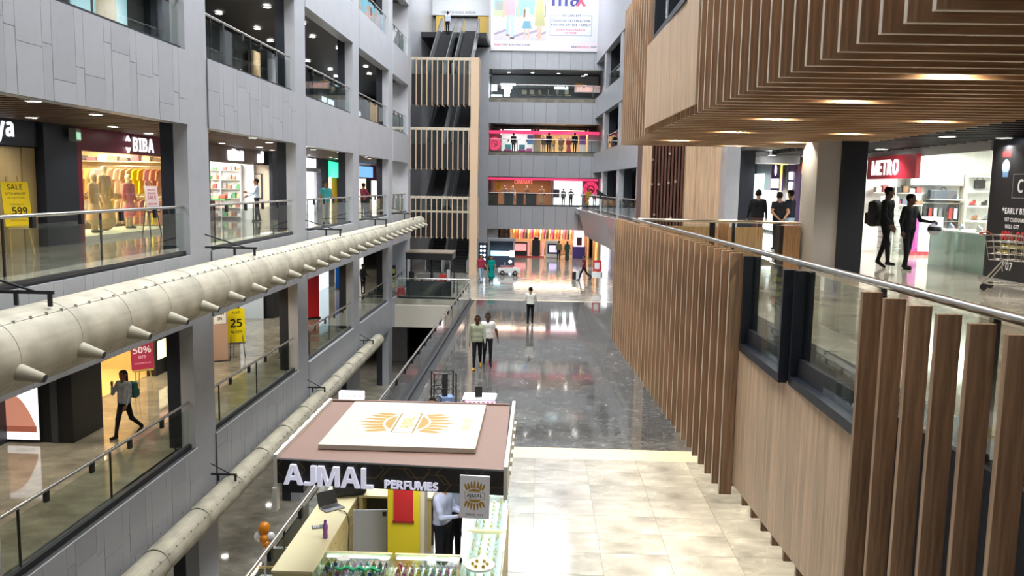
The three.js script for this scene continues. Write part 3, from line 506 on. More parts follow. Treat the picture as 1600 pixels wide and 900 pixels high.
// ================================================================ FAR END OF THE ATRIUM
{
  const w = struct('wall_far', 'grey panelled bands of the atrium end wall', 'wall');
  const bands = [[2.54, 4.5], [6.95, 8.75], [11.4, 13.15], [15.85, 24]];
  bands.forEach(([a, b], k) => { const n = 10, x0 = -4.6, x1 = 5.2, s = (x1 - x0) / n; for (let i = 0; i < n; i++) bx('cladding_panel', w, (i * 3 + k) % 4 ? CLAD : CLAD2, x0 + i * s + 0.01, x0 + (i + 1) * s - 0.01, a, b, -72, -72.15); bx('backing', w, GAP, x0, x1, a + 0.01, b - 0.01, -72.05, -72.4); });
  LV.slice(1, 4).forEach((y) => { bx('floor_slab', w, FLOORG, -4.6, 9, y - 0.4, y, -72.1, -81.6); });
  for (const y of [2.9, 7.3, 11.75, 16.2]) bx('ceiling_sheet', w, mat([0.32, 0.32, 0.33], 0.6), -4.6, 9, y, y + 0.05, -72.2, -81.6);
  bx('side_wall', w, CLAD2, -4.7, -4.6, 0, 17.4, -72.4, -81.6); bx('side_wall', w, CLAD2, 5.1, 5.3, 4.5, 17.4, -72.4, -81.6);
  // the large poster
  const pt = canvasTex(1024, 620, (c, W, H) => {
    c.fillStyle = '#e9e6ec'; c.fillRect(0, 0, W, H);
    c.fillStyle = '#8fd0e6'; c.fillRect(20, 0, 500, 300); c.fillStyle = '#b9c6a0'; c.fillRect(20, 215, 150, 110); c.fillStyle = '#9fa7a4'; c.fillRect(30, 150, 110, 90); c.fillStyle = '#7b8894'; c.fillRect(440, 190, 80, 130);
    c.fillStyle = '#d3cbd0'; c.fillRect(20, 300, 505, 230);
    c.fillStyle = '#a79fb4'; for (const [x, y, l] of [[190, 500, 150], [330, 470, 130], [430, 480, 110], [25, 470, 130]]) { c.save(); c.translate(x, y); c.rotate(-0.35); c.fillRect(0, -10, l, 20); c.restore(); }
    const leg = (x, y, h, col2, lean) => { c.fillStyle = col2; c.beginPath(); c.moveTo(x - 15, y); c.lineTo(x + 15, y); c.lineTo(x + 12 + lean, y + h); c.lineTo(x - 12 + lean, y + h); c.fill(); };
    const limb = (x, y, x2, y2, t, s) => { c.strokeStyle = s; c.lineWidth = t; c.lineCap = 'round'; c.beginPath(); c.moveTo(x, y); c.lineTo(x2, y2); c.stroke(); };
    leg(160, 280, 195, '#a9c7d8', -10); leg(200, 280, 220, '#b6d3e2', 0); c.fillStyle = '#6b5b58'; c.fillRect(140, 470, 34, 14); c.fillRect(178, 497, 40, 16);
    c.fillStyle = '#e6a8b4'; c.fillRect(128, 110, 100, 178); limb(120, 140, 112, 300, 22, '#dcae98'); limb(236, 140, 262, 300, 20, '#dcae98'); c.fillStyle = '#dcae98'; c.beginPath(); c.arc(178, 70, 34, 0, 7); c.fill();
    limb(322, 390, 316, 500, 16, '#e3bba8'); limb(352, 390, 356, 494, 16, '#e3bba8'); c.fillStyle = '#6ea3b8'; c.beginPath(); c.moveTo(310, 335); c.lineTo(366, 335); c.lineTo(384, 412); c.lineTo(292, 412); c.fill(); c.fillStyle = '#eec3c0'; c.fillRect(310, 262, 56, 78); limb(312, 275, 270, 310, 13, '#e3bba8'); limb(364, 275, 404, 300, 13, '#e3bba8'); c.fillStyle = '#e3bba8'; c.beginPath(); c.arc(338, 232, 24, 0, 7); c.fill(); limb(316, 235, 312, 300, 16, '#7a5a48');
    limb(446, 380, 448, 510, 18, '#dfb4a0'); limb(472, 380, 468, 500, 18, '#dfb4a0'); c.fillStyle = '#b6b384'; c.beginPath(); c.moveTo(425, 130); c.lineTo(494, 130); c.lineTo(510, 388); c.lineTo(415, 388); c.fill(); limb(426, 150, 408, 300, 16, '#dfb4a0'); limb(496, 150, 508, 280, 16, '#dfb4a0'); c.fillStyle = '#dfb4a0'; c.beginPath(); c.arc(460, 88, 30, 0, 7); c.fill();
    c.fillStyle = '#e4e6f4'; c.fillRect(525, 0, 480, 530);
    c.font = 'bold 190px sans-serif'; c.textAlign = 'left'; c.fillStyle = '#3a3f8c'; c.fillText('ma', 560, 195); c.fillStyle = '#e0566a'; c.fillText('x', 800, 195);
    c.strokeStyle = '#6d7486'; c.lineWidth = 4; c.strokeRect(560, 285, 400, 190); c.fillStyle = '#e4e6f4'; c.fillRect(655, 270, 210, 30); c.textAlign = 'center'; c.fillStyle = '#4a5068'; c.font = 'bold 30px sans-serif'; c.fillText('THE LARGEST', 760, 296); c.font = 'bold 33px sans-serif'; c.fillText('FASHION DESTINATION', 760, 345); c.fillText('FOR THE ENTIRE FAMILY', 760, 385); c.fillStyle = '#e0566a'; c.font = 'bold 26px sans-serif'; c.fillText('EVERYTHING FASHION', 760, 430); c.fillText('IN STORE', 760, 460);
    c.fillStyle = '#efe3ea'; c.fillRect(0, 530, W, 90); c.textAlign = 'left'; c.font = 'bold 34px sans-serif'; c.fillStyle = '#d0566a'; c.fillText('max', 24, 580); c.fillStyle = '#555a70'; c.font = 'bold 24px sans-serif'; c.fillText('FIRST & SECOND FLOOR', 100, 578); c.font = 'bold 30px sans-serif'; c.fillText('max', 770, 592); c.fillStyle = '#e08a98'; c.fillText('fashion', 832, 592); c.fillStyle = '#555a70'; c.fillText('.com', 945, 592);
  });
  const p = thing('wall_poster', 'huge printed poster of three walking people above the end wall', 'poster', [0.05, 19.97, -71.9]);
  const pg = new THREE.PlaneGeometry(8.8, 5.2); pg.translate(0, 0, 0.045); mesh('print', pg, new THREE.MeshStandardMaterial({ map: pt, color: col(0.86, 0.86, 0.86), roughness: 0.5 }), p); bx('board', p, WHITE, -4.45, 4.45, -2.65, 2.65, -0.04, 0.04);
  // downlights in the end openings
  for (const [x, y, z, n] of [[-2.9, 15.7, -73, 'third'], [-0.9, 15.7, -73, 'third'], [1.3, 15.7, -73.4, 'third'], [3.6, 15.6, -73, 'third'], [3.4, 15.6, -74, 'third'], [-2.9, 11.6, -72.9, 'second'], [0.4, 11.6, -72.9, 'second'], [0.2, 11.6, -74, 'second'], [2.8, 11.6, -73, 'second'], [2.6, 11.6, -74, 'second'], [-2.8, 7.2, -73, 'first'], [0.2, 7.2, -73, 'first'], [2.6, 7.2, -73, 'first']]) downlight(x, y, z, `round white downlight over the ${n} floor opening in the end wall`, 'downlights of the end wall ' + n, 10, [1, 0.97, 0.93], lensWhite, 0.13);
}
// lit backdrop of a shop: back wall, side walls, ceiling lamp panel
function shopShell(name, label, axis, a0, a1, front, depth, y0, y1, wallM, lightC, power, sgn = 1) {
  const t = struct(name, label, 'wall');
  if (axis === 'z') { // shop faces +x or -x; a0..a1 along z
    const b = front + sgn * depth; bx('back_wall', t, wallM, b, b + sgn * 0.1, y0, y1, a0, a1); bx('side_wall', t, wallM, front + sgn * 0.05, b, y0, y1, a0, a0 - 0.1); bx('side_wall', t, wallM, front + sgn * 0.05, b, y0, y1, a1, a1 + 0.1);
    const lx = front + sgn * depth * 0.4; bx('light_strip', t, glow(lightC, Math.min(power, 5)), lx - 0.17, lx + 0.17, y1 - 0.05, y1 - 0.03, a0 - 0.5, a1 + 0.5);
    areaLight('shop_light', lx, y1 - 0.07, (a0 + a1) / 2, 0.34, Math.abs(a1 - a0) - 1, col(...lightC), power * (Math.abs(depth) - 0.8) / 0.34);
  } else {
    const b = front - depth; bx('back_wall', t, wallM, a0, a1, y0, y1, b, b - 0.1); bx('side_wall', t, wallM, a0, a0 + 0.08, y0, y1, front, b); bx('side_wall', t, wallM, a1 - 0.08, a1, y0, y1, front, b);
    const lz = front - depth * 0.35; bx('light_strip', t, glow(lightC, Math.min(power, 5)), a0 + 0.3, a1 - 0.3, y1 - 0.05, y1 - 0.03, lz - 0.17, lz + 0.17);
    areaLight('shop_light', (a0 + a1) / 2, y1 - 0.07, lz, a1 - a0 - 0.6, 0.34, col(...lightC), power * (depth - 0.8) / 0.34);
  }
  return t;
}
// ================================================================ PEOPLE
// surface of a signed distance field on a grid (surface nets)
function nets(f, lo, hi, h) {
  const n = [0, 1, 2].map((i) => Math.ceil((hi[i] - lo[i]) / h) + 2), [nx, ny, nz] = n, val = new Float32Array(nx * ny * nz);
  for (let k = 0, i = 0; k < nz; k++) for (let j = 0; j < ny; j++) for (let q = 0; q < nx; q++, i++) val[i] = f(lo[0] + q * h, lo[1] + j * h, lo[2] + k * h);
  const id = new Int32Array(nx * ny * nz).fill(-1), pos = [], idx = [], sx = 1, sy = nx, sz = nx * ny, offs = [0, sx, sy, sx + sy, sz, sz + sx, sz + sy, sz + sx + sy];
  const E = []; for (let a = 0; a < 8; a++) for (const b of [1, 2, 4]) if (!(a & b)) E.push([a, a | b]);
  for (let k = 0; k < nz - 1; k++) for (let j = 0; j < ny - 1; j++) for (let q = 0; q < nx - 1; q++) {
    const c = q + j * sy + k * sz; let m = 0; for (let a = 0; a < 8; a++) if (val[c + offs[a]] < 0) m |= 1 << a; if (m === 0 || m === 255) continue;
    let x = 0, y = 0, z = 0, t = 0; for (const [a, b] of E) { const va = val[c + offs[a]], vb = val[c + offs[b]]; if ((va < 0) === (vb < 0)) continue; const s = va / (va - vb); x += (a & 1) + ((b & 1) - (a & 1)) * s; y += ((a >> 1) & 1) + (((b >> 1) & 1) - ((a >> 1) & 1)) * s; z += (a >> 2) + ((b >> 2) - (a >> 2)) * s; t++; }
    id[c] = pos.length / 3; pos.push(lo[0] + (q + x / t) * h, lo[1] + (j + y / t) * h, lo[2] + (k + z / t) * h);
  }
  for (let k = 1; k < nz - 1; k++) for (let j = 1; j < ny - 1; j++) for (let q = 1; q < nx - 1; q++) {
    const c = q + j * sy + k * sz, v = val[c];
    for (const [d, u, w] of [[sx, sy, sz], [sy, sz, sx], [sz, sx, sy]]) { const v2 = val[c + d]; if ((v < 0) === (v2 < 0)) continue; const A = id[c - u - w], B = id[c - w], C = id[c], D = id[c - u]; if (A < 0 || B < 0 || C < 0 || D < 0) continue; if (v < 0) idx.push(A, B, C, A, C, D); else idx.push(A, C, B, A, D, C); }
  }
  const g = new THREE.BufferGeometry(); g.setAttribute('position', new THREE.Float32BufferAttribute(pos, 3)); g.setIndex(idx); g.computeVertexNormals(); return g;
}
function capsule(px, py, pz, b) { // distance to a tapered bone
  const dx = b.d[0], dy = b.d[1], dz = b.d[2], qx = px - b.a[0], qy = py - b.a[1], qz = (pz - b.a[2]); let t = (qx * dx + qy * dy + qz * dz) / b.l2; t = t < 0 ? 0 : t > 1 ? 1 : t;
  const ex = qx - dx * t, ey = qy - dy * t, ez = (qz - dz * t) * b.fz; return Math.sqrt(ex * ex + ey * ey + ez * ez) - (b.r0 + (b.r1 - b.r0) * t);
}
function bone(a, b, r0, r1, c, fz = 1) { const d = [b[0] - a[0], b[1] - a[1], b[2] - a[2]]; return { a, d, l2: Math.max(1e-6, d[0] * d[0] + d[1] * d[1] + d[2] * d[2]), r0, r1, c, fz }; }
function field(bones, k) { return (x, y, z) => { let s = 1e3; for (const b of bones) { const d = capsule(x, y, z, b); if (d > s + 0.2) continue; const h = Math.max(0, k - Math.abs(s - d)) / k; s = Math.min(s, d) - h * h * k * 0.25; } return s; }; }
function paint(g, f) { const p = g.attributes.position, c = new Float32Array(p.count * 3); for (let i = 0; i < p.count; i++) { const v = f(p.getX(i), p.getY(i), p.getZ(i)); c[3 * i] = v[0]; c[3 * i + 1] = v[1]; c[3 * i + 2] = v[2]; } g.setAttribute('color', new THREE.BufferAttribute(c, 3)); return g; }
// head, centred on the skull, facing +z
function headGeo(long) {
  const B = [bone([0, 0.02, -0.012], [0, 0.025, 0.004], 0.088, 0.084, 0), bone([0, -0.05, 0.025], [0, -0.085, 0.045], 0.058, 0.036, 0), bone([0, 0.0, 0.09], [0, -0.028, 0.108], 0.011, 0.016, 0), bone([0, -0.02, -0.02], [0, -0.16, -0.03], 0.055, 0.06, 0)];
  for (const s of [-1, 1]) B.push(bone([s * 0.088, 0.012, -0.005], [s * 0.09, -0.025, 0.0], 0.014, 0.01, 0));
  B.push(bone([0, 0.055, -0.03], [0, 0.06, 0.01], 0.085, 0.078, 1));
  if (long) { B.push(bone([0, 0.02, -0.06], [0, -0.16, -0.085], 0.075, 0.06, 1)); }
  const g = nets(field(B, 0.025), [-0.13, -0.24, -0.17], [0.13, 0.16, 0.15], 0.0105); return g;
}
const headProto = [headGeo(false), headGeo(true)];
function headColoured(skin, hair, long) {
  return paint(headProto[long ? 1 : 0].clone(), (x, y, z) => {
    const r = Math.hypot(x, y - 0.02, z); const back = z < 0.035 - Math.max(0, y) * -0.2 && y > -0.035 - (z < -0.04 ? 0.03 : 0);
    if (Math.abs(x) > 0.082 && y < 0.03 && y > -0.04 && z > -0.03) return skin; // ears
    if (y > 0.083 || (back && y > -0.05 + (z > -0.02 ? 0.03 : 0) && !(z > 0.0 && y < 0.01)) || (long && z < -0.03)) return hair;
    if (z > 0.055 && Math.abs(Math.abs(x) - 0.033) < 0.013 && Math.abs(y - 0.012) < 0.009) return [0.03, 0.025, 0.025];
    if (z > 0.055 && Math.abs(Math.abs(x) - 0.033) < 0.017 && Math.abs(y - 0.037) < 0.007) return hair;
    if (z > 0.06 && Math.abs(x) < 0.026 && Math.abs(y + 0.058) < 0.009) return [skin[0] * 0.75, skin[1] * 0.5, skin[2] * 0.5];
    return skin;
  });
}
// hand hanging down from the wrist at the origin: palm in the yz plane, thumb towards +z
const handProto = (() => {
  const B = []; for (const z of [-0.026, -0.009, 0.009, 0.026]) B.push(bone([0, -0.01, z * 0.8], [0.004, -0.085, z], 0.0145, 0.013, 0));
  const L = [0.062, 0.077, 0.083, 0.072]; [-0.03, -0.0105, 0.0095, 0.0295].forEach((z, i) => { const l = L[i], r = i ? 0.0088 : 0.0076; B.push(bone([0.004, -0.088, z], [0.012, -0.088 - l * 0.5, z * 1.04], r, r * 0.94, 0), bone([0.012, -0.088 - l * 0.5, z * 1.04], [0.033, -0.088 - l * 0.93, z * 1.02], r * 0.94, r * 0.8, 0)); });
  B.push(bone([0.006, -0.03, 0.026], [0.014, -0.065, 0.052], 0.013, 0.0105, 0), bone([0.014, -0.065, 0.052], [0.022, -0.097, 0.057], 0.0105, 0.0085, 0));
  return nets(field(B, 0.006), [-0.03, -0.19, -0.055], [0.06, 0.02, 0.08], 0.0055);
})();
const PEOPLE = new THREE.MeshPhysicalMaterial({ vertexColors: true, roughness: 0.9, specularIntensity: 0.25 });
const DOLL = new THREE.MeshStandardMaterial({ vertexColors: true, roughness: 0.45 });
function armOf(s, o) { // shoulder to elbow to wrist
  const sh = [s * 0.185, 1.39, 0], [fwd = 0, out = 0.12, bend = 0.15, inn = 0] = o;
  const u = [s * Math.sin(out), -Math.cos(fwd) * Math.cos(out), Math.sin(fwd) * Math.cos(out)], el = sh.map((v, i) => v + u[i] * 0.285), w0 = [s * (Math.sin(out) * 0.6 - inn), -Math.cos(fwd + bend), Math.sin(fwd + bend)], n = Math.hypot(...w0);
  return [sh, el, el.map((v, i) => v + w0[i] / n * 0.25)];
}
function figure(o) {
  const { shirt, trousers, skin = [0.30, 0.16, 0.09], hair = [0.012, 0.01, 0.009], shoes = [0.02, 0.018, 0.016], sleeve = 'long', arms = [[], []], legs = [[0, 0], [0, 0]], dress, headTurn = 0, headNod = 0, long, stout = 1, hem = 0.9, headless, cell = 0.021 } = o;
  const B = [], T = stout;
  B.push(bone([-0.10, 1.32, 0], [0.10, 1.32, 0], 0.105 * T, 0.105 * T, 0, 1.15), bone([-0.06, 1.10, 0.005], [0.06, 1.10, 0.005], 0.108 * T, 0.108 * T, 0, 1.1), bone([-0.07, 0.95, -0.005], [0.07, 0.95, -0.005], 0.112 * T, 0.112 * T, hem < 0.95 ? 0 : 1, 1.05));
  for (const q of [-0.065, 0.065]) B.push(bone([q * 1.25, 1.32, 0], [q, 0.97, 0], 0.106 * T, 0.107 * T, hem < 0.95 ? 0 : 0, 1.12));
  B.push(bone([0, 1.40, -0.01], [0, 1.50, -0.005], 0.062, 0.055, 2), bone([-0.15, 1.395, -0.005], [0.15, 1.395, -0.005], 0.06, 0.06, 0, 1.1));
  if (dress) B.push(bone([0, 0.98, 0], [0, dress, 0], 0.12, o.flare || 0.24, 0, 1.15));
  const ends = [];
  [-1, 1].forEach((s, i) => {
    const [sh, el, wr] = arms[i].length === 3 && Array.isArray(arms[i][0]) ? arms[i] : armOf(s, arms[i]); const mid = sh.map((v, k) => lerp(v, el[k], 0.62));
    B.push(bone(sh, mid, 0.055, 0.047, sleeve === 'none' ? 2 : 0), bone(mid, el, 0.047, 0.041, sleeve === 'long' ? 0 : 2), bone(el, wr, 0.042, 0.028, sleeve === 'long' ? 0 : 2)); ends.push([el, wr, s]);
    const [a, kb] = legs[i], hip = [s * 0.088, 0.9, 0], kn = [s * 0.092, 0.9 - 0.42 * Math.cos(a), 0.42 * Math.sin(a)], an = [s * 0.095, kn[1] - 0.40 * Math.cos(a - kb), kn[2] + 0.40 * Math.sin(a - kb)];
    B.push(bone(hip, kn, 0.086 * Math.sqrt(T), 0.058, 1), bone(kn, an, 0.058, 0.043, 1)); const ft = a - kb, fy = -Math.sin(ft * 0.6);
    B.push(bone([an[0], an[1] - 0.045, an[2] - 0.02], [an[0] + s * 0.015, an[1] - 0.052 + fy * 0.0 - (ft < -0.3 ? 0.1 : 0), an[2] + 0.15], 0.042, 0.034, 3));
  });
  let low = 1e3; for (const b of B) low = Math.min(low, b.a[1] - b.r0, b.a[1] + b.d[1] - b.r1);
  const lo = [1e3, 1e3, 1e3], hi = [-1e3, -1e3, -1e3]; for (const b of B) for (let i = 0; i < 3; i++) { lo[i] = Math.min(lo[i], b.a[i] - b.r0 - 0.03, b.a[i] + b.d[i] - b.r1 - 0.03); hi[i] = Math.max(hi[i], b.a[i] + b.r0 + 0.03, b.a[i] + b.d[i] + b.r1 + 0.03); }
  const g = nets(field(B, 0.035), lo, hi, cell), colours = [shirt, trousers, skin, shoes];
  paint(g, (x, y, z) => { let best = 1e3, c = 0; for (const b of B) { const d = capsule(x, y, z, b); if (d < best) { best = d; c = b.c; } } if (c === 1 && y > hem && Math.abs(x) < 0.24) c = 0; if (c === 0 && y < hem && !dress && Math.abs(x) < 0.2 && y > hem - 0.3 && Math.abs(z) < 0.18) { let arm = 1e3, tor = 1e3; for (const b of B) { const d = capsule(x, y, z, b); if (b.l2 > 0.02 && Math.abs(b.a[0]) > 0.12) arm = Math.min(arm, d); else tor = Math.min(tor, d); } if (tor < arm) c = 1; } return colours[c]; });
  const list = [g];
  if (!headless) { const hd = headColoured(o.plain || skin, o.plain || hair, long); hd.rotateX(headNod); hd.rotateY(headTurn); hd.translate(0, 1.60, 0.015); list.push(hd); }
  for (const [el, wr, s] of ends) { const h = handProto.clone(); if (s > 0) h.scale(-1, 1, 1); if (s > 0) { const a = h.index.array; for (let i = 0; i < a.length; i += 3) { const t = a[i]; a[i] = a[i + 1]; a[i + 1] = t; } h.computeVertexNormals(); }
    const d = new THREE.Vector3(wr[0] - el[0], wr[1] - el[1], wr[2] - el[2]).normalize(); h.applyQuaternion(new THREE.Quaternion().setFromUnitVectors(new THREE.Vector3(0, -1, 0), d)); h.translate(...wr); paint(h, () => o.plain || skin); list.push(h); }
  const m = mergeGeometries(list.map((q) => { const c = q.index ? q : q; for (const a of Object.keys(c.attributes)) if (!['position', 'normal', 'color'].includes(a)) c.deleteAttribute(a); return c; }));
  m.translate(0, -low, 0); const k = (o.height || 1.72) / 1.74; m.scale(k, k, k); return m;
}
function person(label, pos, turn, o) { const m = mesh(o.plain ? 'mannequin' : 'person', figure(o), o.plain ? DOLL : PEOPLE); m.position.set(...pos); m.rotation.y = turn; return tag(m, label, o.plain ? 'mannequin' : 'person', o.group); }
function backpack(label, pos, turn, c, k = 1) { const t = thing('backpack', label, 'backpack', pos, turn); const g = new RoundedBoxGeometry(0.3 * k, 0.44 * k, 0.16 * k, 3, 0.06 * k); mesh('bag', g, mat(c, 0.8), t); mesh('front_pocket', new RoundedBoxGeometry(0.24 * k, 0.2 * k, 0.06 * k, 2, 0.025 * k), mat(c.map((v) => v * 0.8), 0.8), t, [0, -0.08 * k, -0.1 * k]); for (const s of [-1, 1]) mesh('strap', [rod([s * 0.09 * k, 0.2 * k, 0.05 * k], [s * 0.1 * k, 0.02 * k, 0.11 * k], 0.014, 6), rod([s * 0.1 * k, 0.02 * k, 0.11 * k], [s * 0.1 * k, -0.18 * k, 0.06 * k], 0.012, 6)], mat(c.map((v) => v * 0.6), 0.8), t); return t; }
// ================================================================ SHOPS
const PI2 = Math.PI / 2;
function printed(name, parent, w, h, tex, pos, turn = 0, lit = 0, rough = 0.5) {
  const m = new THREE.MeshStandardMaterial({ map: tex, roughness: rough }); if (lit) { m.emissive = col(1, 1, 1); m.emissiveMap = tex; m.emissiveIntensity = lit; }
  const o = mesh(name, new THREE.PlaneGeometry(w, h), m, parent, pos); o.rotation.y = turn; return o;
}
function garment(c, x, y, z, turn, label, group, len = 0.9, w = 0.42) {
  const t = thing('hanging_garment', colourName(c) + ' ' + label, 'garment', [x, y, z], turn, group), g = ext([[-w / 2, -0.06], [-w * 0.16, 0], [w * 0.16, 0], [w / 2, -0.06], [w * 0.62, -0.34], [w * 0.48, -0.38], [w * 0.4, -0.2], [w * 0.52, -len], [-w * 0.52, -len], [-w * 0.4, -0.2], [-w * 0.48, -0.38], [-w * 0.62, -0.34]], 0.05, 0.012); g.translate(0, 0, -0.025);
  mesh('cloth', g, mat(c, 0.85), t); mesh('hanger', [rod([0, -0.02, 0], [0, 0.07, 0], 0.006, 5), rod([-w * 0.3, -0.045, 0], [0, 0, 0], 0.005, 5), rod([w * 0.3, -0.045, 0], [0, 0, 0], 0.005, 5)], STEEL, t); return t;
}
function rail(label, x, y, z0, z1, floor) { const t = thing('clothes_rail', label, 'clothes rail'); mesh('bar', [rod([x, y, z0], [x, y, z1], 0.018, 8)], STEEL, t); for (const z of [z0, z1]) mesh('upright', [rod([x, floor, z], [x, y, z], 0.018, 8)], STEEL, t); }
function easel(label, pos, turn, w, h, y0, tex, legC, lean = 0.12) {
  const t = thing('easel_sign', label, 'sign', pos, turn); const b = mesh('board', boxGeo(w, h, 0.02), mat([0.5, 0.4, 0.05], 0.5), t, [0, y0 + h / 2, 0]); b.rotation.x = -lean; const p = mesh('print', new THREE.PlaneGeometry(w - 0.01, h - 0.01), new THREE.MeshStandardMaterial({ map: tex, roughness: 0.5 }), b, [0, 0, 0.012]);
  for (const s of [-1, 1]) mesh('leg', [rod([s * w * 0.42, 0, 0.14], [s * w * 0.2, y0 + h + 0.1, -0.12], 0.018, 6)], mat(legC, 0.5), t); mesh('rear_leg', [rod([0, 0, -0.42], [0, y0 + h, -0.14], 0.016, 6)], mat(legC, 0.5), t); mesh('ledge', [bg(-w * 0.45, w * 0.45, y0 - 0.04, y0, 0.02, 0.1)], mat(legC, 0.5), t); return t;
}
const signTex = (w, h, bgc, rows) => canvasTex(w, h, (c) => { c.fillStyle = bgc; c.fillRect(0, 0, w, h); c.textAlign = 'center'; for (const [t, y, s, f, b] of rows) { c.fillStyle = f; c.font = (b || 'bold') + ' ' + s + 'px sans-serif'; c.fillText(t, w / 2, y); } });
function goods(list, n, group, label, place) { for (let i = 0; i < n; i++) { const [x, y, z, w, h, d] = place(i), c = list[i % list.length]; const m = mesh('shelf_box', boxGeo(w, h, d, Math.min(w, h, d) * 0.12), mat(c, 0.55)); m.position.set(x, y + h / 2, z); tag(m, colourName(c) + ' ' + label, 'box', group); } }
// ---- first gallery, shop with gold doors
{
  const f = struct('wall_shop_gold', 'dark shop front with gold doors beside the red shop', 'wall');
  bx('fascia', f, NAVY, XS - 0.2, XS + 0.12, 6.92, 7.55, -11, -20.5); bx('wall_sheet', f, NAVY, XS - 0.3, XS, 4.5, 6.92, -11, -17.2);
  const d = thing('door_1', 'gold panelled shop door under the dark sign', 'door', [0, 0, 0], 0, undefined, 'structure'); for (let i = 0; i < 6; i++) bx('door_panel', d, i % 2 ? mat([0.34, 0.24, 0.10], 0.4) : mat([0.42, 0.31, 0.14], 0.4), XS - 0.1, XS + 0.02 + (i % 2) * 0.03, 4.5, 6.9, -17.22 - i * 0.54, -17.74 - i * 0.54);
  bx('pilaster', f, NAVY, XS - 0.2, XS + 0.25, 4.5, 7.55, -20.5, -22.0);
  const s = thing('shop_sign', 'white glowing letters on the dark fascia over the gold door', 'sign'); letters(s, 'ya', 0.44, 0.02, glow([0.9, 0.95, 1], 1.0), [XS + 0.13, 7.12, -18.85], PI2);
  const e = thing('exit_light', 'small green lit exit box on the dark pilaster', 'sign', [XS + 0.42, 7.3, -21.6]); bx('case', e, mat([0.3, 0.34, 0.3], 0.5), -0.1, 0.1, -0.16, 0.16, -0.12, 0.12, 0.01); bx('panel', e, glow([0.3, 0.9, 0.5], 0.6), 0.1, 0.106, -0.12, 0.06, -0.1, 0.1); bx('mount', e, BLACK, -0.17, -0.1, -0.05, 0.05, -0.05, 0.05);
  easel('yellow sale easel sign on a pale wooden stand beside the gold door', [-11.3, 4.5, -17.95], 1.15, 0.62, 0.98, 0.62, signTex(256, 400, '#f2d21a', [['SALE', 70, 66, '#4a3c08'], ['UPTO 40% OFF', 115, 28, '#6a5608'], ['ON EVERYTHING', 150, 22, '#6a5608', 'normal'], ['STARTING AT', 210, 24, '#6a5608', 'normal'], ['\u20B9599', 290, 92, '#2c2506'], ['LIMITED PERIOD', 350, 22, '#6a5608', 'normal']]), [0.6, 0.42, 0.16]);
}
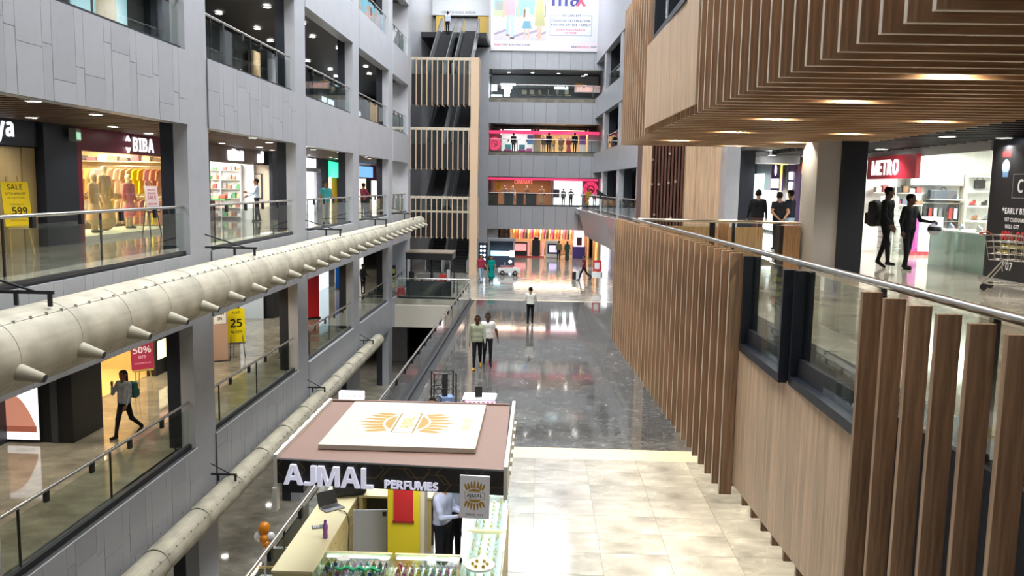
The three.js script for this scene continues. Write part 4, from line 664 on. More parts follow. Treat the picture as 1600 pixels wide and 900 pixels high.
// ---- red shop
{
  const RED = mat([0.16, 0.012, 0.03], 0.35);
  const f = struct('wall_shop_red', 'deep red shop front portal with a glass window', 'wall');
  bx('fascia', f, RED, XS - 0.15, XS + 0.2, 6.93, 7.56, -22, -28.9); bx('jamb', f, RED, XS - 0.15, XS + 0.2, 4.5, 6.93, -22, -22.3); bx('jamb', f, RED, XS - 0.15, XS + 0.2, 4.5, 6.93, -28.6, -28.9);
  bx('plinth', f, BEIGE, XS - 1.6, XS + 0.1, 4.5, 4.62, -22.3, -28.6); bx('pilaster', f, NAVY, XS - 0.2, XS + 0.15, 4.5, 7.55, -28.9, -31.2);
  for (const [a, b] of [[-22.3, -24.4], [-24.4, -26.5], [-26.5, -28.6]]) bx('window_pane', f, GLASS, XS + 0.05, XS + 0.062, 4.62, 6.93, a - 0.01, b + 0.01);
  shopShell('wall_interior_red', 'warm cream interior of the red shop', 'z', -22.05, -28.9, XS - 0.15, 4.6, 4.5, 7.5, mat([0.75, 0.58, 0.33], 0.7), [1, 0.84, 0.54], 7, -1);
  const s = thing('shop_sign', 'white glowing four letter sign with a small emblem on the red fascia', 'sign'); letters(s, 'BIBA', 0.42, 0.02, glow([0.93, 0.93, 1], 1.0), [XS + 0.205, 7.02, -25.15], PI2, font, 0.1, 1.0);
  for (const [y, k] of [[7.3, 1], [7.12, -1]]) { const q = mesh('emblem', ext([[-0.12, 0], [0, 0.16], [0.12, 0], [0.07, 0], [0, 0.1], [-0.07, 0]], 0.05), glow([0.93, 0.93, 1], 1.5), s, [XS + 0.21, y, -24.8]); q.rotation.y = PI2; q.scale.y = k; }
  const G = (c, x, z, l, o = {}) => person(l, [x, 4.62, z], PI2 - 0.3 + (o.t || 0), { shirt: c, trousers: o.tr || [0.5, 0.35, 0.2], skin: [0.7, 0.55, 0.4], plain: [0.72, 0.55, 0.38], dress: o.d || 0.45, flare: o.f || 0.24, height: 1.72, sleeve: 'long', group: o.g, arms: [[0, 0.18, 0.2], [0, 0.18, 0.3]] });
  G([0.28, 0.34, 0.42], XS - 0.7, -23.1, 'mannequin in a grey blue dress at the end of the red shop window', { d: 0.2 }); G([0.55, 0.36, 0.2], XS - 0.6, -24.3, 'mannequin in a tan embroidered coat in the red shop window', { t: 0.3 }); G([0.45, 0.30, 0.14], XS - 0.9, -25.5, 'mannequin in a long brown gown in the red shop window', { d: 0.08, f: 0.32 }); G([0.52, 0.16, 0.2], XS - 0.8, -26.8, 'mannequin in a pink printed tunic in the red shop window', { d: 0.55 });
  const cs = [[0.72, 0.28, 0.14], [0.7, 0.3, 0.2], [0.65, 0.22, 0.18], [0.75, 0.5, 0.02], [0.75, 0.55, 0.0], [0.5, 0.32, 0.2], [0.45, 0.25, 0.15], [0.6, 0.4, 0.3], [0.4, 0.2, 0.12], [0.62, 0.42, 0.24], [0.5, 0.2, 0.2], [0.35, 0.3, 0.3], [0.55, 0.35, 0.12]];
  for (const [y, n, w] of [[6.62, 17, 'upper'], [5.6, 17, 'lower']]) { const t = thing('clothes_rail', w + ' steel rail of kurtas on the side wall of the red shop', 'clothes rail'); mesh('bar', [rod([XS - 0.25, y, -28.35], [XS - 3.9, y, -28.35], 0.016, 8)], STEEL, t); for (const x of [XS - 0.3, XS - 3.8]) mesh('arm', [rod([x, y, -28.35], [x, y, -28.78], 0.014, 6)], STEEL, t); for (let i = 0; i < n; i++) garment(cs[(i * (w === 'upper' ? 1 : 3) + (w === 'upper' ? 0 : 1)) % 13], XS - 0.4 - i * 0.205, y - 0.1, -28.35, 1.15, `kurta on the ${w} side wall rail of the red shop`, `kurtas on the ${w} red shop rail`, 0.8); }
  const sp = thing('wall_shelving', 'pale high shelf of folded cloth in the red shop', 'shelving'); bx('shelf', sp, WHITE, XS - 3.9, XS - 0.3, 6.76, 6.79, -28.4, -28.78); goods([[0.3, 0.16, 0.12], [0.7, 0.6, 0.5], [0.4, 0.14, 0.2], [0.12, 0.1, 0.1]], 9, 'folded cloth on the high shelf', 'folded cloth on the high shelf of the red shop', (i) => [XS - 0.6 - i * 0.38, 6.79, -28.6, 0.3, 0.12 + 0.05 * (i % 3), 0.28]);
  easel('pink and white offer easel in front of the red shop window', [XS + 0.7, 4.5, -25.2], 1.2, 0.5, 0.75, 0.75, signTex(200, 300, '#f0dfe0', [['END OF', 60, 34, '#b03050'], ['SEASON', 100, 34, '#b03050'], ['SALE', 160, 62, '#b03050'], ['NOW ON', 230, 34, '#b03050']]), [0.03, 0.03, 0.03]);
}
// ---- white shelved shop
{
  const f = struct('wall_shop_white', 'taupe fascia and bright white interior of the shelved shop', 'wall');
  bx('fascia', f, mat([0.20, 0.15, 0.13], 0.5), XS - 0.15, XS + 0.1, 6.9, 7.56, -31.2, -39.6); bx('jamb', f, NAVY, XS - 0.2, XS + 0.15, 4.5, 7.55, -39.4, -43.4);
  bx('feature_wall', f, mat([0.72, 0.62, 0.48], 0.6), XS - 4, XS + 0.45, 4.5, 6.9, -37.2, -37.4); bx('lower_jamb', f, NAVY, XS + 0.45, XS + 0.6, 4.5, 7.5, -37.1, -39.4);
  shopShell('wall_interior_white', 'white shelved interior of the shop', 'z', -31.2, -37.1, XS - 0.15, 3.4, 4.5, 7.5, WHITE, [1, 0.97, 0.92], 6, -1);
  const s = thing('shop_sign', 'two white glowing words on the taupe fascia', 'sign'); for (const [z, w, h] of [[-33.1, 0.34, 0.4], [-33.55, 0.4, 0.46], [-34.05, 0.36, 0.4], [-34.5, 0.3, 0.42], [-36.6, 0.4, 0.36], [-37.05, 0.3, 0.5]]) bx('letter', s, glow([0.9, 0.9, 1], 1.8), XS + 0.1, XS + 0.16, 7.0, 7.0 + h, z, z - w, 0.05);
  const p = thing('framed_picture', 'tall black framed picture on the cream wall of the shelved shop', 'picture', [XS - 0.26, 5.98, -37.17], 0); bx('frame', p, BLACK, -0.37, 0.37, -0.55, 0.55, -0.01, 0.02); printed('print', p, 0.66, 1.02, canvasTex(128, 160, (c) => { c.fillStyle = '#cfc6b6'; c.fillRect(0, 0, 128, 160); c.fillStyle = '#3a302c'; c.beginPath(); c.ellipse(66, 60, 28, 36, 0.2, 0, 7); c.fill(); c.fillRect(40, 90, 60, 70); c.fillStyle = '#8a7466'; c.beginPath(); c.ellipse(56, 66, 15, 22, 0.1, 0, 7); c.fill(); }), [0, 0, 0.025]);
  const sh = thing('wall_shelving', 'white wall shelving full of boxes in the shelved shop', 'shelving'); for (let k = 0; k < 6; k++) bx('shelf', sh, mat([0.5, 0.45, 0.4], 0.5), XS - 2.5, XS - 0.72, 4.62 + k * 0.4, 4.65 + k * 0.4, -36.8, -37.15); bx('back_panel', sh, WHITE, XS - 2.5, XS - 0.72, 4.5, 6.9, -37.15, -37.19); for (const x of [XS - 2.5, XS - 1.6, XS - 0.72]) bx('upright', sh, WHITE, x - 0.02, x + 0.02, 4.5, 6.9, -36.78, -37.15);
  const pal = [[0.8, 0.78, 0.74], [0.35, 0.1, 0.08], [0.7, 0.55, 0.3], [0.1, 0.3, 0.12], [0.75, 0.7, 0.65], [0.5, 0.2, 0.12], [0.3, 0.25, 0.22]];
  goods(pal, 48, 'boxes on the white shelving', 'small product box on the white wall shelving', (i) => [XS - 0.85 - (i % 8) * 0.2 - (i % 8 > 3 ? 0.05 : 0), 4.65 + Math.floor(i / 8) * 0.4, -36.95, 0.15, 0.12 + 0.14 * ((i * 7) % 5) / 5, 0.2]);
  const t = thing('display_table', 'green edged display table at the front of the shelved shop', 'table', [XS - 1.6, 4.5, -35.6], PI2); bx('top', t, mat([0.1, 0.34, 0.12], 0.5), -0.3, 0.3, 0.86, 0.92, -0.75, 0.75); bx('body', t, mat([0.24, 0.08, 0.06], 0.6), -0.26, 0.26, 0, 0.86, -0.5, 0.1);
  goods([[0.7, 0.5, 0.3], [0.5, 0.12, 0.08], [0.7, 0.66, 0.6]], 5, 'packs on the green table', 'small pack on the green display table', (i) => [XS - 2.2 + i * 0.29, 5.42, -35.6, 0.22, 0.14 + 0.05 * (i % 3), 0.2]);
}
// ---- further shops of the first gallery
{
  const f = struct('wall_shop_bright', 'bright white shop fronts further along the first gallery', 'wall');
  bx('lit_wall', f, glow([1, 0.98, 1], 1.6), XS - 0.3, XS - 0.2, 4.5, 6.75, -43.6, -47.4); bx('frame_bar', f, CLAD, XS - 0.1, XS + 0.05, 4.5, 7.5, -46.5, -46.7); bx('frame_bar', f, CLAD, XS - 0.1, XS + 0.05, 6.75, 6.95, -43.4, -47.4); bx('pilaster', f, NAVY, XS - 0.2, XS + 0.1, 4.5, 7.5, -47.4, -49.0); bx('back', f, PLASTER, XS - 0.5, XS - 0.3, 4.5, 7.5, -43.4, -57);
  areaLight('shop_front_light', XS - 0.15, 5.6, -45.5, 3.8, 2.0, col(1, 0.98, 1), 1.6, 0, PI2);
  const s = thing('shop_sign', 'white lit sign box over the bright shop front', 'sign'); bx('lightbox', s, glow([0.9, 0.93, 1], 3), XS - 0.05, XS + 0.05, 6.97, 7.45, -43.8, -46.4);
  const g = thing('shop_sign', 'green lit sign over the yellow shop front', 'sign'); bx('lightbox', g, glow([0.0, 0.75, 0.35], 1.6), XS - 0.05, XS + 0.12, 6.5, 7.4, -49.1, -51.5);
  bx('yellow_wall', f, mat([0.75, 0.48, 0.02], 0.5), XS - 0.25, XS - 0.05, 4.5, 6.5, -50.4, -51.7); bx('lit_wall', f, glow([1, 0.9, 0.6], 1.6), XS - 0.25, XS - 0.1, 4.5, 6.5, -49.0, -50.4); bx('pilaster', f, NAVY, XS - 0.2, XS + 0.1, 4.5, 7.5, -51.7, -57);
  const b = thing('shop_sign', 'blue lit sign above the cream doorway', 'sign'); bx('lightbox', b, glow([0.15, 0.4, 0.8], 1.2), XS - 0.05, XS + 0.1, 6.6, 7.35, -57.2, -62); bx('red_end', b, mat([0.4, 0.02, 0.05], 0.4), XS - 0.05, XS + 0.1, 6.4, 7.5, -62, -65);
  bx('lit_wall', f, glow([1, 0.85, 0.55], 1.4), XS - 0.3, XS - 0.1, 4.5, 6.5, -57.2, -60.5); bx('dark_wall', f, NAVY, XS - 0.3, XS - 0.1, 4.5, 6.5, -60.5, -62.4); bx('lit_wall', f, glow([1, 0.96, 0.95], 2), XS - 0.3, XS - 0.1, 4.5, 6.4, -62.4, -65); bx('pilaster', f, NAVY, XS - 0.3, XS + 0.1, 4.5, 7.5, -65, -69);
  bx('lit_wall', f, glow([0.35, 0.75, 0.85], 0.8), XS - 0.3, XS - 0.1, 4.5, 7.3, -69, -73); bx('lit_wall', f, glow([0.7, 0.75, 0.1], 0.5), XS - 0.3, XS - 0.1, 4.5, 6.6, -76, -79);
}
// ---- ground gallery
{
  const f = struct('wall_shop_ground', 'shop fronts of the ground gallery with dark piers', 'wall');
  bx('pier', f, BLACK, -13, -10.85, 0, 2.9, -18.95, -20.3); bx('pier_rib', f, mat([0.06, 0.065, 0.08], 0.4), -11.35, -11.2, 0, 2.9, -18.9, -18.96); bx('wall_sheet', f, NAVY, XS - 0.3, XS, 0, 2.9, 0, -19);
  bx('pier', f, NAVY, XS - 0.2, XS + 0.7, 0, 2.9, -26.8, -28.0); bx('pier', f, BLACK, XS - 0.2, XS + 0.3, 0, 2.9, -30.5, -33.5); bx('pier', f, BLACK, XS - 0.2, XS + 0.4, 0, 2.9, -37.7, -44.5);
  shopShell('wall_interior_ground', 'warm lit interior of the ground gallery shop', 'z', -20.4, -26.8, XS, 4.4, 0, 2.9, mat([0.62, 0.45, 0.22], 0.7), [1, 0.78, 0.42], 4, -1);
  bx('shop_floor', f, mat([0.62, 0.45, 0.2], 0.35), XS - 4, XS + 0.05, 0, 0.012, -20.4, -26.7);
  shopShell('wall_interior_ground', 'cool lit interior of the ground gallery shop with the yellow sign', 'z', -33.6, -37.6, XS, 4.4, 0, 2.9, mat([0.6, 0.64, 0.66], 0.6), [0.92, 0.97, 1], 2.2, -1);
  bx('lit_wall', f, glow([0.55, 0.75, 0.9], 1.2), XS - 0.3, XS - 0.2, 0, 2.6, -44.6, -50); bx('lit_wall', f, glow([0.95, 0.9, 0.8], 1.0), XS - 0.3, XS - 0.2, 0, 2.6, -52, -60);
  const p = thing('poster_lightbox', 'lit white poster of a brown boot on the black pier', 'poster', [-12.02, 0.72, -18.93]); bx('case', p, BLACK, -0.42, 0.42, -0.66, 0.66, 0, 0.05);
  printed('print', p, 0.8, 1.28, canvasTex(128, 200, (c) => { c.fillStyle = '#f2eeee'; c.fillRect(0, 0, 128, 200); c.fillStyle = '#a06a58'; c.beginPath(); c.moveTo(0, 20); c.bezierCurveTo(70, 30, 90, 90, 118, 150); c.lineTo(118, 172); c.lineTo(0, 172); c.fill(); c.fillStyle = '#7a4434'; c.fillRect(0, 150, 118, 22); c.fillStyle = '#555'; c.font = '12px sans-serif'; c.fillText('NEW SEASON', 36, 192); }), [0, 0, 0.056], 0, 1.3);
  const rails = [[0.5, 0.12, 0.1], [0.2, 0.25, 0.3], [0.6, 0.5, 0.3], [0.35, 0.1, 0.2], [0.55, 0.3, 0.1]]; rail('low clothes rail inside the warm ground gallery shop', XS - 2.6, 1.5, -21, -26, 0); for (let i = 0; i < 16; i++) garment(rails[i % 5], XS - 2.6, 1.4, -21.1 - i * 0.31, 0.3, 'folded sleeve top on the ground shop rail', 'tops on the ground shop rail', 0.8);
  const tb = thing('display_table', 'low black and cream display table in the warm ground shop', 'table', [XS - 0.6, 0, -22.3]); bx('top', tb, mat([0.75, 0.6, 0.35], 0.4), -0.5, 0.5, 0.42, 0.46, -0.8, 0.8); for (const [a, b] of [[-0.45, -0.75], [0.45, -0.75], [-0.45, 0.75], [0.45, 0.75]]) bx('leg', tb, BLACK, a - 0.03, a + 0.03, 0, 0.42, b - 0.03, b + 0.03);
  easel('pink fifty percent offer easel on the ground gallery', [-11.15, 0, -23.1], 0.75, 0.62, 0.74, 0.86, signTex(200, 240, '#b8325a', [['50%', 90, 84, '#ffffff'], ['OFF', 140, 40, '#f4c8d4'], ['SELECTED STYLES', 190, 18, '#f4c8d4']]), [0.6, 0.45, 0.15]);
  easel('yellow board with the number twenty five on the ground gallery', [-10.6, 0, -29.0], 0.6, 0.62, 1.2, 0.55, signTex(200, 380, '#ead800', [['FLAT', 60, 40, '#222'], ['25', 210, 130, '#111'], ['% OFF', 280, 44, '#222']]), [0.1, 0.1, 0.1], 0.08);
  const wb = thing('white_notice', 'white notice panel standing behind the yellow number board', 'notice', [-10.95, 0, -28.4], 0.6); bx('panel', wb, mat([0.62, 0.42, 0.33], 0.6), -0.25, 0.25, 0.02, 1.9, -0.02, 0.02); printed('print', wb, 0.4, 0.5, signTex(100, 120, '#f4f4f4', [['NEW', 45, 34, '#222'], ['IN', 90, 34, '#222']]), [0, 1.55, 0.025]); bx('foot', wb, BLACK, -0.3, 0.3, 0, 0.02, -0.15, 0.15);
  const rb = thing('banner_stand', 'tall plain red banner stand on the ground gallery', 'banner', [-10.3, 0, -37.9], 0.7); bx('panel', rb, mat([0.75, 0.02, 0.03], 0.5), -0.32, 0.32, 0.06, 2.4, -0.01, 0.01); bx('foot', rb, BLACK, -0.34, 0.34, 0, 0.06, -0.12, 0.12);
  const bb = thing('banner_stand', 'tall blue banner stand beyond the red one', 'banner', [-11.6, 0, -49.0], 0.8); bx('panel', bb, mat([0.0, 0.10, 0.5], 0.5), -0.4, 0.4, 0.06, 2.5, -0.01, 0.01); bx('foot', bb, BLACK, -0.42, 0.42, 0, 0.06, -0.12, 0.12);
  const yb = thing('floor_notice', 'small yellow hazard notice leaning at the gallery glass', 'notice', [-8.25, 0, -29.3], 1.2); const yp = bx('panel', yb, mat([0.85, 0.62, 0.0], 0.5), -0.16, 0.16, 0, 0.6, -0.01, 0.01); bx('panel', yb, mat([0.85, 0.62, 0.0], 0.5), -0.16, 0.16, 0, 0.6, -0.1, -0.08);
  const pinks = thing('lightbox', 'warm lit display case beside the pink offer easel', 'lightbox', [XS + 0.2, 0, -26.3]); bx('case', pinks, BLACK, -0.15, 0.15, 0, 2.2, -0.45, 0.45); bx('panel', pinks, glow([1, 0.8, 0.4], 1.5), 0.151, 0.16, 0.5, 1.1, -0.3, 0.3); bx('panel', pinks, glow([1, 0.35, 0.2], 0.9), 0.151, 0.16, 1.25, 2.0, -0.3, 0.3);
}
// ---- upper galleries: dim fronts
{
  const f = struct('wall_shop_upper', 'dim shop fronts along the upper galleries', 'wall');
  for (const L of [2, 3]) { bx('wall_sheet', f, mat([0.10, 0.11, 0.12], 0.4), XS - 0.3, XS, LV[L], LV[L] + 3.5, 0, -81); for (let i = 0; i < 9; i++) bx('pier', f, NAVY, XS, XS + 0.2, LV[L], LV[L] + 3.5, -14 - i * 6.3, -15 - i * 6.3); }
  bx('lit_wall', f, glow([0.25, 0.6, 0.75], 0.7), XS, XS + 0.05, 9, 11.9, -22.4, -25.4); bx('lit_wall', f, glow([0.9, 0.55, 0.25], 0.35), XS + 0.05, XS + 0.08, 9.4, 11.7, -23.6, -24.7);
  for (const [z, c] of [[-36, [0.75, 0.55, 0.35]], [-38.5, [0.7, 0.7, 0.72]]]) { const t = thing('display_drape', z === -36 ? 'ochre patterned drape on the second gallery shop front' : 'pale grey drape on the second gallery shop front', 'drape', [XS + 0.25, 9, z], PI2); for (let k = 0; k < 4; k++) mesh('fold', [rod([-0.36 + k * 0.24, 0, 0], [-0.36 + k * 0.24, 2.6, 0], 0.14, 8)], mat(c, 0.8), t); }
  for (const [L, z] of [[2, -48], [2, -56], [3, -44]]) bx('lit_wall', f, glow([0.8, 0.9, 1], 1.4), XS, XS + 0.06, LV[L] + 0.6, LV[L] + 2, z, z - 2.6);
}
// ---- shoe shop on the landing
{
  const X = 9.3, f = struct('wall_shop_shoes', 'white interior and glass front of the shoe shop on the landing', 'wall');
  shopShell('wall_interior_shoes', 'brilliant white interior of the shoe shop', 'z', -18.0, -25.2, X + 0.05, 5.2, 4.5, 7.42, WHITE, [1, 0.98, 0.9], 7.5, 1);
  for (const [a, b] of [[-18.05, -20.4], [-20.4, -22.7]]) bx('window_pane', f, GLASS, X + 0.03, X + 0.042, 4.5, 7.1, a, b + 0.02); bx('header', f, mat([0.5, 0.5, 0.52], 0.4), X - 0.02, X + 0.06, 7.1, 7.42, -18, -25.2); bx('frame_bar', f, STEEL, X + 0.01, X + 0.05, 4.5, 7.1, -22.7, -22.74);
  const s = thing('shop_sign', 'red sign board with white glowing letters over the shoe shop', 'sign'); bx('board', s, mat([0.42, 0.015, 0.035], 0.4), X - 0.14, X - 0.03, 6.56, 7.16, -21.2, -24.3);
  letters(s, 'METRO', 0.4, 0.015, glow([1, 0.95, 1], 1.1), [X - 0.145, 6.66, -23.95], -PI2, font, 0.04, 1.02);
  const ZB = -25.0, sh = thing('wall_shelving', 'white niche shelving with dark bags on the far wall of the shoe shop', 'shelving'); for (let k = 0; k < 5; k++) bx('shelf', sh, WHITE, 12.15, 13.6, 5.0 + k * 0.42, 5.03 + k * 0.42, ZB, ZB + 0.35); bx('frame', sh, mat([0.4, 0.38, 0.34], 0.5), 12.1, 12.15, 4.5, 6.75, ZB, ZB + 0.36); bx('frame', sh, mat([0.4, 0.38, 0.34], 0.5), 12.15, 13.6, 6.71, 6.75, ZB, ZB + 0.36);
  for (let k = 0; k < 3; k++) for (let i = 0; i < 4; i++) { const t = thing('shoe', 'single shoe in the niche shelving of the shoe shop', 'shoe', [12.4 + i * 0.33 + (k % 2) * 0.08, 5.032 + k * 0.42, ZB + 0.18], 0.3, 'shoes in the niche shelving'), c = [[0.03, 0.03, 0.03], [0.3, 0.12, 0.06], [0.4, 0.05, 0.05], [0.2, 0.2, 0.22]][(k + i * 2) % 4]; mesh('upper', [sph(0, 0.06, 0, 0.055, 2, 1.1, 0.9, 8), sph(0.06, 0.1, 0, 0.05, 1, 1.3, 0.8, 8)], mat(c, 0.5), t); mesh('sole', boxGeo(0.25, 0.02, 0.08, 0.008), mat([0.1, 0.08, 0.06], 0.6), t, [0.0, 0.01, 0]); }
  for (const [x, y, w, h] of [[12.55, 6.43, 0.3, 0.24], [13.1, 6.43, 0.24, 0.22]]) { const t = thing('hanging_bag', w > 0.25 ? 'black bag hung in the top of the niche shelving' : 'smaller dark bag hung in the niche shelving', 'bag', [x, y, ZB + 0.2]); mesh('bag', boxGeo(w, h, 0.08, 0.02), BLACK, t, [0, 0.05, 0]); mesh('handle', [new THREE.TorusGeometry(w * 0.3, 0.01, 5, 12, Math.PI).translate(0, h / 2 + 0.05, 0)], BLACK, t); }
  const rk = thing('sandal_rack', 'dark panel rack hung with footwear on the far wall of the shoe shop', 'rack', [11.55, 4.5, ZB + 0.1]); bx('back_panel', rk, mat([0.05, 0.05, 0.055], 0.5), -0.55, 0.5, 0.1, 1.5, -0.06, -0.02); mesh('bar', [rod([-0.55, 1.42, 0.05], [0.5, 1.42, 0.05], 0.015, 6), rod([-0.55, 0.9, 0.05], [0.5, 0.9, 0.05], 0.015, 6)], STEEL, rk); bx('side', rk, STEEL, -0.58, -0.55, 0, 1.5, -0.06, 0.06); bx('side', rk, STEEL, 0.5, 0.53, 0, 1.5, -0.06, 0.06);
  for (let i = 0; i < 14; i++) { const t = thing('hung_sandal', 'sandal hanging on the dark panel rack', 'sandal', [11.08 + (i % 7) * 0.145, 5.88 - Math.floor(i / 7) * 0.52, ZB + 0.17], 0, 'sandals on the dark rack'); mesh('sole', [bg(-0.045, 0.045, -0.4, -0.1, -0.015, 0.015)], mat([[0.02, 0.02, 0.02], [0.35, 0.03, 0.03], [0.5, 0.5, 0.5], [0.12, 0.12, 0.13]][i % 4], 0.6), t); mesh('strap', [rod([0, -0.1, 0], [0, 0.02, 0], 0.008, 5)], BLACK, t); }
  const uc = thing('wall_cabinet', 'grey wall cabinet high on the far wall of the shoe shop', 'cabinet', [11.3, 6.42, ZB + 0.15]); bx('body', uc, mat([0.42, 0.43, 0.43], 0.5), -0.75, 0.75, 0.0, 0.75, -0.14, 0.14); bx('door', uc, mat([0.5, 0.5, 0.5], 0.5), -0.73, -0.01, 0.02, 0.73, 0.14, 0.16); bx('door', uc, mat([0.5, 0.5, 0.5], 0.5), 0.01, 0.73, 0.02, 0.73, 0.14, 0.16);
  const dc = thing('travel_case', 'dark travel case on the ledge under the grey wall cabinet', 'case', [11.55, 5.88 + 0.14, ZB + 0.2]); bx('body', dc, mat([0.03, 0.035, 0.05], 0.5), -0.42, 0.36, 0.02, 0.28, -0.1, 0.1, 0.03); mesh('handle', [new THREE.TorusGeometry(0.07, 0.012, 5, 12, Math.PI).translate(0, 0.28, 0)], BLACK, dc); bx('ledge', dc, WHITE, -0.42, 0.5, 0, 0.02, -0.15, 0.14);
  goods([[0.03, 0.03, 0.03], [0.25, 0.12, 0.06], [0.5, 0.45, 0.4], [0.3, 0.05, 0.05], [0.1, 0.12, 0.2]], 14, 'shoe boxes on the low ledge', 'shoe box on the low ledge of the shoe shop', (i) => [9.7 + (i % 7) * 0.19, 5.86 + Math.floor(i / 7) * 0.34, ZB + 0.15, 0.16, 0.12 + 0.04 * (i % 3), 0.2]); const ld = thing('wall_shelving', 'two white ledges of shoe boxes in the shoe shop', 'shelving'); for (const y of [5.84, 6.18]) bx('shelf', ld, WHITE, 9.55, 10.95, y, y + 0.02, ZB, ZB + 0.3);
  const db = (z, l) => { const t = thing('display_plinth', l, 'plinth', [X + 0.55, 4.5, z]); bx('glass_side', t, mat([0.55, 0.66, 0.62], 0.15), -0.4, 0.4, 0, 0.82, -0.62, 0.62); bx('top', t, WHITE, -0.42, 0.42, 0.82, 0.86, -0.64, 0.64); return t; };
  db(-18.8, 'pale glass sided plinth at the corner of the shoe shop'); db(-20.2, 'pale glass sided plinth next to the standing rack');
  for (const [z, c] of [[-18.6, [0.5, 0.1, 0.1]], [-19.1, [0.6, 0.6, 0.6]], [-19.9, [0.5, 0.52, 0.58]], [-20.4, [0.3, 0.34, 0.5]]]) { const t = thing('shoe', 'trainer on a pale plinth in the shoe shop window', 'shoe', [X + 0.45, 5.36, z], 1.4, 'trainers on the plinths'); mesh('upper', [sph(0, 0.06, 0, 0.06, 2.2, 1, 0.9, 8), sph(0.08, 0.1, 0, 0.05, 1, 1.1, 0.85, 8)], mat(c, 0.5), t); mesh('sole', boxGeo(0.29, 0.03, 0.1, 0.01), WHITE, t, [0, 0.015, 0]); }
  const cp = thing('cash_counter', 'white and magenta counter inside the shoe shop door', 'counter', [10.6, 4.5, -23.9]); bx('body', cp, WHITE, -0.45, 0.45, 0, 1.05, -0.3, 0.3); bx('accent', cp, mat([0.4, 0.05, 0.3], 0.4), -0.45, -0.2, 0, 1.05, 0.3, 0.31); bx('kick', cp, mat([0.4, 0.02, 0.05], 0.4), -0.45, 0.45, 0, 0.1, 0.31, 0.32);
  const bk = thing('wall_shelving', 'tall white stepped shelving inside the shoe shop door', 'shelving'); for (let k = 0; k < 9; k++) bx('shelf', bk, mat([0.42, 0.38, 0.38], 0.5), 9.45, 9.95, 4.66 + k * 0.15, 4.69 + k * 0.15, -23.6, -23.95); bx('back_panel', bk, WHITE, 9.45, 9.95, 4.5, 6.1, -23.95, -23.99);
  // banner and trolley by the dark wall
  const b = thing('roll_banner', 'black roll-up banner with white, red and yellow print beside the shoe shop', 'banner', [9.1, 4.5, -16.2], -PI2); const bb = bx('panel', b, BLACK, -1.3, 1.3, 0.06, 2.65, -0.02, 0);
  bx('foot', b, STEEL, -1.3, 1.3, 0, 0.06, -0.12, 0.12);
  printed('print', b, 2.56, 2.56, canvasTex(512, 512, (c) => { c.fillStyle = '#1c1a1c'; c.fillRect(0, 0, 512, 512); c.fillStyle = '#8a1c1c'; c.fillRect(60, 20, 60, 22); c.fillStyle = '#9ab0c8'; c.beginPath(); c.arc(90, 80, 28, 0, 7); c.fill(); c.fillStyle = '#6688aa'; c.fillRect(70, 100, 40, 20); c.strokeStyle = '#888'; c.lineWidth = 3; c.strokeRect(150, 110, 110, 90); c.fillStyle = '#ddd'; c.font = 'bold 70px sans-serif'; c.fillText('C', 180, 180); c.fillStyle = '#e8e8e8'; c.font = 'bold 32px sans-serif'; c.fillText('*EARLY BIRD OFFER', 90, 262); c.font = 'bold 22px sans-serif'; c.fillText('1ST CUSTOMERS', 110, 292); c.fillText('WILL GET', 120, 318); c.fillStyle = '#d83030'; c.font = 'bold 48px sans-serif'; c.fillText('40% OFF', 90, 364); c.fillStyle = '#cbb83a'; c.font = 'bold 20px sans-serif'; c.fillText('ON MEMBERSHIP', 100, 394); c.fillText('24 PLAY & PLAY CLUB', 80, 418); c.fillStyle = '#ddd'; c.font = 'bold 44px sans-serif'; c.fillText('( 07', 120, 480); }), [0, 1.36, 0.004]);
  const tr = thing('shopping_trolley', 'wire shopping trolley parked before the black banner', 'trolley', [8.42, 4.5, -15.1], -0.7), W = [];
  const wire = (a, c) => W.push(rod(a, c, 0.006, 4)), lo = 0.55, hi = 0.98; for (let i = 0; i <= 8; i++) { const t = i / 8; wire([-0.42 + t * 0.84, lo, -0.2], [-0.5 + t * 1.0, hi, -0.26]); wire([-0.42 + t * 0.84, lo, 0.2], [-0.5 + t * 1.0, hi, 0.26]); wire([-0.42 + t * 0.84, lo, -0.2], [-0.42 + t * 0.84, lo, 0.2]); } for (let j = 0; j <= 4; j++) { const t = j / 4, x = 0.42 + t * 0.08, z = 0.2 + t * 0.06, y = lerp(lo, hi, t); wire([-x, y, -z], [x, y, -z]); wire([-x, y, z], [x, y, z]); wire([x, y, -z], [x, y, z]); wire([-x, y, -z], [-x, y, z]); }
  mesh('basket', W, mat([0.45, 0.42, 0.38], 0.35, { metalness: 0.8 }), tr); mesh('frame', [rod([-0.5, 0.12, -0.24], [0.4, 0.12, -0.2], 0.014, 6), rod([-0.5, 0.12, 0.24], [0.4, 0.12, 0.2], 0.014, 6), rod([0.4, 0.12, -0.2], [0.3, 0.55, -0.2], 0.014, 6), rod([0.4, 0.12, 0.2], [0.3, 0.55, 0.2], 0.014, 6), rod([-0.5, 0.12, -0.24], [-0.2, 0.55, -0.2], 0.014, 6), rod([-0.5, 0.12, 0.24], [-0.2, 0.55, 0.2], 0.014, 6)], STEEL, tr); mesh('handle', [rod([-0.58, 1.02, -0.26], [-0.58, 1.02, 0.26], 0.018, 8), rod([-0.5, 0.98, -0.26], [-0.58, 1.02, -0.26], 0.012, 6), rod([-0.5, 0.98, 0.26], [-0.58, 1.02, 0.26], 0.012, 6)], mat([0.5, 0.08, 0.02], 0.5), tr);
  for (const [x, z] of [[-0.46, -0.24], [-0.46, 0.24], [0.38, -0.2], [0.38, 0.2]]) { const w = new THREE.CylinderGeometry(0.06, 0.06, 0.03, 12); w.rotateX(PI2); w.translate(x, 0.062, z); mesh('wheel', w, BLACK, tr); }
}
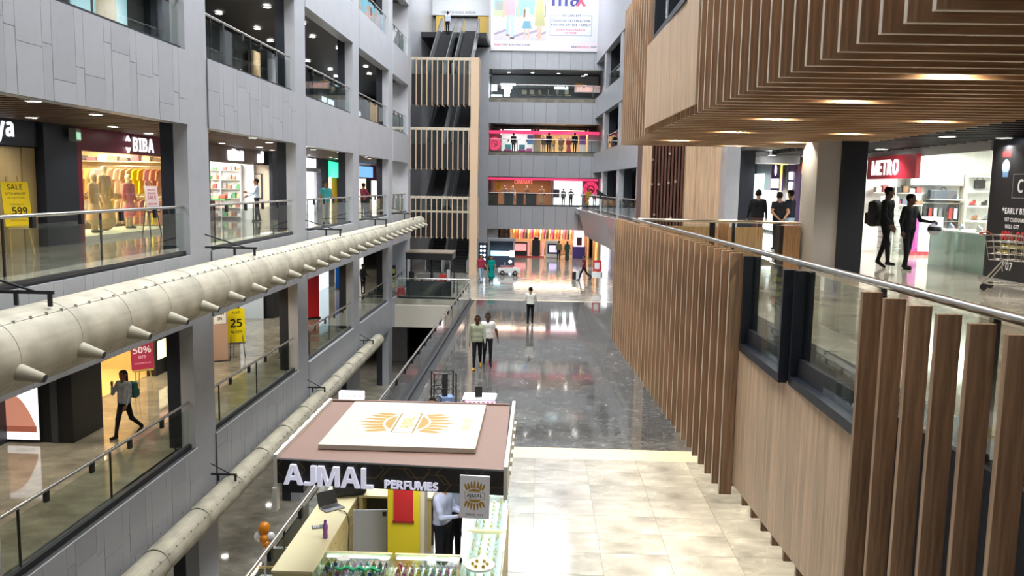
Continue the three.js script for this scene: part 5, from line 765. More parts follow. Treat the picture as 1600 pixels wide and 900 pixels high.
// ---- lit fronts beyond the three men in black
{
  const X = 9.3, f = struct('wall_shop_neon', 'brightly lit signs and panels at the far part of the landing', 'wall');
  bx('back', f, mat([0.2, 0.2, 0.22], 0.5), X + 0.2, X + 0.3, 4.5, 7.42, -29.6, -38); bx('lit_panel', f, glow([0.65, 1, 0.92], 1.6), X + 0.05, X + 0.1, 4.9, 6.9, -36.2, -37.9); bx('lit_panel', f, glow([1, 1, 1], 1.8), X + 0.02, X + 0.1, 4.6, 6.2, -34.2, -35.9); bx('lit_panel', f, glow([1, 0.85, 0.8], 1.6), X + 0.02, X + 0.1, 4.9, 7.1, -29.8, -30.8); bx('orange_top', f, glow([1, 0.3, 0.05], 1.0), X, X + 0.1, 6.8, 7.2, -29.8, -30.8);
  const p = thing('shop_sign', 'purple sign box with a white lit emblem on the landing', 'sign'); bx('box', p, mat([0.06, 0.02, 0.16], 0.4), X - 0.1, X + 0.05, 6.2, 7.3, -33.2, -34.4); bx('white_bar', p, glow([0.9, 0.85, 1], 4), X - 0.12, X - 0.1, 6.3, 6.65, -33.3, -34.3); mesh('emblem', sph(X - 0.1, 6.98, -33.8, 0.16, 0.2, 1.3, 0.8, 12), glow([0.9, 0.85, 1], 4), p);
  const q = thing('shop_sign', 'dark pillar with a vertical white lit word on the landing', 'sign'); bx('pillar', q, mat([0.03, 0.01, 0.06], 0.4), X - 0.15, X + 0.05, 4.5, 7.2, -31.0, -32.0); for (let i = 0; i < 6; i++) bx('letter', q, glow([0.9, 0.88, 1], 4), X - 0.2, X - 0.15, 6.6 - i * 0.36, 6.88 - i * 0.36, -31.3, -31.66, 0.05);
  const y = thing('neon_frame', 'yellow neon door frame on the landing', 'neon frame'); mesh('tube', [rod([X - 0.1, 4.5, -33.0], [X - 0.1, 7.2, -33.0], 0.035, 8), rod([X - 0.1, 7.2, -33.0], [X - 0.1, 7.2, -32.1], 0.035, 8)], glow([1, 0.85, 0.05], 2), y); pointLight('neon_light', X - 0.35, 6, -32.6, col(1, 0.85, 0.2), 3);
  areaLight('panel_light', X - 0.05, 5.8, -34, 7, 2, col(1, 0.98, 1), 1.6, 0, -PI2);
}
// ================================================================ KIOSK
{
  const YEL = mat([0.66, 0.54, 0.26], 0.45), TOPW = mat([0.74, 0.66, 0.40], 0.4), BROWN = mat([0.235, 0.135, 0.10], 0.6), EDGE = mat([0.66, 0.64, 0.58], 0.45), GOLD = mat([0.55, 0.40, 0.05], 0.35, { metalness: 0.4 });
  const FL = [-3.27, -10.28], FR = [-0.38, -10.06], BL = [-3.29, -13.16], BR = [-0.42, -13.28], fa = Math.atan2(FR[1] - FL[1], FR[0] - FL[0]), fw = Math.hypot(FR[0] - FL[0], FR[1] - FL[1]);
  const k = thing('perfume_kiosk_roof', 'brown roof of the kiosk with a black fascia and white letters', 'kiosk roof');
  const rg = ext([FL, FR, BR, BL].map(([x, z]) => [x, -z]), 0.06); rg.rotateX(-PI2); rg.translate(0, 2.64, 0); mesh('deck', metreUV(rg), BROWN, k);
  const fas = new THREE.Group(); fas.name = 'fascia'; fas.position.set(FL[0], 2.39, FL[1]); fas.rotation.y = -fa; k.add(fas);
  const hexTex = canvasTex(1024, 160, (c, W, H) => { c.fillStyle = '#14110f'; c.fillRect(0, 0, W, H); c.strokeStyle = '#7a5a18'; c.lineWidth = 3; for (const [x, y, r] of [[60, 60, 70], [230, 110, 80], [420, 30, 70], [560, 90, 85], [640, 20, 60], [720, 110, 70], [800, 40, 75], [900, 120, 70], [980, 50, 70]]) { c.beginPath(); for (let i = 0; i <= 6; i++) { const a = i * Math.PI / 3; c[i ? 'lineTo' : 'moveTo'](x + r * Math.cos(a), y + r * Math.sin(a)); } c.stroke(); } });
  const fp = mesh('panel', boxGeo(fw, 0.31, 0.06), BLACK, fas, [fw / 2, 0.155, -0.03]); printed('print', fas, fw, 0.31, hexTex, [fw / 2, 0.155, 0.003]);
  const LET = glow([0.80, 0.80, 0.98], 0.35, [0.75, 0.75, 0.86]);
  letters(fas, 'AJMAL', 0.26, 0.05, LET, [0.1, 0.005, 0.004], 0, font, 0.02, 1.04);
  letters(fas, 'PERFUMES', 0.105, 0.03, LET, [1.4, 0.02, 0.004], 0, font, 0.02, 1.08);
  bx('side_fascia', k, EDGE, FL[0] - 0.05, FL[0], 2.33, 2.76, FL[1], BL[1]); bx('side_fascia', k, EDGE, FR[0], FR[0] + 0.05, 2.33, 2.76, FR[1], BR[1]); bx('rear_fascia', k, BROWN, BL[0], BR[0], 2.39, 2.72, -13.2, -13.26);
  const ceil = ext([FL, FR, BR, BL].map(([x, z]) => [x * 0.99 - 0.02, -z]), 0.03); ceil.rotateX(-PI2); ceil.translate(0, 2.4, 0); mesh('ceiling', ceil, WHITE, k);
  for (let i = 0; i < 7; i++) { bx('bead', k, mat([0.8, 0.78, 0.7], 0.4), FL[0] - 0.08, FL[0] - 0.05, 2.68, 2.74, -10.7 - i * 0.36, -10.86 - i * 0.36); bx('bead', k, mat([0.8, 0.78, 0.7], 0.4), FR[0] + 0.05, FR[0] + 0.08, 2.5 + 0, 2.56, -10.5 - i * 0.36, -10.66 - i * 0.36); }
  bx('corner_post', k, EDGE, FL[0] - 0.06, FL[0], 2.02, 2.33, FL[1] + 0.04, FL[1] - 0.08); bx('speaker_box', k, BLACK, FL[0] + 0.03, FL[0] + 0.3, 2.22, 2.4, -10.4, -10.7);
  // printed white panel on the roof
  const rp = thing('roof_panel', 'white panel with a gold petal emblem lying on the kiosk roof', 'panel', [-1.82, 2.705, -11.83]); bx('board', rp, mat([0.54, 0.5, 0.43], 0.5), -1.04, 1.04, 0, 0.07, -1.12, 1.12, 0.008);
  const logo = (c, W, H, since, base) => {
    c.fillStyle = base; c.fillRect(0, 0, W, H); const cx = W / 2, cy = H * 0.46; c.fillStyle = '#a8801c';
    for (const s of [-1, 1]) for (let i = -3; i <= 3; i++) { c.save(); c.translate(cx + i * W * 0.085, cy + s * H * 0.13); c.rotate(s > 0 ? Math.PI - i * 0.12 : i * 0.12); c.beginPath(); c.moveTo(-W * 0.035, 0); c.quadraticCurveTo(-W * 0.05, -H * 0.14, 0, -H * (0.25 - Math.abs(i) * 0.03)); c.quadraticCurveTo(W * 0.05, -H * 0.14, W * 0.035, 0); c.fill(); c.restore(); }
    c.fillStyle = base; c.beginPath(); c.ellipse(cx, cy, W * 0.31, H * 0.185, 0, 0, 7); c.fill(); c.fillStyle = '#a8801c'; c.beginPath(); c.ellipse(cx, cy, W * 0.28, H * 0.165, 0, 0, 7); c.fill();
    c.fillStyle = base; c.fillRect(cx - W * 0.36, cy - H * 0.10, W * 0.72, H * 0.2); c.strokeStyle = '#8a6a1c'; c.lineWidth = W * 0.012; c.strokeRect(cx - W * 0.33, cy - H * 0.08, W * 0.66, H * 0.16);
    c.fillStyle = since[1]; c.textAlign = 'center'; c.font = `bold ${H * 0.12}px sans-serif`; c.fillText('AJMAL', cx, cy + H * 0.044); c.font = `bold ${H * 0.075}px serif`; c.fillText(since[0], cx, H * 0.95);
  };
  const t2 = canvasTex(512, 512, (c, W, H) => logo(c, W, H, ['SINCE 1951', '#b8992c'], '#c6bfad')); const pg = new THREE.PlaneGeometry(1.5, 1.86); pg.rotateX(-PI2); pg.rotateY(PI2); pg.translate(0.04, 0.0715, 0); mesh('print', pg, new THREE.MeshStandardMaterial({ map: t2, roughness: 0.5 }), rp);
  const hs = thing('hanging_sign', 'white sign with a gold petal emblem at the kiosk corner', 'sign', [-0.73, 2.37, -10.0], -fa); bx('mount', hs, BLACK, -0.06, 0.06, 0.1, 0.2, -0.085, -0.015); bx('board', hs, mat([0.8, 0.8, 0.84], 0.4), -0.185, 0.185, -0.255, 0.29, -0.015, 0.015, 0.005); printed('print', hs, 0.365, 0.53, canvasTex(256, 372, (c, W, H) => logo(c, W, H, ['SINCE 1951', '#3a3a40'], '#e9e9f0')), [0, 0.018, 0.0165]);
  // pillar that carries the roof
  const p = thing('kiosk_pillar', 'yellow kiosk pillar with a red fabric panel', 'pillar', [-2.02, 0, -12.75]); bx('core', p, mat([0.62, 0.52, 0.02], 0.45), -0.25, 0.25, 0, 2.4, -0.2, 0.2); bx('red_panel', p, mat([0.46, 0.014, 0.02], 0.6), -0.15, 0.15, 1.0, 2.2, 0.2, 0.22); bx('panel_frame', p, mat([0.22, 0.01, 0.012], 0.6), -0.165, 0.165, 0.97, 1.0, 0.2, 0.235); bx('side_strip', p, BEIGE, 0.25, 0.32, 0, 2.4, -0.2, 0.15);
  // counters
  const lc = thing('kiosk_counter', 'long pale yellow counter beside the glass railing', 'counter', [0, 0, 0]); bx('worktop', lc, TOPW, -3.52, -2.95, 0.96, 1.0, -10.72, -13.98, 0.006); bx('carcass', lc, YEL, -3.5, -3.0, 0.06, 0.96, -10.75, -13.95); bx('plinth', lc, BLACK, -3.47, -3.06, 0.0, 0.06, -10.8, -13.9);
  for (let i = 0; i < 6; i++) for (let j = 0; j < 3; j++) { const d = bx('drawer', lc, YEL, -3.0, -2.98, 0.12 + j * 0.28, 0.37 + j * 0.28, -10.8 - i * 0.52, -11.28 - i * 0.52); mesh('knob', sph(0.018, 0, 0, 0.015, 1, 1, 1, 8), STEEL, d); }
  const bc = thing('kiosk_counter', 'short rear counter with an open dark shelf behind the pillar', 'counter', [0, 0, 0]); bx('worktop', bc, TOPW, -2.94, -1.7, 0.96, 1.0, -13.55, -14.0, 0.006); bx('side', bc, YEL, -2.94, -2.88, 0, 0.96, -13.58, -13.98); bx('side', bc, YEL, -2.3, -2.24, 0, 0.96, -13.58, -13.98); bx('back', bc, mat([0.06, 0.045, 0.03], 0.6), -2.88, -1.72, 0, 0.96, -13.94, -13.98); bx('shelf', bc, mat([0.12, 0.09, 0.05], 0.6), -2.88, -2.3, 0.45, 0.48, -13.6, -13.94); bx('door', bc, YEL, -2.24, -1.72, 0.05, 0.94, -13.56, -13.6);
  const gb = thing('grey_board', 'loose grey panel leaning inside the kiosk', 'board', [-2.62, 0, -12.9], 0.1); { const m = bx('panel', gb, mat([0.36, 0.38, 0.44], 0.5), -0.27, 0.27, 0.02, 1.0, -0.015, 0.015); m.rotation.x = -0.1; bx('clip', gb, BLACK, 0.2, 0.26, 0.9, 0.97, -0.06, -0.02); }
  const ST = thing('plastic_stool', 'pink plastic stool behind the front glass case', 'stool', [-2.28, 0, -11.75]); bx('seat', ST, mat([0.6, 0.38, 0.42], 0.5), -0.15, 0.15, 0.62, 0.65, -0.15, 0.15, 0.01); for (const [a, b] of [[-1, -1], [1, -1], [-1, 1], [1, 1]]) mesh('leg', [rod([a * 0.15, 0, b * 0.15], [a * 0.12, 0.62, b * 0.12], 0.02, 6)], mat([0.6, 0.38, 0.42], 0.5), ST);
  // glass display cases
  const caseBox = (name, label, x0, x1, z0, z1) => {
    const t = thing(name, label, 'display case'); bx('cabinet', t, YEL, x0, x1, 0.02, 0.82, z0, z1); bx('deck', t, mat([0.55, 0.6, 0.6], 0.3), x0 + 0.02, x1 - 0.02, 0.82, 0.84, z0 - 0.02, z1 + 0.02); bx('glass_top', t, GLASS, x0, x1, 1.0, 1.012, z0, z1);
    for (const [a, b, c, d] of [[x0, x0 + 0.012, z0, z1], [x1 - 0.012, x1, z0, z1], [x0 + 0.013, x1 - 0.013, z0, z0 - 0.012], [x0 + 0.013, x1 - 0.013, z1 + 0.012, z1]]) bx('glass_side', t, GLASS, a, b, 0.84, 1.0, c, d);
    bx('back_rail', t, TOPW, x0, x1, 0.97, 1.02, z1 - 0.05, z1 - 0.001); bx('led_strip', t, glow([0.85, 0.97, 1], 6), x0 + 0.03, x1 - 0.03, 0.965, 0.98, z1 + 0.02, z1 + 0.04);
    areaLight('case_light', (x0 + x1) / 2, 0.955, z1 + 0.05, x1 - x0 - 0.1, 0.05, col(0.85, 0.97, 1), 14); return t;
  };
  caseBox('glass_case', 'front glass case of perfume bottles with green packets', -2.93, -1.98, -10.5, -11.3); caseBox('glass_case', 'front glass case of perfume bottles next to the curved corner', -1.94, -1.02, -10.5, -11.3);
  const rc = caseBox('glass_case', 'long glass case of white bottles along the kiosk side', -0.98, -0.42, -10.7, -13.85); bx('shelf_bar', rc, TOPW, -0.98, -0.42, 0.97, 1.02, -12.2, -12.26);
  areaLight('case_light', -0.7, 0.95, -12.2, 0.08, 3.0, col(0.9, 1, 0.97), 10); bx('led_strip', rc, glow([0.9, 1, 0.97], 6), -0.47, -0.45, 0.96, 0.98, -10.8, -13.8);
  const pc = [[0.5, 0.42, 0.05], [0.02, 0.4, 0.4], [0.05, 0.12, 0.5], [0.55, 0.02, 0.25], [0.6, 0.55, 0.1], [0.7, 0.72, 0.72], [0.25, 0.05, 0.3], [0.05, 0.35, 0.1]];
  let bot0 = new THREE.BoxGeometry(0.05, 0.09, 0.03); const cap0 = new THREE.CylinderGeometry(0.014, 0.014, 0.035, 8);
  const bottle = (x, y, z, c, l, g, s = 1) => { const t = thing('perfume_bottle', colourName(c) + ' ' + l, 'bottle', [x, y, z], rnd() * 0.6 - 0.3, g); mesh('flask', boxGeo(0.055 * s, 0.1 * s, 0.035 * s, 0.008), mat(c, 0.12, { clearcoat: 0.6 }), t, [0, 0.05 * s, 0]); mesh('cap', cap0, rnd() > 0.5 ? GOLD : STEEL, t, [0, 0.116 * s, 0]); };
  for (let j = 0; j < 4; j++) for (let i = 0; i < 10; i++) { bottle(-2.84 + i * 0.09, 0.841, -10.74 - j * 0.14, pc[(i * 3 + j * 5) % 8], 'small perfume bottle in the front case with green packets', 'bottles in the front case with packets'); if (i < 9) bottle(-1.84 + i * 0.095, 0.841, -10.74 - j * 0.14, pc[(i * 5 + j * 3 + 2) % 8], 'small perfume bottle in the front case near the curved corner', 'bottles in the front case near the corner', 1.0); }
  for (let j = 0; j < 4; j++) for (let i = 0; i < 18; i++) if (i !== 8) bottle(-0.88 + j * 0.11, 0.841, -10.88 - i * 0.165, [[0.75, 0.8, 0.78], [0.55, 0.75, 0.72], [0.8, 0.8, 0.7], [0.6, 0.55, 0.3]][(i + j * 2) % 4], 'perfume bottle in the long side case', 'bottles in the long side case', 1.0);
  for (let i = 0; i < 7; i++) { const z = thing('green_packet', 'bright green packet lying on top of the front case', 'packet', [-2.62 + i * 0.085, 1.012, -10.8 - (i % 2) * 0.04], i % 2 ? 0.7 : -0.7, 'green packets on the front case'); mesh('wrap', boxGeo(0.13, 0.02, 0.05, 0.006), mat([0.0, 0.42, 0.16], 0.3), z, [0, 0.01, 0]); }
  for (const [x, z, r, l] of [[-2.62, -11.1, 0.09, 'white disc painted as a lamp reflection on the front case by the counter'], [-2.06, -11.12, 0.06, 'small white disc painted as a lamp reflection on the front case by the stool']]) { const t = thing('reflection_disc', l, 'tray', [x, 1.02, z]); mesh('disc', lathe([[0, 0], [r, 0], [r + 0.008, 0.012], [r - 0.005, 0.014], [0, 0.01]], 24), mat([0.9, 0.9, 0.9], 0.3), t); }  // white discs stand in for lamp reflections on the case glass
  const cc = thing('round_case', 'curved corner case with a white disc painted as a lamp reflection', 'display case', [-0.72, 0, -11.0]); mesh('tray', lathe([[0, 1.02], [0.2, 1.02], [0.22, 1.05], [0.2, 1.055], [0, 1.035]], 28), mat([0.9, 0.9, 0.88], 0.3), cc); for (let i = 0; i < 6; i++) mesh('gold_item', sph(0.1 * Math.cos(i * 1.05), 1.06, 0.1 * Math.sin(i * 1.05), 0.022, 1, 1.2, 1, 8), GOLD, cc);  // the white disc here paints in a lamp reflection too
  // things on the counter
  const lp = thing('laptop', 'open dark laptop on the pale yellow counter', 'laptop', [-3.24, 1.0, -12.95], 0.75); bx('base', lp, mat([0.2, 0.2, 0.22], 0.4), -0.17, 0.17, 0, 0.02, -0.12, 0.12, 0.004); bx('keyboard', lp, BLACK, -0.15, 0.15, 0.02, 0.023, -0.1, 0.02); bx('touchpad', lp, mat([0.3, 0.3, 0.32], 0.4), -0.04, 0.04, 0.02, 0.022, 0.04, 0.1); const sc = bx('lid', lp, BLACK, -0.17, 0.17, 0, 0.23, -0.006, 0.006, 0.003); sc.position.set(0, 0.125, -0.165); sc.rotation.x = -0.38;
  const wb = thing('water_bottle', 'purple plastic water bottle on the pale yellow counter', 'bottle', [-3.06, 1.0, -11.82]); mesh('body', lathe([[0, 0], [0.036, 0.002], [0.038, 0.05], [0.032, 0.09], [0.038, 0.13], [0.036, 0.2], [0.016, 0.235], [0, 0.235]], 18), mat([0.30, 0.10, 0.42], 0.3), wb); mesh('cap', lathe([[0, 0.235], [0.02, 0.235], [0.02, 0.27], [0, 0.272]], 14), mat([0.2, 0.05, 0.3], 0.4), wb);
  const kb = thing('calculator', 'grey calculator lying beside the purple bottle', 'calculator', [-3.24, 1.0, -12.2], 0.3); bx('body', kb, mat([0.12, 0.13, 0.15], 0.5), -0.12, 0.12, 0, 0.015, -0.06, 0.06, 0.004); for (let i = 0; i < 4; i++) for (let j = 0; j < 3; j++) bx('key', kb, WHITE, -0.1 + i * 0.025, -0.082 + i * 0.025, 0.015, 0.019, -0.045 + j * 0.03, -0.025 + j * 0.03);
  const bp = thing('backpack', 'black backpack lying on the far end of the pale yellow counter', 'backpack', [-3.1, 1.12, -13.6], 0.3); mesh('bag', new RoundedBoxGeometry(0.55, 0.22, 0.36, 3, 0.09), mat([0.014, 0.016, 0.02], 0.6), bp); mesh('pocket', new RoundedBoxGeometry(0.34, 0.08, 0.26, 2, 0.035), mat([0.02, 0.022, 0.028], 0.5), bp, [0, 0.12, 0]); mesh('strap', [new THREE.TorusGeometry(0.12, 0.018, 6, 14, 3.4).rotateY(1.2).translate(0.28, 0.02, 0)], BLACK, bp);
  const cb = thing('power_cable', 'black laptop cable hanging over the counter edge', 'cable'); mesh('wire', new THREE.TubeGeometry(new THREE.CatmullRomCurve3([[-3.1, 1.012, -12.85], [-2.97, 1.02, -12.75], [-2.89, 0.9, -12.6], [-2.9, 0.5, -12.6], [-2.87, 0.2, -12.55]].map((q) => new THREE.Vector3(...q))), 24, 0.008, 6), BLACK, cb);
  // inside light under the kiosk roof
  const kl = thing('kiosk_ceiling_lamp', 'flat white lamp under the kiosk roof', 'lamp', [-1.5, 2.4, -11.6]); bx('panel', kl, glow([1, 0.97, 0.9], 5), -0.5, 0.5, -0.02, 0, -0.5, 0.5); areaLight('kiosk_lamp', -1.5, 2.37, -11.6, 1, 1, col(1, 0.97, 0.9), 5);
  // things behind the kiosk
  const rk = thing('display_rack', 'tall black wire rack standing behind the kiosk', 'rack', [-2.35, 0, -20.9], 0.3); mesh('frame', [...[[-0.28, -0.2], [0.28, -0.2], [-0.28, 0.2], [0.28, 0.2]].map(([a, b]) => rod([a, 0, b], [a, 1.5, b], 0.02, 6)), ...[0.3, 0.7, 1.1, 1.48].flatMap((y) => [rod([-0.28, y, -0.2], [0.28, y, -0.2], 0.012, 5), rod([-0.28, y, 0.2], [0.28, y, 0.2], 0.012, 5), rod([-0.28, y, -0.2], [-0.28, y, 0.2], 0.012, 5), rod([0.28, y, -0.2], [0.28, y, 0.2], 0.012, 5)])], BLACK, rk); bx('panel', rk, BLACK, -0.04, 0.1, 0.1, 1.45, -0.02, 0.02); for (let i = 0; i < 5; i++) mesh('scroll', [new THREE.TorusGeometry(0.08, 0.01, 5, 14).translate(-0.17, 0.4 + i * 0.22, 0.2)], BLACK, rk); bx('blue_box', rk, mat([0.2, 0.32, 0.55], 0.5), -0.1, 0.24, 0.71, 0.86, -0.15, 0.15);
  const ow = thing('stall_counter', 'white and pink jewellery stall behind the kiosk', 'stall', [-1.4, 0, -20.4]); bx('body', ow, mat([0.75, 0.7, 0.75], 0.4), -0.42, 0.42, 0, 0.8, -0.35, 0.35); bx('glass', ow, GLASS, -0.42, 0.42, 0.8, 1.0, -0.35, 0.35); bx('pink_light', ow, glow([1, 0.35, 0.8], 1.2), -0.38, 0.38, 0.8, 0.82, -0.3, 0.3); bx('lid', ow, glow([0.85, 0.85, 1], 0.6), -0.4, 0.4, 1.0, 1.02, -0.33, 0.33); for (let i = 0; i < 7; i++) bx('trinket', ow, mat([0.5, 0.05, 0.25], 0.4), -0.36 + i * 0.11, -0.3 + i * 0.11, 0.82, 0.93, 0.22, 0.28);
  const tg = thing('table_notice', 'small black notice card standing on the jewellery stall', 'notice', [-1.42, 1.02, -20.3], 0.2); const tgp = bx('card', tg, BLACK, -0.09, 0.09, 0.0, 0.26, -0.008, 0.008); tgp.rotation.x = -0.2; bx('stand', tg, BLACK, -0.08, 0.08, 0, 0.01, -0.06, 0.04);
  const chr = thing('grey_chair', 'grey plastic chair beside the wire rack', 'chair', [-2.05, 0, -19.5], 0.4); mesh('backrest', sph(0, 0.82, -0.2, 0.2, 1, 1.2, 0.25, 12), mat([0.28, 0.3, 0.33], 0.5), chr); bx('seat', chr, mat([0.28, 0.3, 0.33], 0.5), -0.2, 0.2, 0.44, 0.47, -0.2, 0.2, 0.01); for (const [a, b] of [[-1, -1], [1, -1], [-1, 1], [1, 1]]) mesh('leg', [rod([a * 0.18, 0, b * 0.18], [a * 0.16, 0.44, b * 0.16], 0.014, 6)], STEEL, chr);
  const bag = thing('canvas_bag', 'cream rope tied canvas bundle on the floor by the railing', 'bag', [-3.05, 0, -19.6], 0.4); mesh('body', [sph(0, 0.2, 0, 0.32, 1.25, 0.7, 0.8, 14), sph(0.18, 0.34, 0, 0.2, 1.2, 0.7, 0.8, 12)], mat([0.62, 0.55, 0.45], 0.8), bag); for (let i = 0; i < 4; i++) mesh('rope', [new THREE.TorusGeometry(0.27, 0.014, 5, 20).scale(0.75, 0.85, 1).rotateY(PI2 + 0.4 - i * 0.25).translate(-0.2 + i * 0.14, 0.22, 0)], mat([0.3, 0.22, 0.13], 0.8), bag);
  // lower floor
  const bl = thing('balloon_stand', 'orange and white balloon cluster on a white stand on the lower floor', 'balloons', [-7.25, -4.5, -21.6]); mesh('stand', [rod([0, 0, 0], [0, 0.95, 0], 0.025, 8), bg(-0.16, 0.16, 0, 0.03, -0.16, 0.16)], WHITE, bl);
  for (const [x, y, z, r, c] of [[0, 1.42, 0, 0.16, 0], [0.02, 1.15, 0.08, 0.12, 0], [-0.16, 1.18, 0, 0.12, 1], [0.17, 1.18, 0, 0.12, 1], [0.08, 1.0, 0.1, 0.11, 0]]) { const b = mesh('balloon', sph(x, y, z, r, 1, 1.1, 1, 16), c ? mat([0.8, 0.78, 0.76], 0.35) : mat([0.85, 0.28, 0.01], 0.35), bl); mesh('knot', [rod([x, y - r * 1.1, z], [x, y - r * 1.1 - 0.02, z], 0.012, 6, 0.02)], c ? WHITE : mat([0.7, 0.2, 0.01], 0.4), b); }
  const ls = thing('light_strip', 'white floor level light strips round the balloon stall', 'light', [-7.4, -4.5, -22.2]); bx('strip', ls, glow([1, 0.96, 0.9], 4), -0.3, -0.22, 0.02, 0.07, -0.2, 1.6); bx('rail', ls, WHITE, -0.1, 0.9, 0.5, 0.55, -0.2, -0.15); bx('rail', ls, mat([0.6, 0.35, 0.12], 0.5), -0.3, 0.6, 0.02, 0.07, 0.0, 0.1); bx('post', ls, WHITE, -0.1, -0.06, 0, 0.5, -0.2, -0.15); bx('post', ls, WHITE, 0.86, 0.9, 0, 0.5, -0.2, -0.15);
  areaLight('lower_strip', -7.66, -4.42, -21.5, 0.08, 1.8, col(1, 0.96, 0.9), 4, Math.PI / 2);
  const wm = thing('white_lightbox', 'white lit sign box on a dark post on the lower floor', 'lightbox', [-7.45, -4.5, -33.2]); bx('post', wm, BLACK, -0.08, 0.08, 0, 2.0, -0.08, 0.08); bx('panel', wm, glow([0.9, 0.93, 1], 1.6), -0.5, 0.5, 2.0, 2.35, -0.1, 0.2, 0.03); for (let i = 0; i < 4; i++) bx('dot', wm, BLACK, -0.36 + i * 0.24, -0.32 + i * 0.24, 2.15, 2.19, 0.2, 0.205);
  for (let i = 0; i < 14; i++) downlight(i % 2 ? -9.6 : -11.2, -1.62, -14 - i * 2.5, 'round white downlight in the lower floor ceiling', 'downlights of the lower floor', 10, [1, 0.97, 0.93]);
  const lcz = struct('ceiling_lower', 'dark ceiling over the lower floor beside the opening', 'ceiling'); bx('ceiling_sheet', lcz, CEIL, -17.6, XF - 0.4, -1.6, -1.5, 7.6, -81.6);
}
// ================================================================ FAR SHOPS AND THE END OF THE ATRIUM
{
  const z = -75.4, PINK = glow([1, 0.06, 0.2], 0.9, [0.5, 0.05, 0.1]);
  const ring = (x, y, r, label) => { const t = thing('ring_sign', label, 'sign', [x, y, z + 0.25]); bx('plate', t, mat([0.42, 0.10, 0.14], 0.5), -0.62, 0.62, -1.1, 0.75, -0.06, 0); for (const q of [r, r * 0.72]) mesh('ring', new THREE.TorusGeometry(q, 0.055, 6, 30), PINK, t, [0, 0, 0.03]); mesh('heart', new THREE.TorusGeometry(r * 0.3, 0.06, 6, 20, 5), PINK, t, [0, -0.02, 0.03]); mesh('drop', [rod([0, r * 0.28, 0.03], [0, r * 0.52, 0.03], 0.06, 6, 0.02)], PINK, t); bx('bar', t, PINK, -0.42, 0.42, -0.95, -0.72, 0.0, 0.05); };
  // second floor
  shopShell('wall_interior_end', 'white display bay on the second floor end', 'x', -3.7, -0.7, z, 2.6, 9, 11.2, WHITE, [1, 0.98, 1], 5); shopShell('wall_interior_end', 'warm clothes shop on the second floor end', 'x', -0.5, 4.1, z, 3.4, 9, 11.2, mat([0.75, 0.55, 0.35], 0.6), [1, 0.82, 0.52], 4.5);
  const f = struct('wall_shop_end', 'pink edged shop fronts at the end of the atrium', 'wall'); bx('pink_beam', f, PINK, -4.6, 5, 10.72, 10.98, z + 0.5, z + 0.3); bx('pier', f, CLAD2, -4.6, -3.7, 9, 10.72, z, z - 0.2); bx('pier', f, CLAD2, 4.1, 5.1, 9, 10.72, z, z - 0.2); bx('pier', f, mat([0.3, 0.22, 0.15], 0.5), -0.7, -0.1, 9, 10.72, z + 0.1, z - 0.1); bx('pink_beam', f, PINK, -4.6, 5, 6.72, 6.9, z + 0.5, z + 0.3);
  for (const y of [9, 4.5, 13.5]) { const o = balustrade(9.4, `glass railing with steel rail along the ${y === 9 ? 'second' : y === 4.5 ? 'first' : 'third'} floor end opening`, undefined); o.position.set(5.0, y, -72.3); o.rotation.y = PI2; }
  ring(-4.15, 9.85, 0.5, 'pink ring sign beside the white display bay'); ring(4.4, 6.0, 0.6, 'larger pink ring sign beside the white screen');
  for (const [x, c] of [[-3.0, [0.1, 0.5, 0.5]], [-1.75, [0.1, 0.5, 0.5]]]) { const t = thing('lounge_chair', 'turquoise seat with a magenta base in the white display bay', 'seat', [x, 9, z - 0.5], 0, 'turquoise display seats'); bx('back', t, mat(c, 0.5), -0.26, 0.26, 0.4, 0.85, -0.2, -0.12, 0.02); bx('base', t, mat([0.45, 0.03, 0.18], 0.5), -0.35, 0.35, 0, 0.4, -0.2, 0.25, 0.03); }
  const cu = thing('blue_wave_panel', 'blue curved print at the edge of the white display bay', 'panel', [-1.0, 10.2, z + 0.05]); bx('sheet', cu, mat([0.12, 0.3, 0.6], 0.4), -0.28, 0.28, -0.35, 0.45, 0, 0.03, 0.01); const mg = thing('magenta_cube', 'tilted magenta block in the white display bay', 'block', [-1.1, 9, z - 0.5], 0.0); bx('cube', mg, mat([0.5, 0.04, 0.3], 0.5), -0.25, 0.25, 0, 0.5, -0.25, 0.25, 0.02);
  const mq = (x, y, c, l, o = {}) => person(l, [x, y, z - 0.7 - (o.b || 0)], o.t || 0, { shirt: c, trousers: [0.3, 0.25, 0.2], plain: [0.7, 0.62, 0.55], dress: o.d, height: 1.7, cell: 0.03 });
  mq(1.0, 9, [0.8, 0.6, 0.1], 'mannequin in a yellow outfit in the warm upstairs shop'); mq(1.7, 9, [0.3, 0.22, 0.12], 'mannequin in a brown coat in the warm upstairs shop', { d: 0.6 }); mq(2.4, 9, [0.4, 0.03, 0.05], 'mannequin in a dark red dress in the warm upstairs shop', { d: 0.3 }); mq(0.2, 9, [0.08, 0.07, 0.07], 'mannequin in black beside the upstairs pier');
  const pu = thing('purple_poster', 'purple and white poster at the side of the warm upstairs shop', 'poster', [3.6, 9, z - 0.1]); bx('sheet', pu, mat([0.22, 0.08, 0.4], 0.5), -0.3, 0.3, 0.9, 1.7, -0.02, 0.02); bx('lower', pu, mat([0.75, 0.72, 0.75], 0.5), -0.3, 0.3, 0.05, 0.9, -0.02, 0.02); bx('foot', pu, BLACK, -0.32, 0.32, 0, 0.05, -0.1, 0.1);
  // first floor
  shopShell('wall_interior_end', 'brown timber interior of the first floor end shop', 'x', -4.5, 1.0, z, 3.6, 4.5, 6.85, mat([0.30, 0.13, 0.06], 0.6), [1, 0.82, 0.6], 4);
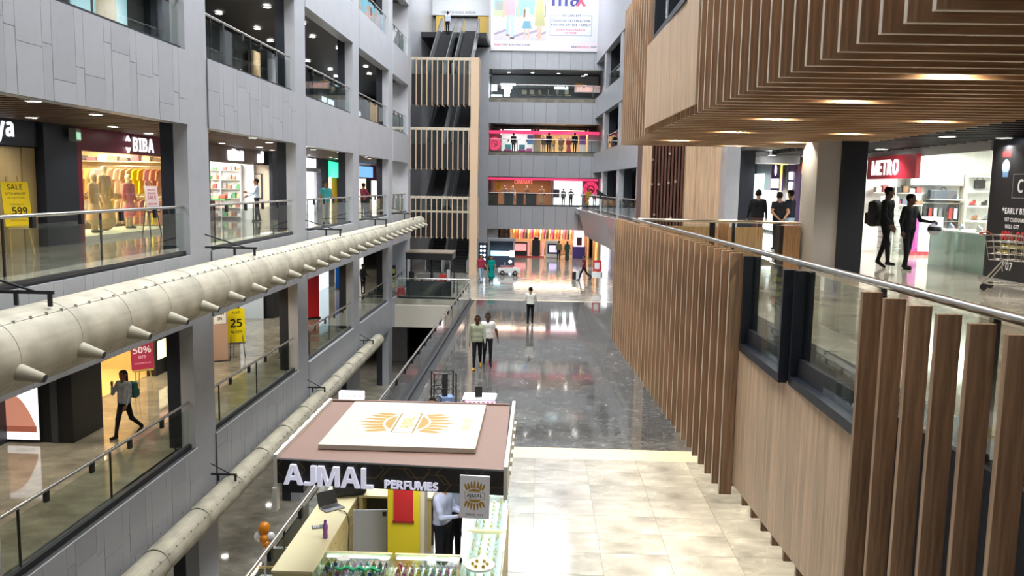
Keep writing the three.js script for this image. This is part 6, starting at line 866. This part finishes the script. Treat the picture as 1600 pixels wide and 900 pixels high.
  const sc = thing('white_screen', 'large blank white screen on the first floor end', 'screen', [2.4, 4.5, z]); bx('panel', sc, glow([1, 0.98, 1], 1.7), -1.3, 1.25, 0.1, 2.2, -0.05, 0, 0.02); bx('frame', sc, CLAD2, -1.35, 1.3, 0, 0.1, -0.1, 0.04); areaLight('screen_light', 2.4, 5.7, z + 0.04, 2.5, 2.1, col(1, 0.98, 1), 1.7, Math.PI * 0, 0).rotation.set(0, Math.PI, 0);
  bx('pier', f, CLAD2, 1.0, 1.15, 4.5, 6.72, z + 0.1, z - 0.1); bx('pier', f, CLAD2, 3.7, 5.1, 4.5, 6.72, z, z - 0.2); bx('pier', f, mat([0.4, 0.36, 0.34], 0.5), -4.6, -4.2, 4.5, 6.72, z, z - 0.2);
  const cs = thing('shop_sign', 'red glowing word over the brown first floor shop', 'sign'); letters(cs, 'CINEMAS', 0.34, 0.05, glow([1, 0.12, 0.06], 0.9), [-2.35, 6.38, z + 0.12], 0, font, 0.02, 0.82);
  const yp = thing('yellow_hand_sign', 'yellow hand shaped sign in the brown first floor shop', 'sign', [-3.75, 6.05, z - 0.3]); mesh('shape', [sph(0, 0, 0, 0.2, 1, 1.2, 0.3, 12), ...[-0.2, -0.1, 0, 0.1].map((q) => rod([q * 0.8, 0.15, 0], [q * 1.3, 0.42, 0], 0.045, 6))], mat([0.75, 0.62, 0.02], 0.5), yp);
  for (const [x, w] of [[-4.05, 0.75], [-2.75, 0.75], [-1.75, 0.6], [-0.8, 0.9]]) { const t = thing('black_counter', 'black draped counter along the first floor railing', 'counter', [x, 4.5, -73.4], 0, 'black counters on the first floor'); bx('top', t, BLACK, -w / 2 - 0.05, w / 2 + 0.05, 0.98, 1.05, -0.3, 0.3, 0.01); bx('drape', t, mat([0.02, 0.02, 0.024], 0.7), -w / 2, w / 2, 0, 0.98, -0.26, 0.26); }
  mq(-3.2, 4.5, [0.55, 0.5, 0.5], 'mannequin in pale grey in the brown first floor shop'); mq(-2.5, 4.5, [0.7, 0.65, 0.62], 'mannequin in white in the brown first floor shop'); mq(-1.2, 4.5, [0.5, 0.3, 0.2], 'mannequin in a rust top in the brown first floor shop'); mq(0.1, 4.5, [0.6, 0.42, 0.26], 'mannequin in a tan dress in the brown first floor shop', { d: 0.4 });
  const ns = thing('notice_stand', 'black notice stand before the white screen', 'notice', [1.35, 4.5, -73.3]); bx('board', ns, mat([0.02, 0.02, 0.04], 0.4), -0.27, 0.27, 0.75, 1.45, -0.02, 0.02); bx('post', ns, BLACK, -0.02, 0.02, 0, 0.75, -0.02, 0.02); bx('foot', ns, BLACK, -0.2, 0.2, 0, 0.02, -0.15, 0.15);
  const fl = thing('beach_flag', 'dark slanted display flag on the first landing', 'flag', [4.6, 4.5, -61.5]); const fm = mesh('cloth', ext([[-0.5, 0.9], [-0.6, 1.6], [0.4, 0.95], [0.45, 0.55], [0.1, 0.8]], 0.03), BLACK, fl); mesh('pole', [rod([0.42, 0, 0.015], [0.42, 1.0, 0.015], 0.02, 6)], BLACK, fl);
  // third floor
  bx('dark_wall', f, mat([0.12, 0.13, 0.15], 0.4), -4.6, 5, 13.5, 15.0, -78, -78.2); bx('lit_wall', f, mat([0.34, 0.36, 0.37], 0.4), -4.6, 5, 15, 16.1, -78, -78.2);
  const ts = thing('shop_sign', 'red lit word on a red board of the third floor', 'sign'); bx('board', ts, glow([0.5, 0.01, 0.02], 0.25), 2.75, 5.0, 14.4, 14.98, z, z - 0.1); letters(ts, 'TATTOO', 0.32, 0.04, glow([1, 0.3, 0.25], 0.9), [2.95, 14.5, z + 0.01], 0, font, 0.0, 0.8); bx('orange_top', ts, mat([0.7, 0.3, 0.02], 0.5), 2.8, 3.5, 14.98, 15.15, z, z - 0.05);
  const bs = thing('shop_sign', 'plain pale blue lit bar sign on the third floor', 'sign'); bx('bar', bs, glow([0.6, 0.85, 1], 3), 1.0, 2.2, 14.62, 14.85, z, z - 0.06);
  const ws = thing('lit_counter', 'cluster of white lit boards and counter on the third floor', 'counter'); for (const [a, b, c, d] of [[-4.5, -4.0, 14.4, 15.0], [-4.5, -3.55, 13.85, 14.1], [-4.5, -2.35, 13.51, 13.75], [-3.7, -2.4, 14.9, 15.08], [-3.65, -2.7, 14.6, 14.85], [-3.4, -2.9, 13.8, 14.55], [-3.3, -2.8, 14.3, 14.6]]) bx('lit_board', ws, glow([0.85, 0.93, 1], 2.4), a, b, c, d, z, z - 0.08);
  areaLight('lit_boards', -3.5, 14.3, z + 0.05, 2, 1.4, col(0.85, 0.93, 1), 2.4).rotation.set(0, Math.PI, 0);
  for (let i = 0; i < 6; i++) { const t = thing('cafe_chair', 'plain dark chair on the third floor terrace', 'chair', [-1.6 + i * 0.75, 13.5, -74], 0.5 * i, 'chairs on the third floor terrace'); bx('seat', t, mat([0.3, 0.26, 0.2], 0.5), -0.2, 0.2, 0.42, 0.46, -0.2, 0.2); bx('backrest', t, mat([0.3, 0.26, 0.2], 0.5), -0.2, 0.2, 0.55, 0.9, -0.2, -0.17); for (const [a, b] of [[-1, -1], [1, -1], [-1, 1], [1, 1]]) bx('leg', t, BLACK, a * 0.18 - 0.015, a * 0.18 + 0.015, 0, 0.42, b * 0.18 - 0.015, b * 0.18 + 0.015); }
  // ground floor shop
  shopShell('wall_interior_end', 'warm busy ground floor shop at the end of the atrium', 'x', -2.7, 4.4, -74.6, 4, 0, 2.85, mat([0.62, 0.38, 0.22], 0.6), [1, 0.80, 0.58], 4.5);
  bx('pier', f, CLAD2, -4.6, -3.6, 0, 2.6, -73, -73.4); bx('red_post', f, glow([1, 0.08, 0.08], 0.5), -1.05, -0.85, 0, 1.3, -74.2, -74.4); bx('red_post', f, glow([1, 0.08, 0.08], 0.5), 0.2, 0.4, 0, 1.3, -74.2, -74.4); bx('red_kerb', f, mat([0.6, 0.06, 0.06], 0.4), -2.6, 0.4, 0.001, 0.1, -74.0, -74.15);
  const rs = thing('red_lightbox', 'red lit promotion box at the ground floor shop', 'lightbox', [-1.82, 0, -74.4]); bx('case', rs, BLACK, -0.75, 0.75, 0, 1.3, -0.2, 0.2); bx('panel', rs, glow([1, 0.12, 0.12], 1.2), -0.65, 0.65, 0.55, 1.15, 0.2, 0.22);
  const bk = thing('black_cabinet', 'black cabinet in the middle of the ground floor shop front', 'cabinet', [-0.3, 0, -74.4]); bx('body', bk, BLACK, -0.35, 0.35, 0.02, 1.5, -0.25, 0.25, 0.02); bx('shoulder', bk, BLACK, -0.22, 0.22, 1.5, 1.75, -0.2, 0.2, 0.05);
  const wx = thing('white_screen_box', 'white cased box with a violet lit screen in the ground floor shop', 'screen', [1.15, 0, -73.9]); bx('case', wx, WHITE, -0.6, 0.6, 0.02, 1.5, -0.2, 0.2, 0.02); bx('bezel', wx, BLACK, -0.45, 0.55, 0.35, 1.25, 0.2, 0.215); bx('panel', wx, glow([0.5, 0.4, 1], 1.2), -0.3, 0.4, 0.5, 1.1, 0.215, 0.225);
  const wpo = thing('pink_lightbox', 'pale pink lightbox poster on a violet plinth in the ground floor shop', 'lightbox', [3.45, 0, -74.3]); bx('panel', wpo, glow([1, 0.8, 0.88], 1.2), -0.45, 0.45, 1.0, 2.4, -0.1, 0.1); bx('print', wpo, mat([0.15, 0.04, 0.08], 0.5), -0.2, 0.25, 1.1, 1.8, 0.1, 0.11); bx('plinth', wpo, mat([0.08, 0.06, 0.35], 0.5), -0.55, 0.55, 0, 1.0, -0.3, 0.3, 0.02);
  const hs2 = thing('wall_shelving', 'tall grey shelving at the side of the ground floor shop', 'shelving', [-3.1, 0, -74.9]); for (let i = 0; i < 6; i++) bx('shelf', hs2, mat([0.4, 0.36, 0.34], 0.5), -0.45, 0.5, 0.3 + i * 0.38, 0.34 + i * 0.38, -0.2, 0.2); bx('back_panel', hs2, mat([0.45, 0.4, 0.36], 0.5), -0.45, 0.5, 0, 2.5, -0.25, -0.2);
  goods([[0.6, 0.35, 0.1], [0.3, 0.12, 0.1], [0.6, 0.5, 0.4], [0.15, 0.15, 0.2]], 24, 'packs on the ground shop shelving', 'small pack on the tall grey shelving', (i) => [-3.4 + (i % 4) * 0.24, 0.34 + Math.floor(i / 4) * 0.38, -74.85, 0.18, 0.18 + 0.03 * (i % 3), 0.2]);
  const cl2 = [[0.7, 0.4, 0.1], [0.6, 0.15, 0.1], [0.8, 0.6, 0.4], [0.5, 0.1, 0.2], [0.1, 0.08, 0.08], [0.7, 0.5, 0.2], [0.6, 0.05, 0.25]]; for (let i = 0; i < 22; i++) garment(cl2[i % 7], -2.3 + i * 0.27, 2.33, -76.4, 1.2, "top on the high rail of the ground floor end shop", "tops in the ground floor end shop", 0.85); { const t = thing("clothes_rail", "high steel rail of colourful tops in the ground floor end shop", "clothes rail"); mesh("bar", [rod([-2.5, 2.43, -76.4], [3.8, 2.43, -76.4], 0.018, 6), rod([-2.5, 2.43, -76.4], [-2.5, 0, -76.4], 0.018, 6), rod([3.8, 2.43, -76.4], [3.8, 0, -76.4], 0.018, 6)], STEEL, t); }
}
// ---- on the ground floor near the end
{
  const c = thing('toy_car', 'white and red ride-on toy car parked on the pale floor', 'toy car', [-2.1, 0, -58.8], 0); mesh('body', [(() => { const g = ext([[-0.72, 0.2], [-0.74, 0.42], [-0.5, 0.5], [-0.2, 0.52], [0.25, 0.52], [0.62, 0.46], [0.76, 0.36], [0.76, 0.2]], 0.7, 0.03); g.translate(0, 0, -0.35); return g; })()], WHITE, c); mesh('hood', [bg(-0.6, 0.3, 0.5, 0.62, -0.3, 0.3)], mat([0.35, 0.02, 0.03], 0.3), c); mesh('windscreen', [rod([0.25, 0.52, -0.3], [0.1, 0.85, -0.26], 0.02, 6), rod([0.25, 0.52, 0.3], [0.1, 0.85, 0.26], 0.02, 6), rod([0.1, 0.85, -0.26], [0.1, 0.85, 0.26], 0.02, 6)], mat([0.4, 0.02, 0.04], 0.4), c); mesh('seat', [bg(-0.35, -0.25, 0.55, 0.85, -0.25, 0.25)], mat([0.2, 0.25, 0.35], 0.6), c); for (const [x, z] of [[-0.45, -0.36], [-0.45, 0.36], [0.45, -0.36], [0.45, 0.36]]) { const w = new THREE.CylinderGeometry(0.17, 0.17, 0.1, 16); w.rotateX(PI2); w.translate(x, 0.17, z); const q = mesh('wheel', w, BLACK, c); const hb = new THREE.CylinderGeometry(0.08, 0.08, 0.11, 12); hb.rotateX(PI2); hb.translate(x, 0.17, z); mesh('hub', hb, STEEL, q); }
  const k = thing('ride_kiosk', 'grey canopied stall with blue lit counter near the end shop', 'stall', [-2.8, 0, -64.5]); bx('counter', k, mat([0.05, 0.06, 0.1], 0.4), -1.1, 0.9, 0, 0.85, -0.4, 0.4, 0.02); bx('blue_panel', k, glow([0.35, 0.8, 1], 2.2), -0.9, 0.5, 0.9, 1.25, 0.3, 0.42); bx('white_panel', k, glow([0.8, 0.9, 1], 1.6), 0.55, 0.9, 0.8, 1.3, 0.3, 0.42); for (const [a, b] of [[-1.05, -0.35], [0.85, -0.35], [-1.05, 0.35], [0.85, 0.35]]) bx('post', k, CLAD2, a - 0.04, a + 0.04, 0.85, 2.0, b - 0.04, b + 0.04); bx('canopy', k, mat([0.28, 0.29, 0.31], 0.5), -1.15, 0.95, 2.0, 2.2, -0.45, 0.45, 0.02); bx('back', k, mat([0.05, 0.05, 0.07], 0.5), -1.0, 0.8, 0.85, 2.0, -0.4, -0.36); mesh('round_lamp', sph(0.6, 0.45, 0.42, 0.13, 1, 1, 0.3, 14), glow([0.7, 0.95, 1], 2), k); areaLight('stall_light', -3.0, 1.1, -64.05, 1.4, 0.35, col(0.5, 0.85, 1), 2.5).rotation.set(0, Math.PI, 0);
  const mac = thing('ride_machine', 'dark machine studded with blue white lamps by the tan post', 'machine', [-4.15, 0, -62.5]); bx('body', mac, mat([0.03, 0.035, 0.05], 0.4), -0.35, 0.35, 0, 2.0, -0.3, 0.3, 0.04); for (let i = 0; i < 4; i++) for (let j = 0; j < 2; j++) mesh('lamp', sph(-0.15 + j * 0.25, 0.75 + i * 0.32, 0.31, 0.085, 1, 1, 0.4, 10), glow([0.6, 0.75, 1], 3), mac); bx('bin', mac, BLACK, 0.4, 0.75, 0, 1.0, -0.2, 0.2, 0.04);
  const bin = thing('floor_speaker', 'small black and white box standing near the red notice', 'box', [2.45, 0, -56.9]); bx('body', bin, BLACK, -0.2, 0.05, 0.0, 0.5, -0.18, 0.18, 0.01); bx('front', bin, WHITE, 0.05, 0.25, 0.0, 0.55, -0.18, 0.18, 0.01);
  const rn = thing('notice_stand', 'red notice on a white stand by the bright shop', 'notice', [3.65, 0, -53.0], -0.35); bx('board', rn, mat([0.5, 0.02, 0.04], 0.5), -0.26, 0.26, 0.95, 1.65, -0.02, 0.02); bx('sheet', rn, WHITE, -0.16, 0.16, 1.1, 1.5, 0.02, 0.025); bx('shelf', rn, WHITE, -0.3, 0.3, 0.55, 0.9, -0.15, 0.15, 0.01); bx('post', rn, STEEL, -0.03, 0.03, 0, 0.55, -0.03, 0.03);
  const w = struct('wall_ground_front', 'bright shop fronts of the ground floor under the landing', 'wall'); const at = (zz) => 4.9 + 0.05 * (zz + 66);
  for (const [a, b, m] of [[-73.5, -70.8, mat([0.62, 0.42, 0.22], 0.5)], [-70.8, -70.2, glow([1, 0.35, 0.08], 1.6)], [-70.2, -68, mat([0.66, 0.46, 0.2], 0.5)], [-68, -66, mat([0.4, 0.45, 0.5], 0.3)], [-66, -63.4, glow([0.95, 0.97, 1], 2.5)], [-63.4, -57, mat([0.22, 0.22, 0.45], 0.35)], [-57, -24, CLAD2]]) bx('front_panel', w, m, at((a + b) / 2), at((a + b) / 2) + 0.2, 0, 2.75, a, b);
  spot('orange_wash', 4.2, 2.6, -69.2, col(1, 0.6, 0.2), 16, 0.9, 0.6, [0.3, -1, 0]); spot('orange_wash', 4.1, 2.6, -71.6, col(1, 0.7, 0.35), 12, 0.9, 0.6, [0.3, -1, 0]); areaLight('front_light', at(-64.7) - 0.03, 1.4, -64.7, 2.6, 2.6, col(0.95, 0.97, 1), 2.5, 0, -PI2);
  for (const [x, zz, p2] of [[3.0, -18.6, 36], [2.9, -14.4, 44], [3.0, -10.6, 30], [5.9, -23, 12], [6.0, -30, 10], [5.4, -40, 10]]) downlight(x, 2.74, zz, 'warm downlight in the pale ceiling under the landing', 'downlights under the landing', p2, [1, 0.92, 0.78], lensWarm);
  // coffee kiosk at the end of the floor opening
  const kc = thing('coffee_kiosk', 'black framed coffee kiosk at the end of the floor opening', 'kiosk', [-6.1, 0, -47.4]); bx('counter', kc, mat([0.02, 0.024, 0.026], 0.4), -1.25, 1.2, 0, 0.85, 0.6, 0.9, 0.01); bx('canopy', kc, BLACK, -1.3, 1.3, 2.05, 2.45, -0.9, 1.0, 0.01); bx('canopy_rim', kc, mat([0.25, 0.2, 0.15], 0.5), -1.32, 1.32, 2.4, 2.47, -0.92, 1.02); for (const [a, b] of [[-1.25, 0.9], [1.22, 0.9], [-1.25, -0.85], [1.22, -0.85]]) bx('post', kc, BLACK, a - 0.03, a + 0.03, 0, 2.05, b - 0.03, b + 0.03); bx('rear_counter', kc, mat([0.62, 0.6, 0.55], 0.5), -0.9, 1.0, 0, 1.1, -0.85, -0.5); bx('machine', kc, mat([0.45, 0.04, 0.04], 0.4), 0.55, 0.95, 0.86, 1.25, 0.62, 0.85, 0.02); bx('machine', kc, mat([0.5, 0.5, 0.48], 0.4), 0.98, 1.16, 0.86, 1.5, 0.62, 0.85, 0.02); bx('till', kc, BLACK, -1.15, -0.85, 0.86, 1.35, 0.62, 0.8, 0.02); mesh('pillar', [bg(0.0, 0.14, 0.85, 2.05, 0.2, 0.3)], BLACK, kc);
  for (let i = 0; i < 7; i++) { const t = thing('snack_jar', 'small bright snack jar on the coffee kiosk counter', 'jar', [-6.88 + i * 0.19, 0.852, -46.66], 0, 'jars on the coffee kiosk'); mesh('jar', lathe([[0, 0], [0.055, 0], [0.06, 0.11], [0.045, 0.14], [0, 0.14]], 10), mat([[0.6, 0.45, 0.1], [0.65, 0.6, 0.5], [0.55, 0.1, 0.08], [0.6, 0.3, 0.4]][i % 4], 0.4), t); mesh('lid', lathe([[0, 0.14], [0.05, 0.14], [0.05, 0.165], [0, 0.17]], 10), STEEL, t); }
  const st = thing('red_stool', 'red plastic stool with a slotted back at the end of the opening', 'stool', [-7.62, 0, -46.3]); bx('seat', st, mat([0.45, 0.03, 0.03], 0.5), -0.16, 0.16, 0.44, 0.48, -0.16, 0.16, 0.01); for (const [a, b] of [[-1, -1], [1, -1], [-1, 1], [1, 1]]) mesh('leg', [rod([a * 0.19, 0, b * 0.19], [a * 0.14, 0.44, b * 0.14], 0.03, 6)], mat([0.45, 0.03, 0.03], 0.5), st); bx('panel', st, mat([0.4, 0.03, 0.03], 0.5), -0.14, 0.14, 0.12, 0.4, 0.14, 0.16);
  const bd = thing('black_poster_stand', 'yellow and black product stand beside the coffee kiosk', 'stand', [-8.6, 0, -48.5]); bx('frame', bd, BLACK, -0.28, 0.28, 0, 1.5, -0.15, 0.0); for (let i = 0; i < 3; i++) bx('tray', bd, mat([0.6, 0.58, 0.15], 0.5), -0.26, 0.26, 0.2 + i * 0.42, 0.45 + i * 0.42, 0, 0.12);
}
// ================================================================ PEOPLE IN THE PLACE
{
  const walk = (a) => [[a, a > 0 ? 0.1 : 0.5], [-a, a > 0 ? 0.55 : 0.1]];
  const JEANS = [0.14, 0.22, 0.36], DK = [0.016, 0.017, 0.022], BLK = [0.012, 0.012, 0.014];
  person('man in a white shirt and black trousers walking away over the dark floor', [-0.35, 0, -37.48], Math.PI - 0.1, { shirt: [0.72, 0.70, 0.62], trousers: BLK, shoes: [0.4, 0.38, 0.35], arms: [[0.3, 0.2, 1.5, 0.3], [0.1, 0.25, 1.2, 0.3]], legs: [[0.06, 0.05], [-0.05, 0.1]], height: 1.73, cell: 0.018, hem: 0.98 });
  person('man in a pale green shirt walking with tan shoes', [-2.03, 0, -28.06], 0.05, { shirt: [0.36, 0.38, 0.27], trousers: DK, shoes: [0.55, 0.3, 0.04], arms: [[-0.15, 0.14, 0.2], [0.15, 0.14, 0.25]], legs: walk(0.2), height: 1.86, cell: 0.018, skin: [0.12, 0.06, 0.04] });
  person('man in a white t-shirt walking close behind the green shirt', [-1.72, 0, -28.75], 0.1, { shirt: [0.72, 0.70, 0.66], trousers: DK, sleeve: 'short', arms: [[0.1, 0.1, 0.3], [-0.2, 0.35, 0.3]], legs: walk(-0.2), height: 1.84, skin: [0.14, 0.07, 0.05] });
  person('stout man in a maroon shirt and light jeans near the tan post', [-3.72, 0, -53.9], 0.5, { shirt: [0.30, 0.03, 0.06], trousers: [0.32, 0.42, 0.52], sleeve: 'short', arms: [[-0.2, 0.2, 0.4], [0.25, 0.2, 0.4]], legs: walk(0.28), height: 1.8, stout: 1.18 });
  person('woman in a teal tunic beside the man in maroon', [-3.05, 0, -54.0], 0.1, { shirt: [0.0, 0.22, 0.19], trousers: BLK, dress: 0.42, flare: 0.22, sleeve: 'short', arms: [[0, 0.2, 0.3], [0.15, 0.2, 0.5]], legs: walk(0.12), height: 1.7, long: true });
  person('man in a dark red shirt striding past the red notice', [3.0, 0, -56.3], -1.3, { shirt: [0.16, 0.02, 0.04], trousers: DK, sleeve: 'short', arms: [[-0.3, 0.12, 0.6], [0.5, 0.12, 1.1]], legs: walk(0.42), height: 1.74 });
  person('person in an olive shirt seen from behind at the bright display', [1.63, 0, -71.2], Math.PI, { shirt: [0.16, 0.15, 0.08], trousers: BLK, arms: [[0, 0.15, 0.2], [0, 0.15, 0.2]], height: 1.68 });
  person('woman in a dark green dress beside the olive shirt', [2.34, 0, -71.0], 2.9, { shirt: [0.03, 0.07, 0.06], trousers: BLK, dress: 0.15, flare: 0.2, arms: [[0.2, 0.1, 0.8], [0, 0.15, 0.2]], height: 1.62, long: true });
  // first gallery
  person('man in a pale blue shirt looking into the white shelved shop', [-11.95, 4.5, -35.4], -1.15, { shirt: [0.52, 0.62, 0.78], trousers: DK, arms: [[0.3, 0.1, 0.9], [0.5, 0.1, 1.2]], legs: [[0.05, 0.05], [-0.08, 0.1]], height: 1.8, hem: 0.98 });
  person('man in a teal t-shirt and beige trousers at the gallery railing', [-8.75, 4.5, -34.4], 0.5, { shirt: [0.06, 0.33, 0.36], trousers: [0.42, 0.38, 0.28], sleeve: 'short', arms: [[0.1, 0.2, 0.3], [-0.1, 0.2, 0.3]], height: 1.75 });
  person('man in a maroon shirt leaning at the gallery railing', [-8.8, 4.5, -42.0], 2.6, { shirt: [0.22, 0.04, 0.06], trousers: BLK, arms: [[0.4, 0.2, 1.0], [0.4, 0.2, 1.0]], height: 1.7 });
  person('bareheaded man in a pink shirt beside the maroon shirt', [-9.6, 4.5, -42.6], 0.9, { shirt: [0.5, 0.22, 0.2], trousers: DK, arms: [[0.2, 0.15, 0.7], [0.1, 0.15, 0.3]], height: 1.68 });
  // ground gallery
  person('woman in a grey top and black trousers walking with a hand at her face', [-9.9, 0, -19.52], -0.35, { shirt: [0.22, 0.23, 0.26], trousers: BLK, arms: [[0.5, 0.15, 2.2, 0.5], [0.1, 0.15, 0.5]], legs: walk(0.3), height: 1.68, long: true, cell: 0.018, skin: [0.16, 0.08, 0.05] });
  backpack('teal and black backpack on the woman in grey', [-9.77, 1.14, -19.71], -0.45, [0.01, 0.09, 0.08], 0.9);
  person('man in a grey jacket and cap by the ground gallery railing', [-9.9, 0, -47.0], 1.0, { shirt: [0.09, 0.09, 0.10], trousers: BLK, arms: [[0.1, 0.15, 0.5], [0.2, 0.15, 0.9]], height: 1.68 });
  // landing
  person('man in black carrying a large black backpack outside the shoe shop', [7.75, 4.5, -19.2], 0.75, { shirt: BLK, trousers: BLK, arms: [[0.2, 0.2, 0.4], [-0.1, 0.2, 0.3]], legs: [[0.2, 0.1], [-0.16, 0.15]], height: 1.75, headTurn: 0.6, cell: 0.016, skin: [0.12, 0.07, 0.05] });
  backpack('large black backpack on the man outside the shoe shop', [7.545, 5.72, -19.385], 0.75, [0.008, 0.008, 0.01], 1.3);
  person('man in black holding a white helmet outside the shoe shop', [8.22, 4.5, -19.15], 0.5, { shirt: BLK, trousers: BLK, arms: [[-0.1, 0.2, 0.4], [0.35, 0.25, 1.1, -0.1]], legs: [[0.12, 0.1], [-0.1, 0.12]], height: 1.68, headTurn: 0.5, cell: 0.016, skin: [0.12, 0.07, 0.05] });
  { const h = thing('crash_helmet', 'white and blue crash helmet held by the man in black', 'helmet', [8.62, 5.42, -18.8]); mesh('shell', sph(0, 0, 0, 0.14, 1, 0.95, 1.15, 18), mat([0.6, 0.62, 0.66], 0.25), h); mesh('visor', (() => { const g = new THREE.SphereGeometry(0.143, 16, 8, 0, Math.PI, 1.1, 0.7); g.scale(1, 0.95, 1.15); return g; })(), BLACK, h); mesh('stripe', [bg(-0.02, 0.02, 0.06, 0.145, -0.1, 0.1)], mat([0.02, 0.05, 0.3], 0.3), h); }
  person('man in a black hooded top standing with his back to the railing glass', [6.35, 4.5, -25.0], Math.PI - 0.1, { shirt: BLK, trousers: [0.09, 0.05, 0.05], arms: [[0.1, 0.2, 0.3], [0.1, 0.2, 0.3]], height: 1.72, stout: 1.12 });
  person('man in a black jacket with red print, hands clasped behind him', [6.85, 4.5, -24.6], Math.PI + 0.1, { shirt: BLK, trousers: DK, sleeve: 'short', arms: [[-0.35, 0.25, -0.2, 0.9], [-0.35, 0.25, -0.2, 0.9]], height: 1.66, stout: 1.12 });
  person('man in a black top and pale jeans reaching towards his friends', [7.4, 4.5, -25.4], -2.4, { shirt: [0.018, 0.02, 0.03], trousers: [0.3, 0.38, 0.5], arms: [[0.5, 0.5, 0.2], [0.1, 0.2, 0.3]], height: 1.72, stout: 1.15 });
  // far end
  person('seated looking person in a black jacket before the white shop window', [-2.4, 9, -73.0], Math.PI, { shirt: BLK, trousers: BLK, height: 1.65, stout: 1.2 });
  person('man in black at the second floor railing facing the warm shop', [0.6, 9, -72.8], Math.PI, { shirt: BLK, trousers: DK, height: 1.74 });
  person('man in black alone before the pale shop doorway upstairs', [2.8, 9, -72.8], Math.PI, { shirt: BLK, trousers: BLK, height: 1.76, legs: [[0.1, 0], [-0.1, 0]] });
  person('woman in a mustard dress on the first landing by the pink ring sign', [3.75, 4.5, -66], 0.2, { shirt: [0.45, 0.26, 0.03], trousers: BLK, dress: 0.5, height: 1.6, long: true });
  person('man in grey before the white screen on the first floor', [1.95, 4.5, -73.0], 0.2, { shirt: [0.16, 0.17, 0.2], trousers: DK, height: 1.55 });
  person('man in dark grey beside the man at the white screen', [2.6, 4.5, -73.0], -0.2, { shirt: [0.12, 0.12, 0.14], trousers: DK, height: 1.55, arms: [[0.2, 0.4, 1.2], [0.2, 0.4, 1.2]] });
  person('man in a pale shirt and tie riding up the top escalator', [-7.4, 17.64, -66.4], Math.PI - 0.4, { shirt: [0.55, 0.6, 0.7], trousers: DK, height: 1.7, hem: 0.98 });
  person('man in a pink shirt riding the escalator below the third landing', [-7.4, 11.47, -63.5], 0.2, { shirt: [0.5, 0.25, 0.25], trousers: DK, height: 1.7 });
  // kiosk staff
  person('man in a pale blue shirt standing with folded arms inside the kiosk', [-1.42, 0, -12.6], 1.2, { shirt: [0.36, 0.40, 0.58], trousers: [0.012, 0.013, 0.02], arms: [[0.35, 0.12, 1.3, 0.8], [0.3, 0.12, 1.35, 0.7]], height: 1.74, stout: 1.08, hem: 0.99, cell: 0.014 });
  person('second man in a pale blue shirt leaning at the glass counter', [-1.3, 0, -13.25], 0.9, { shirt: [0.34, 0.39, 0.57], trousers: [0.012, 0.013, 0.02], arms: [[0.5, 0.2, 0.9, 0.1], [0.5, 0.2, 0.9, 0.2]], height: 1.72, hem: 0.99, cell: 0.014 });
  person('dark haired person sitting behind the kiosk roof', [-2.3, 0, -18.2], 0, { shirt: [0.3, 0.3, 0.32], trousers: DK, height: 1.52 });
}
scene.traverse((o) => { if (o.isMesh) { o.castShadow = true; o.receiveShadow = true; } });
renderer.render(scene, camera);
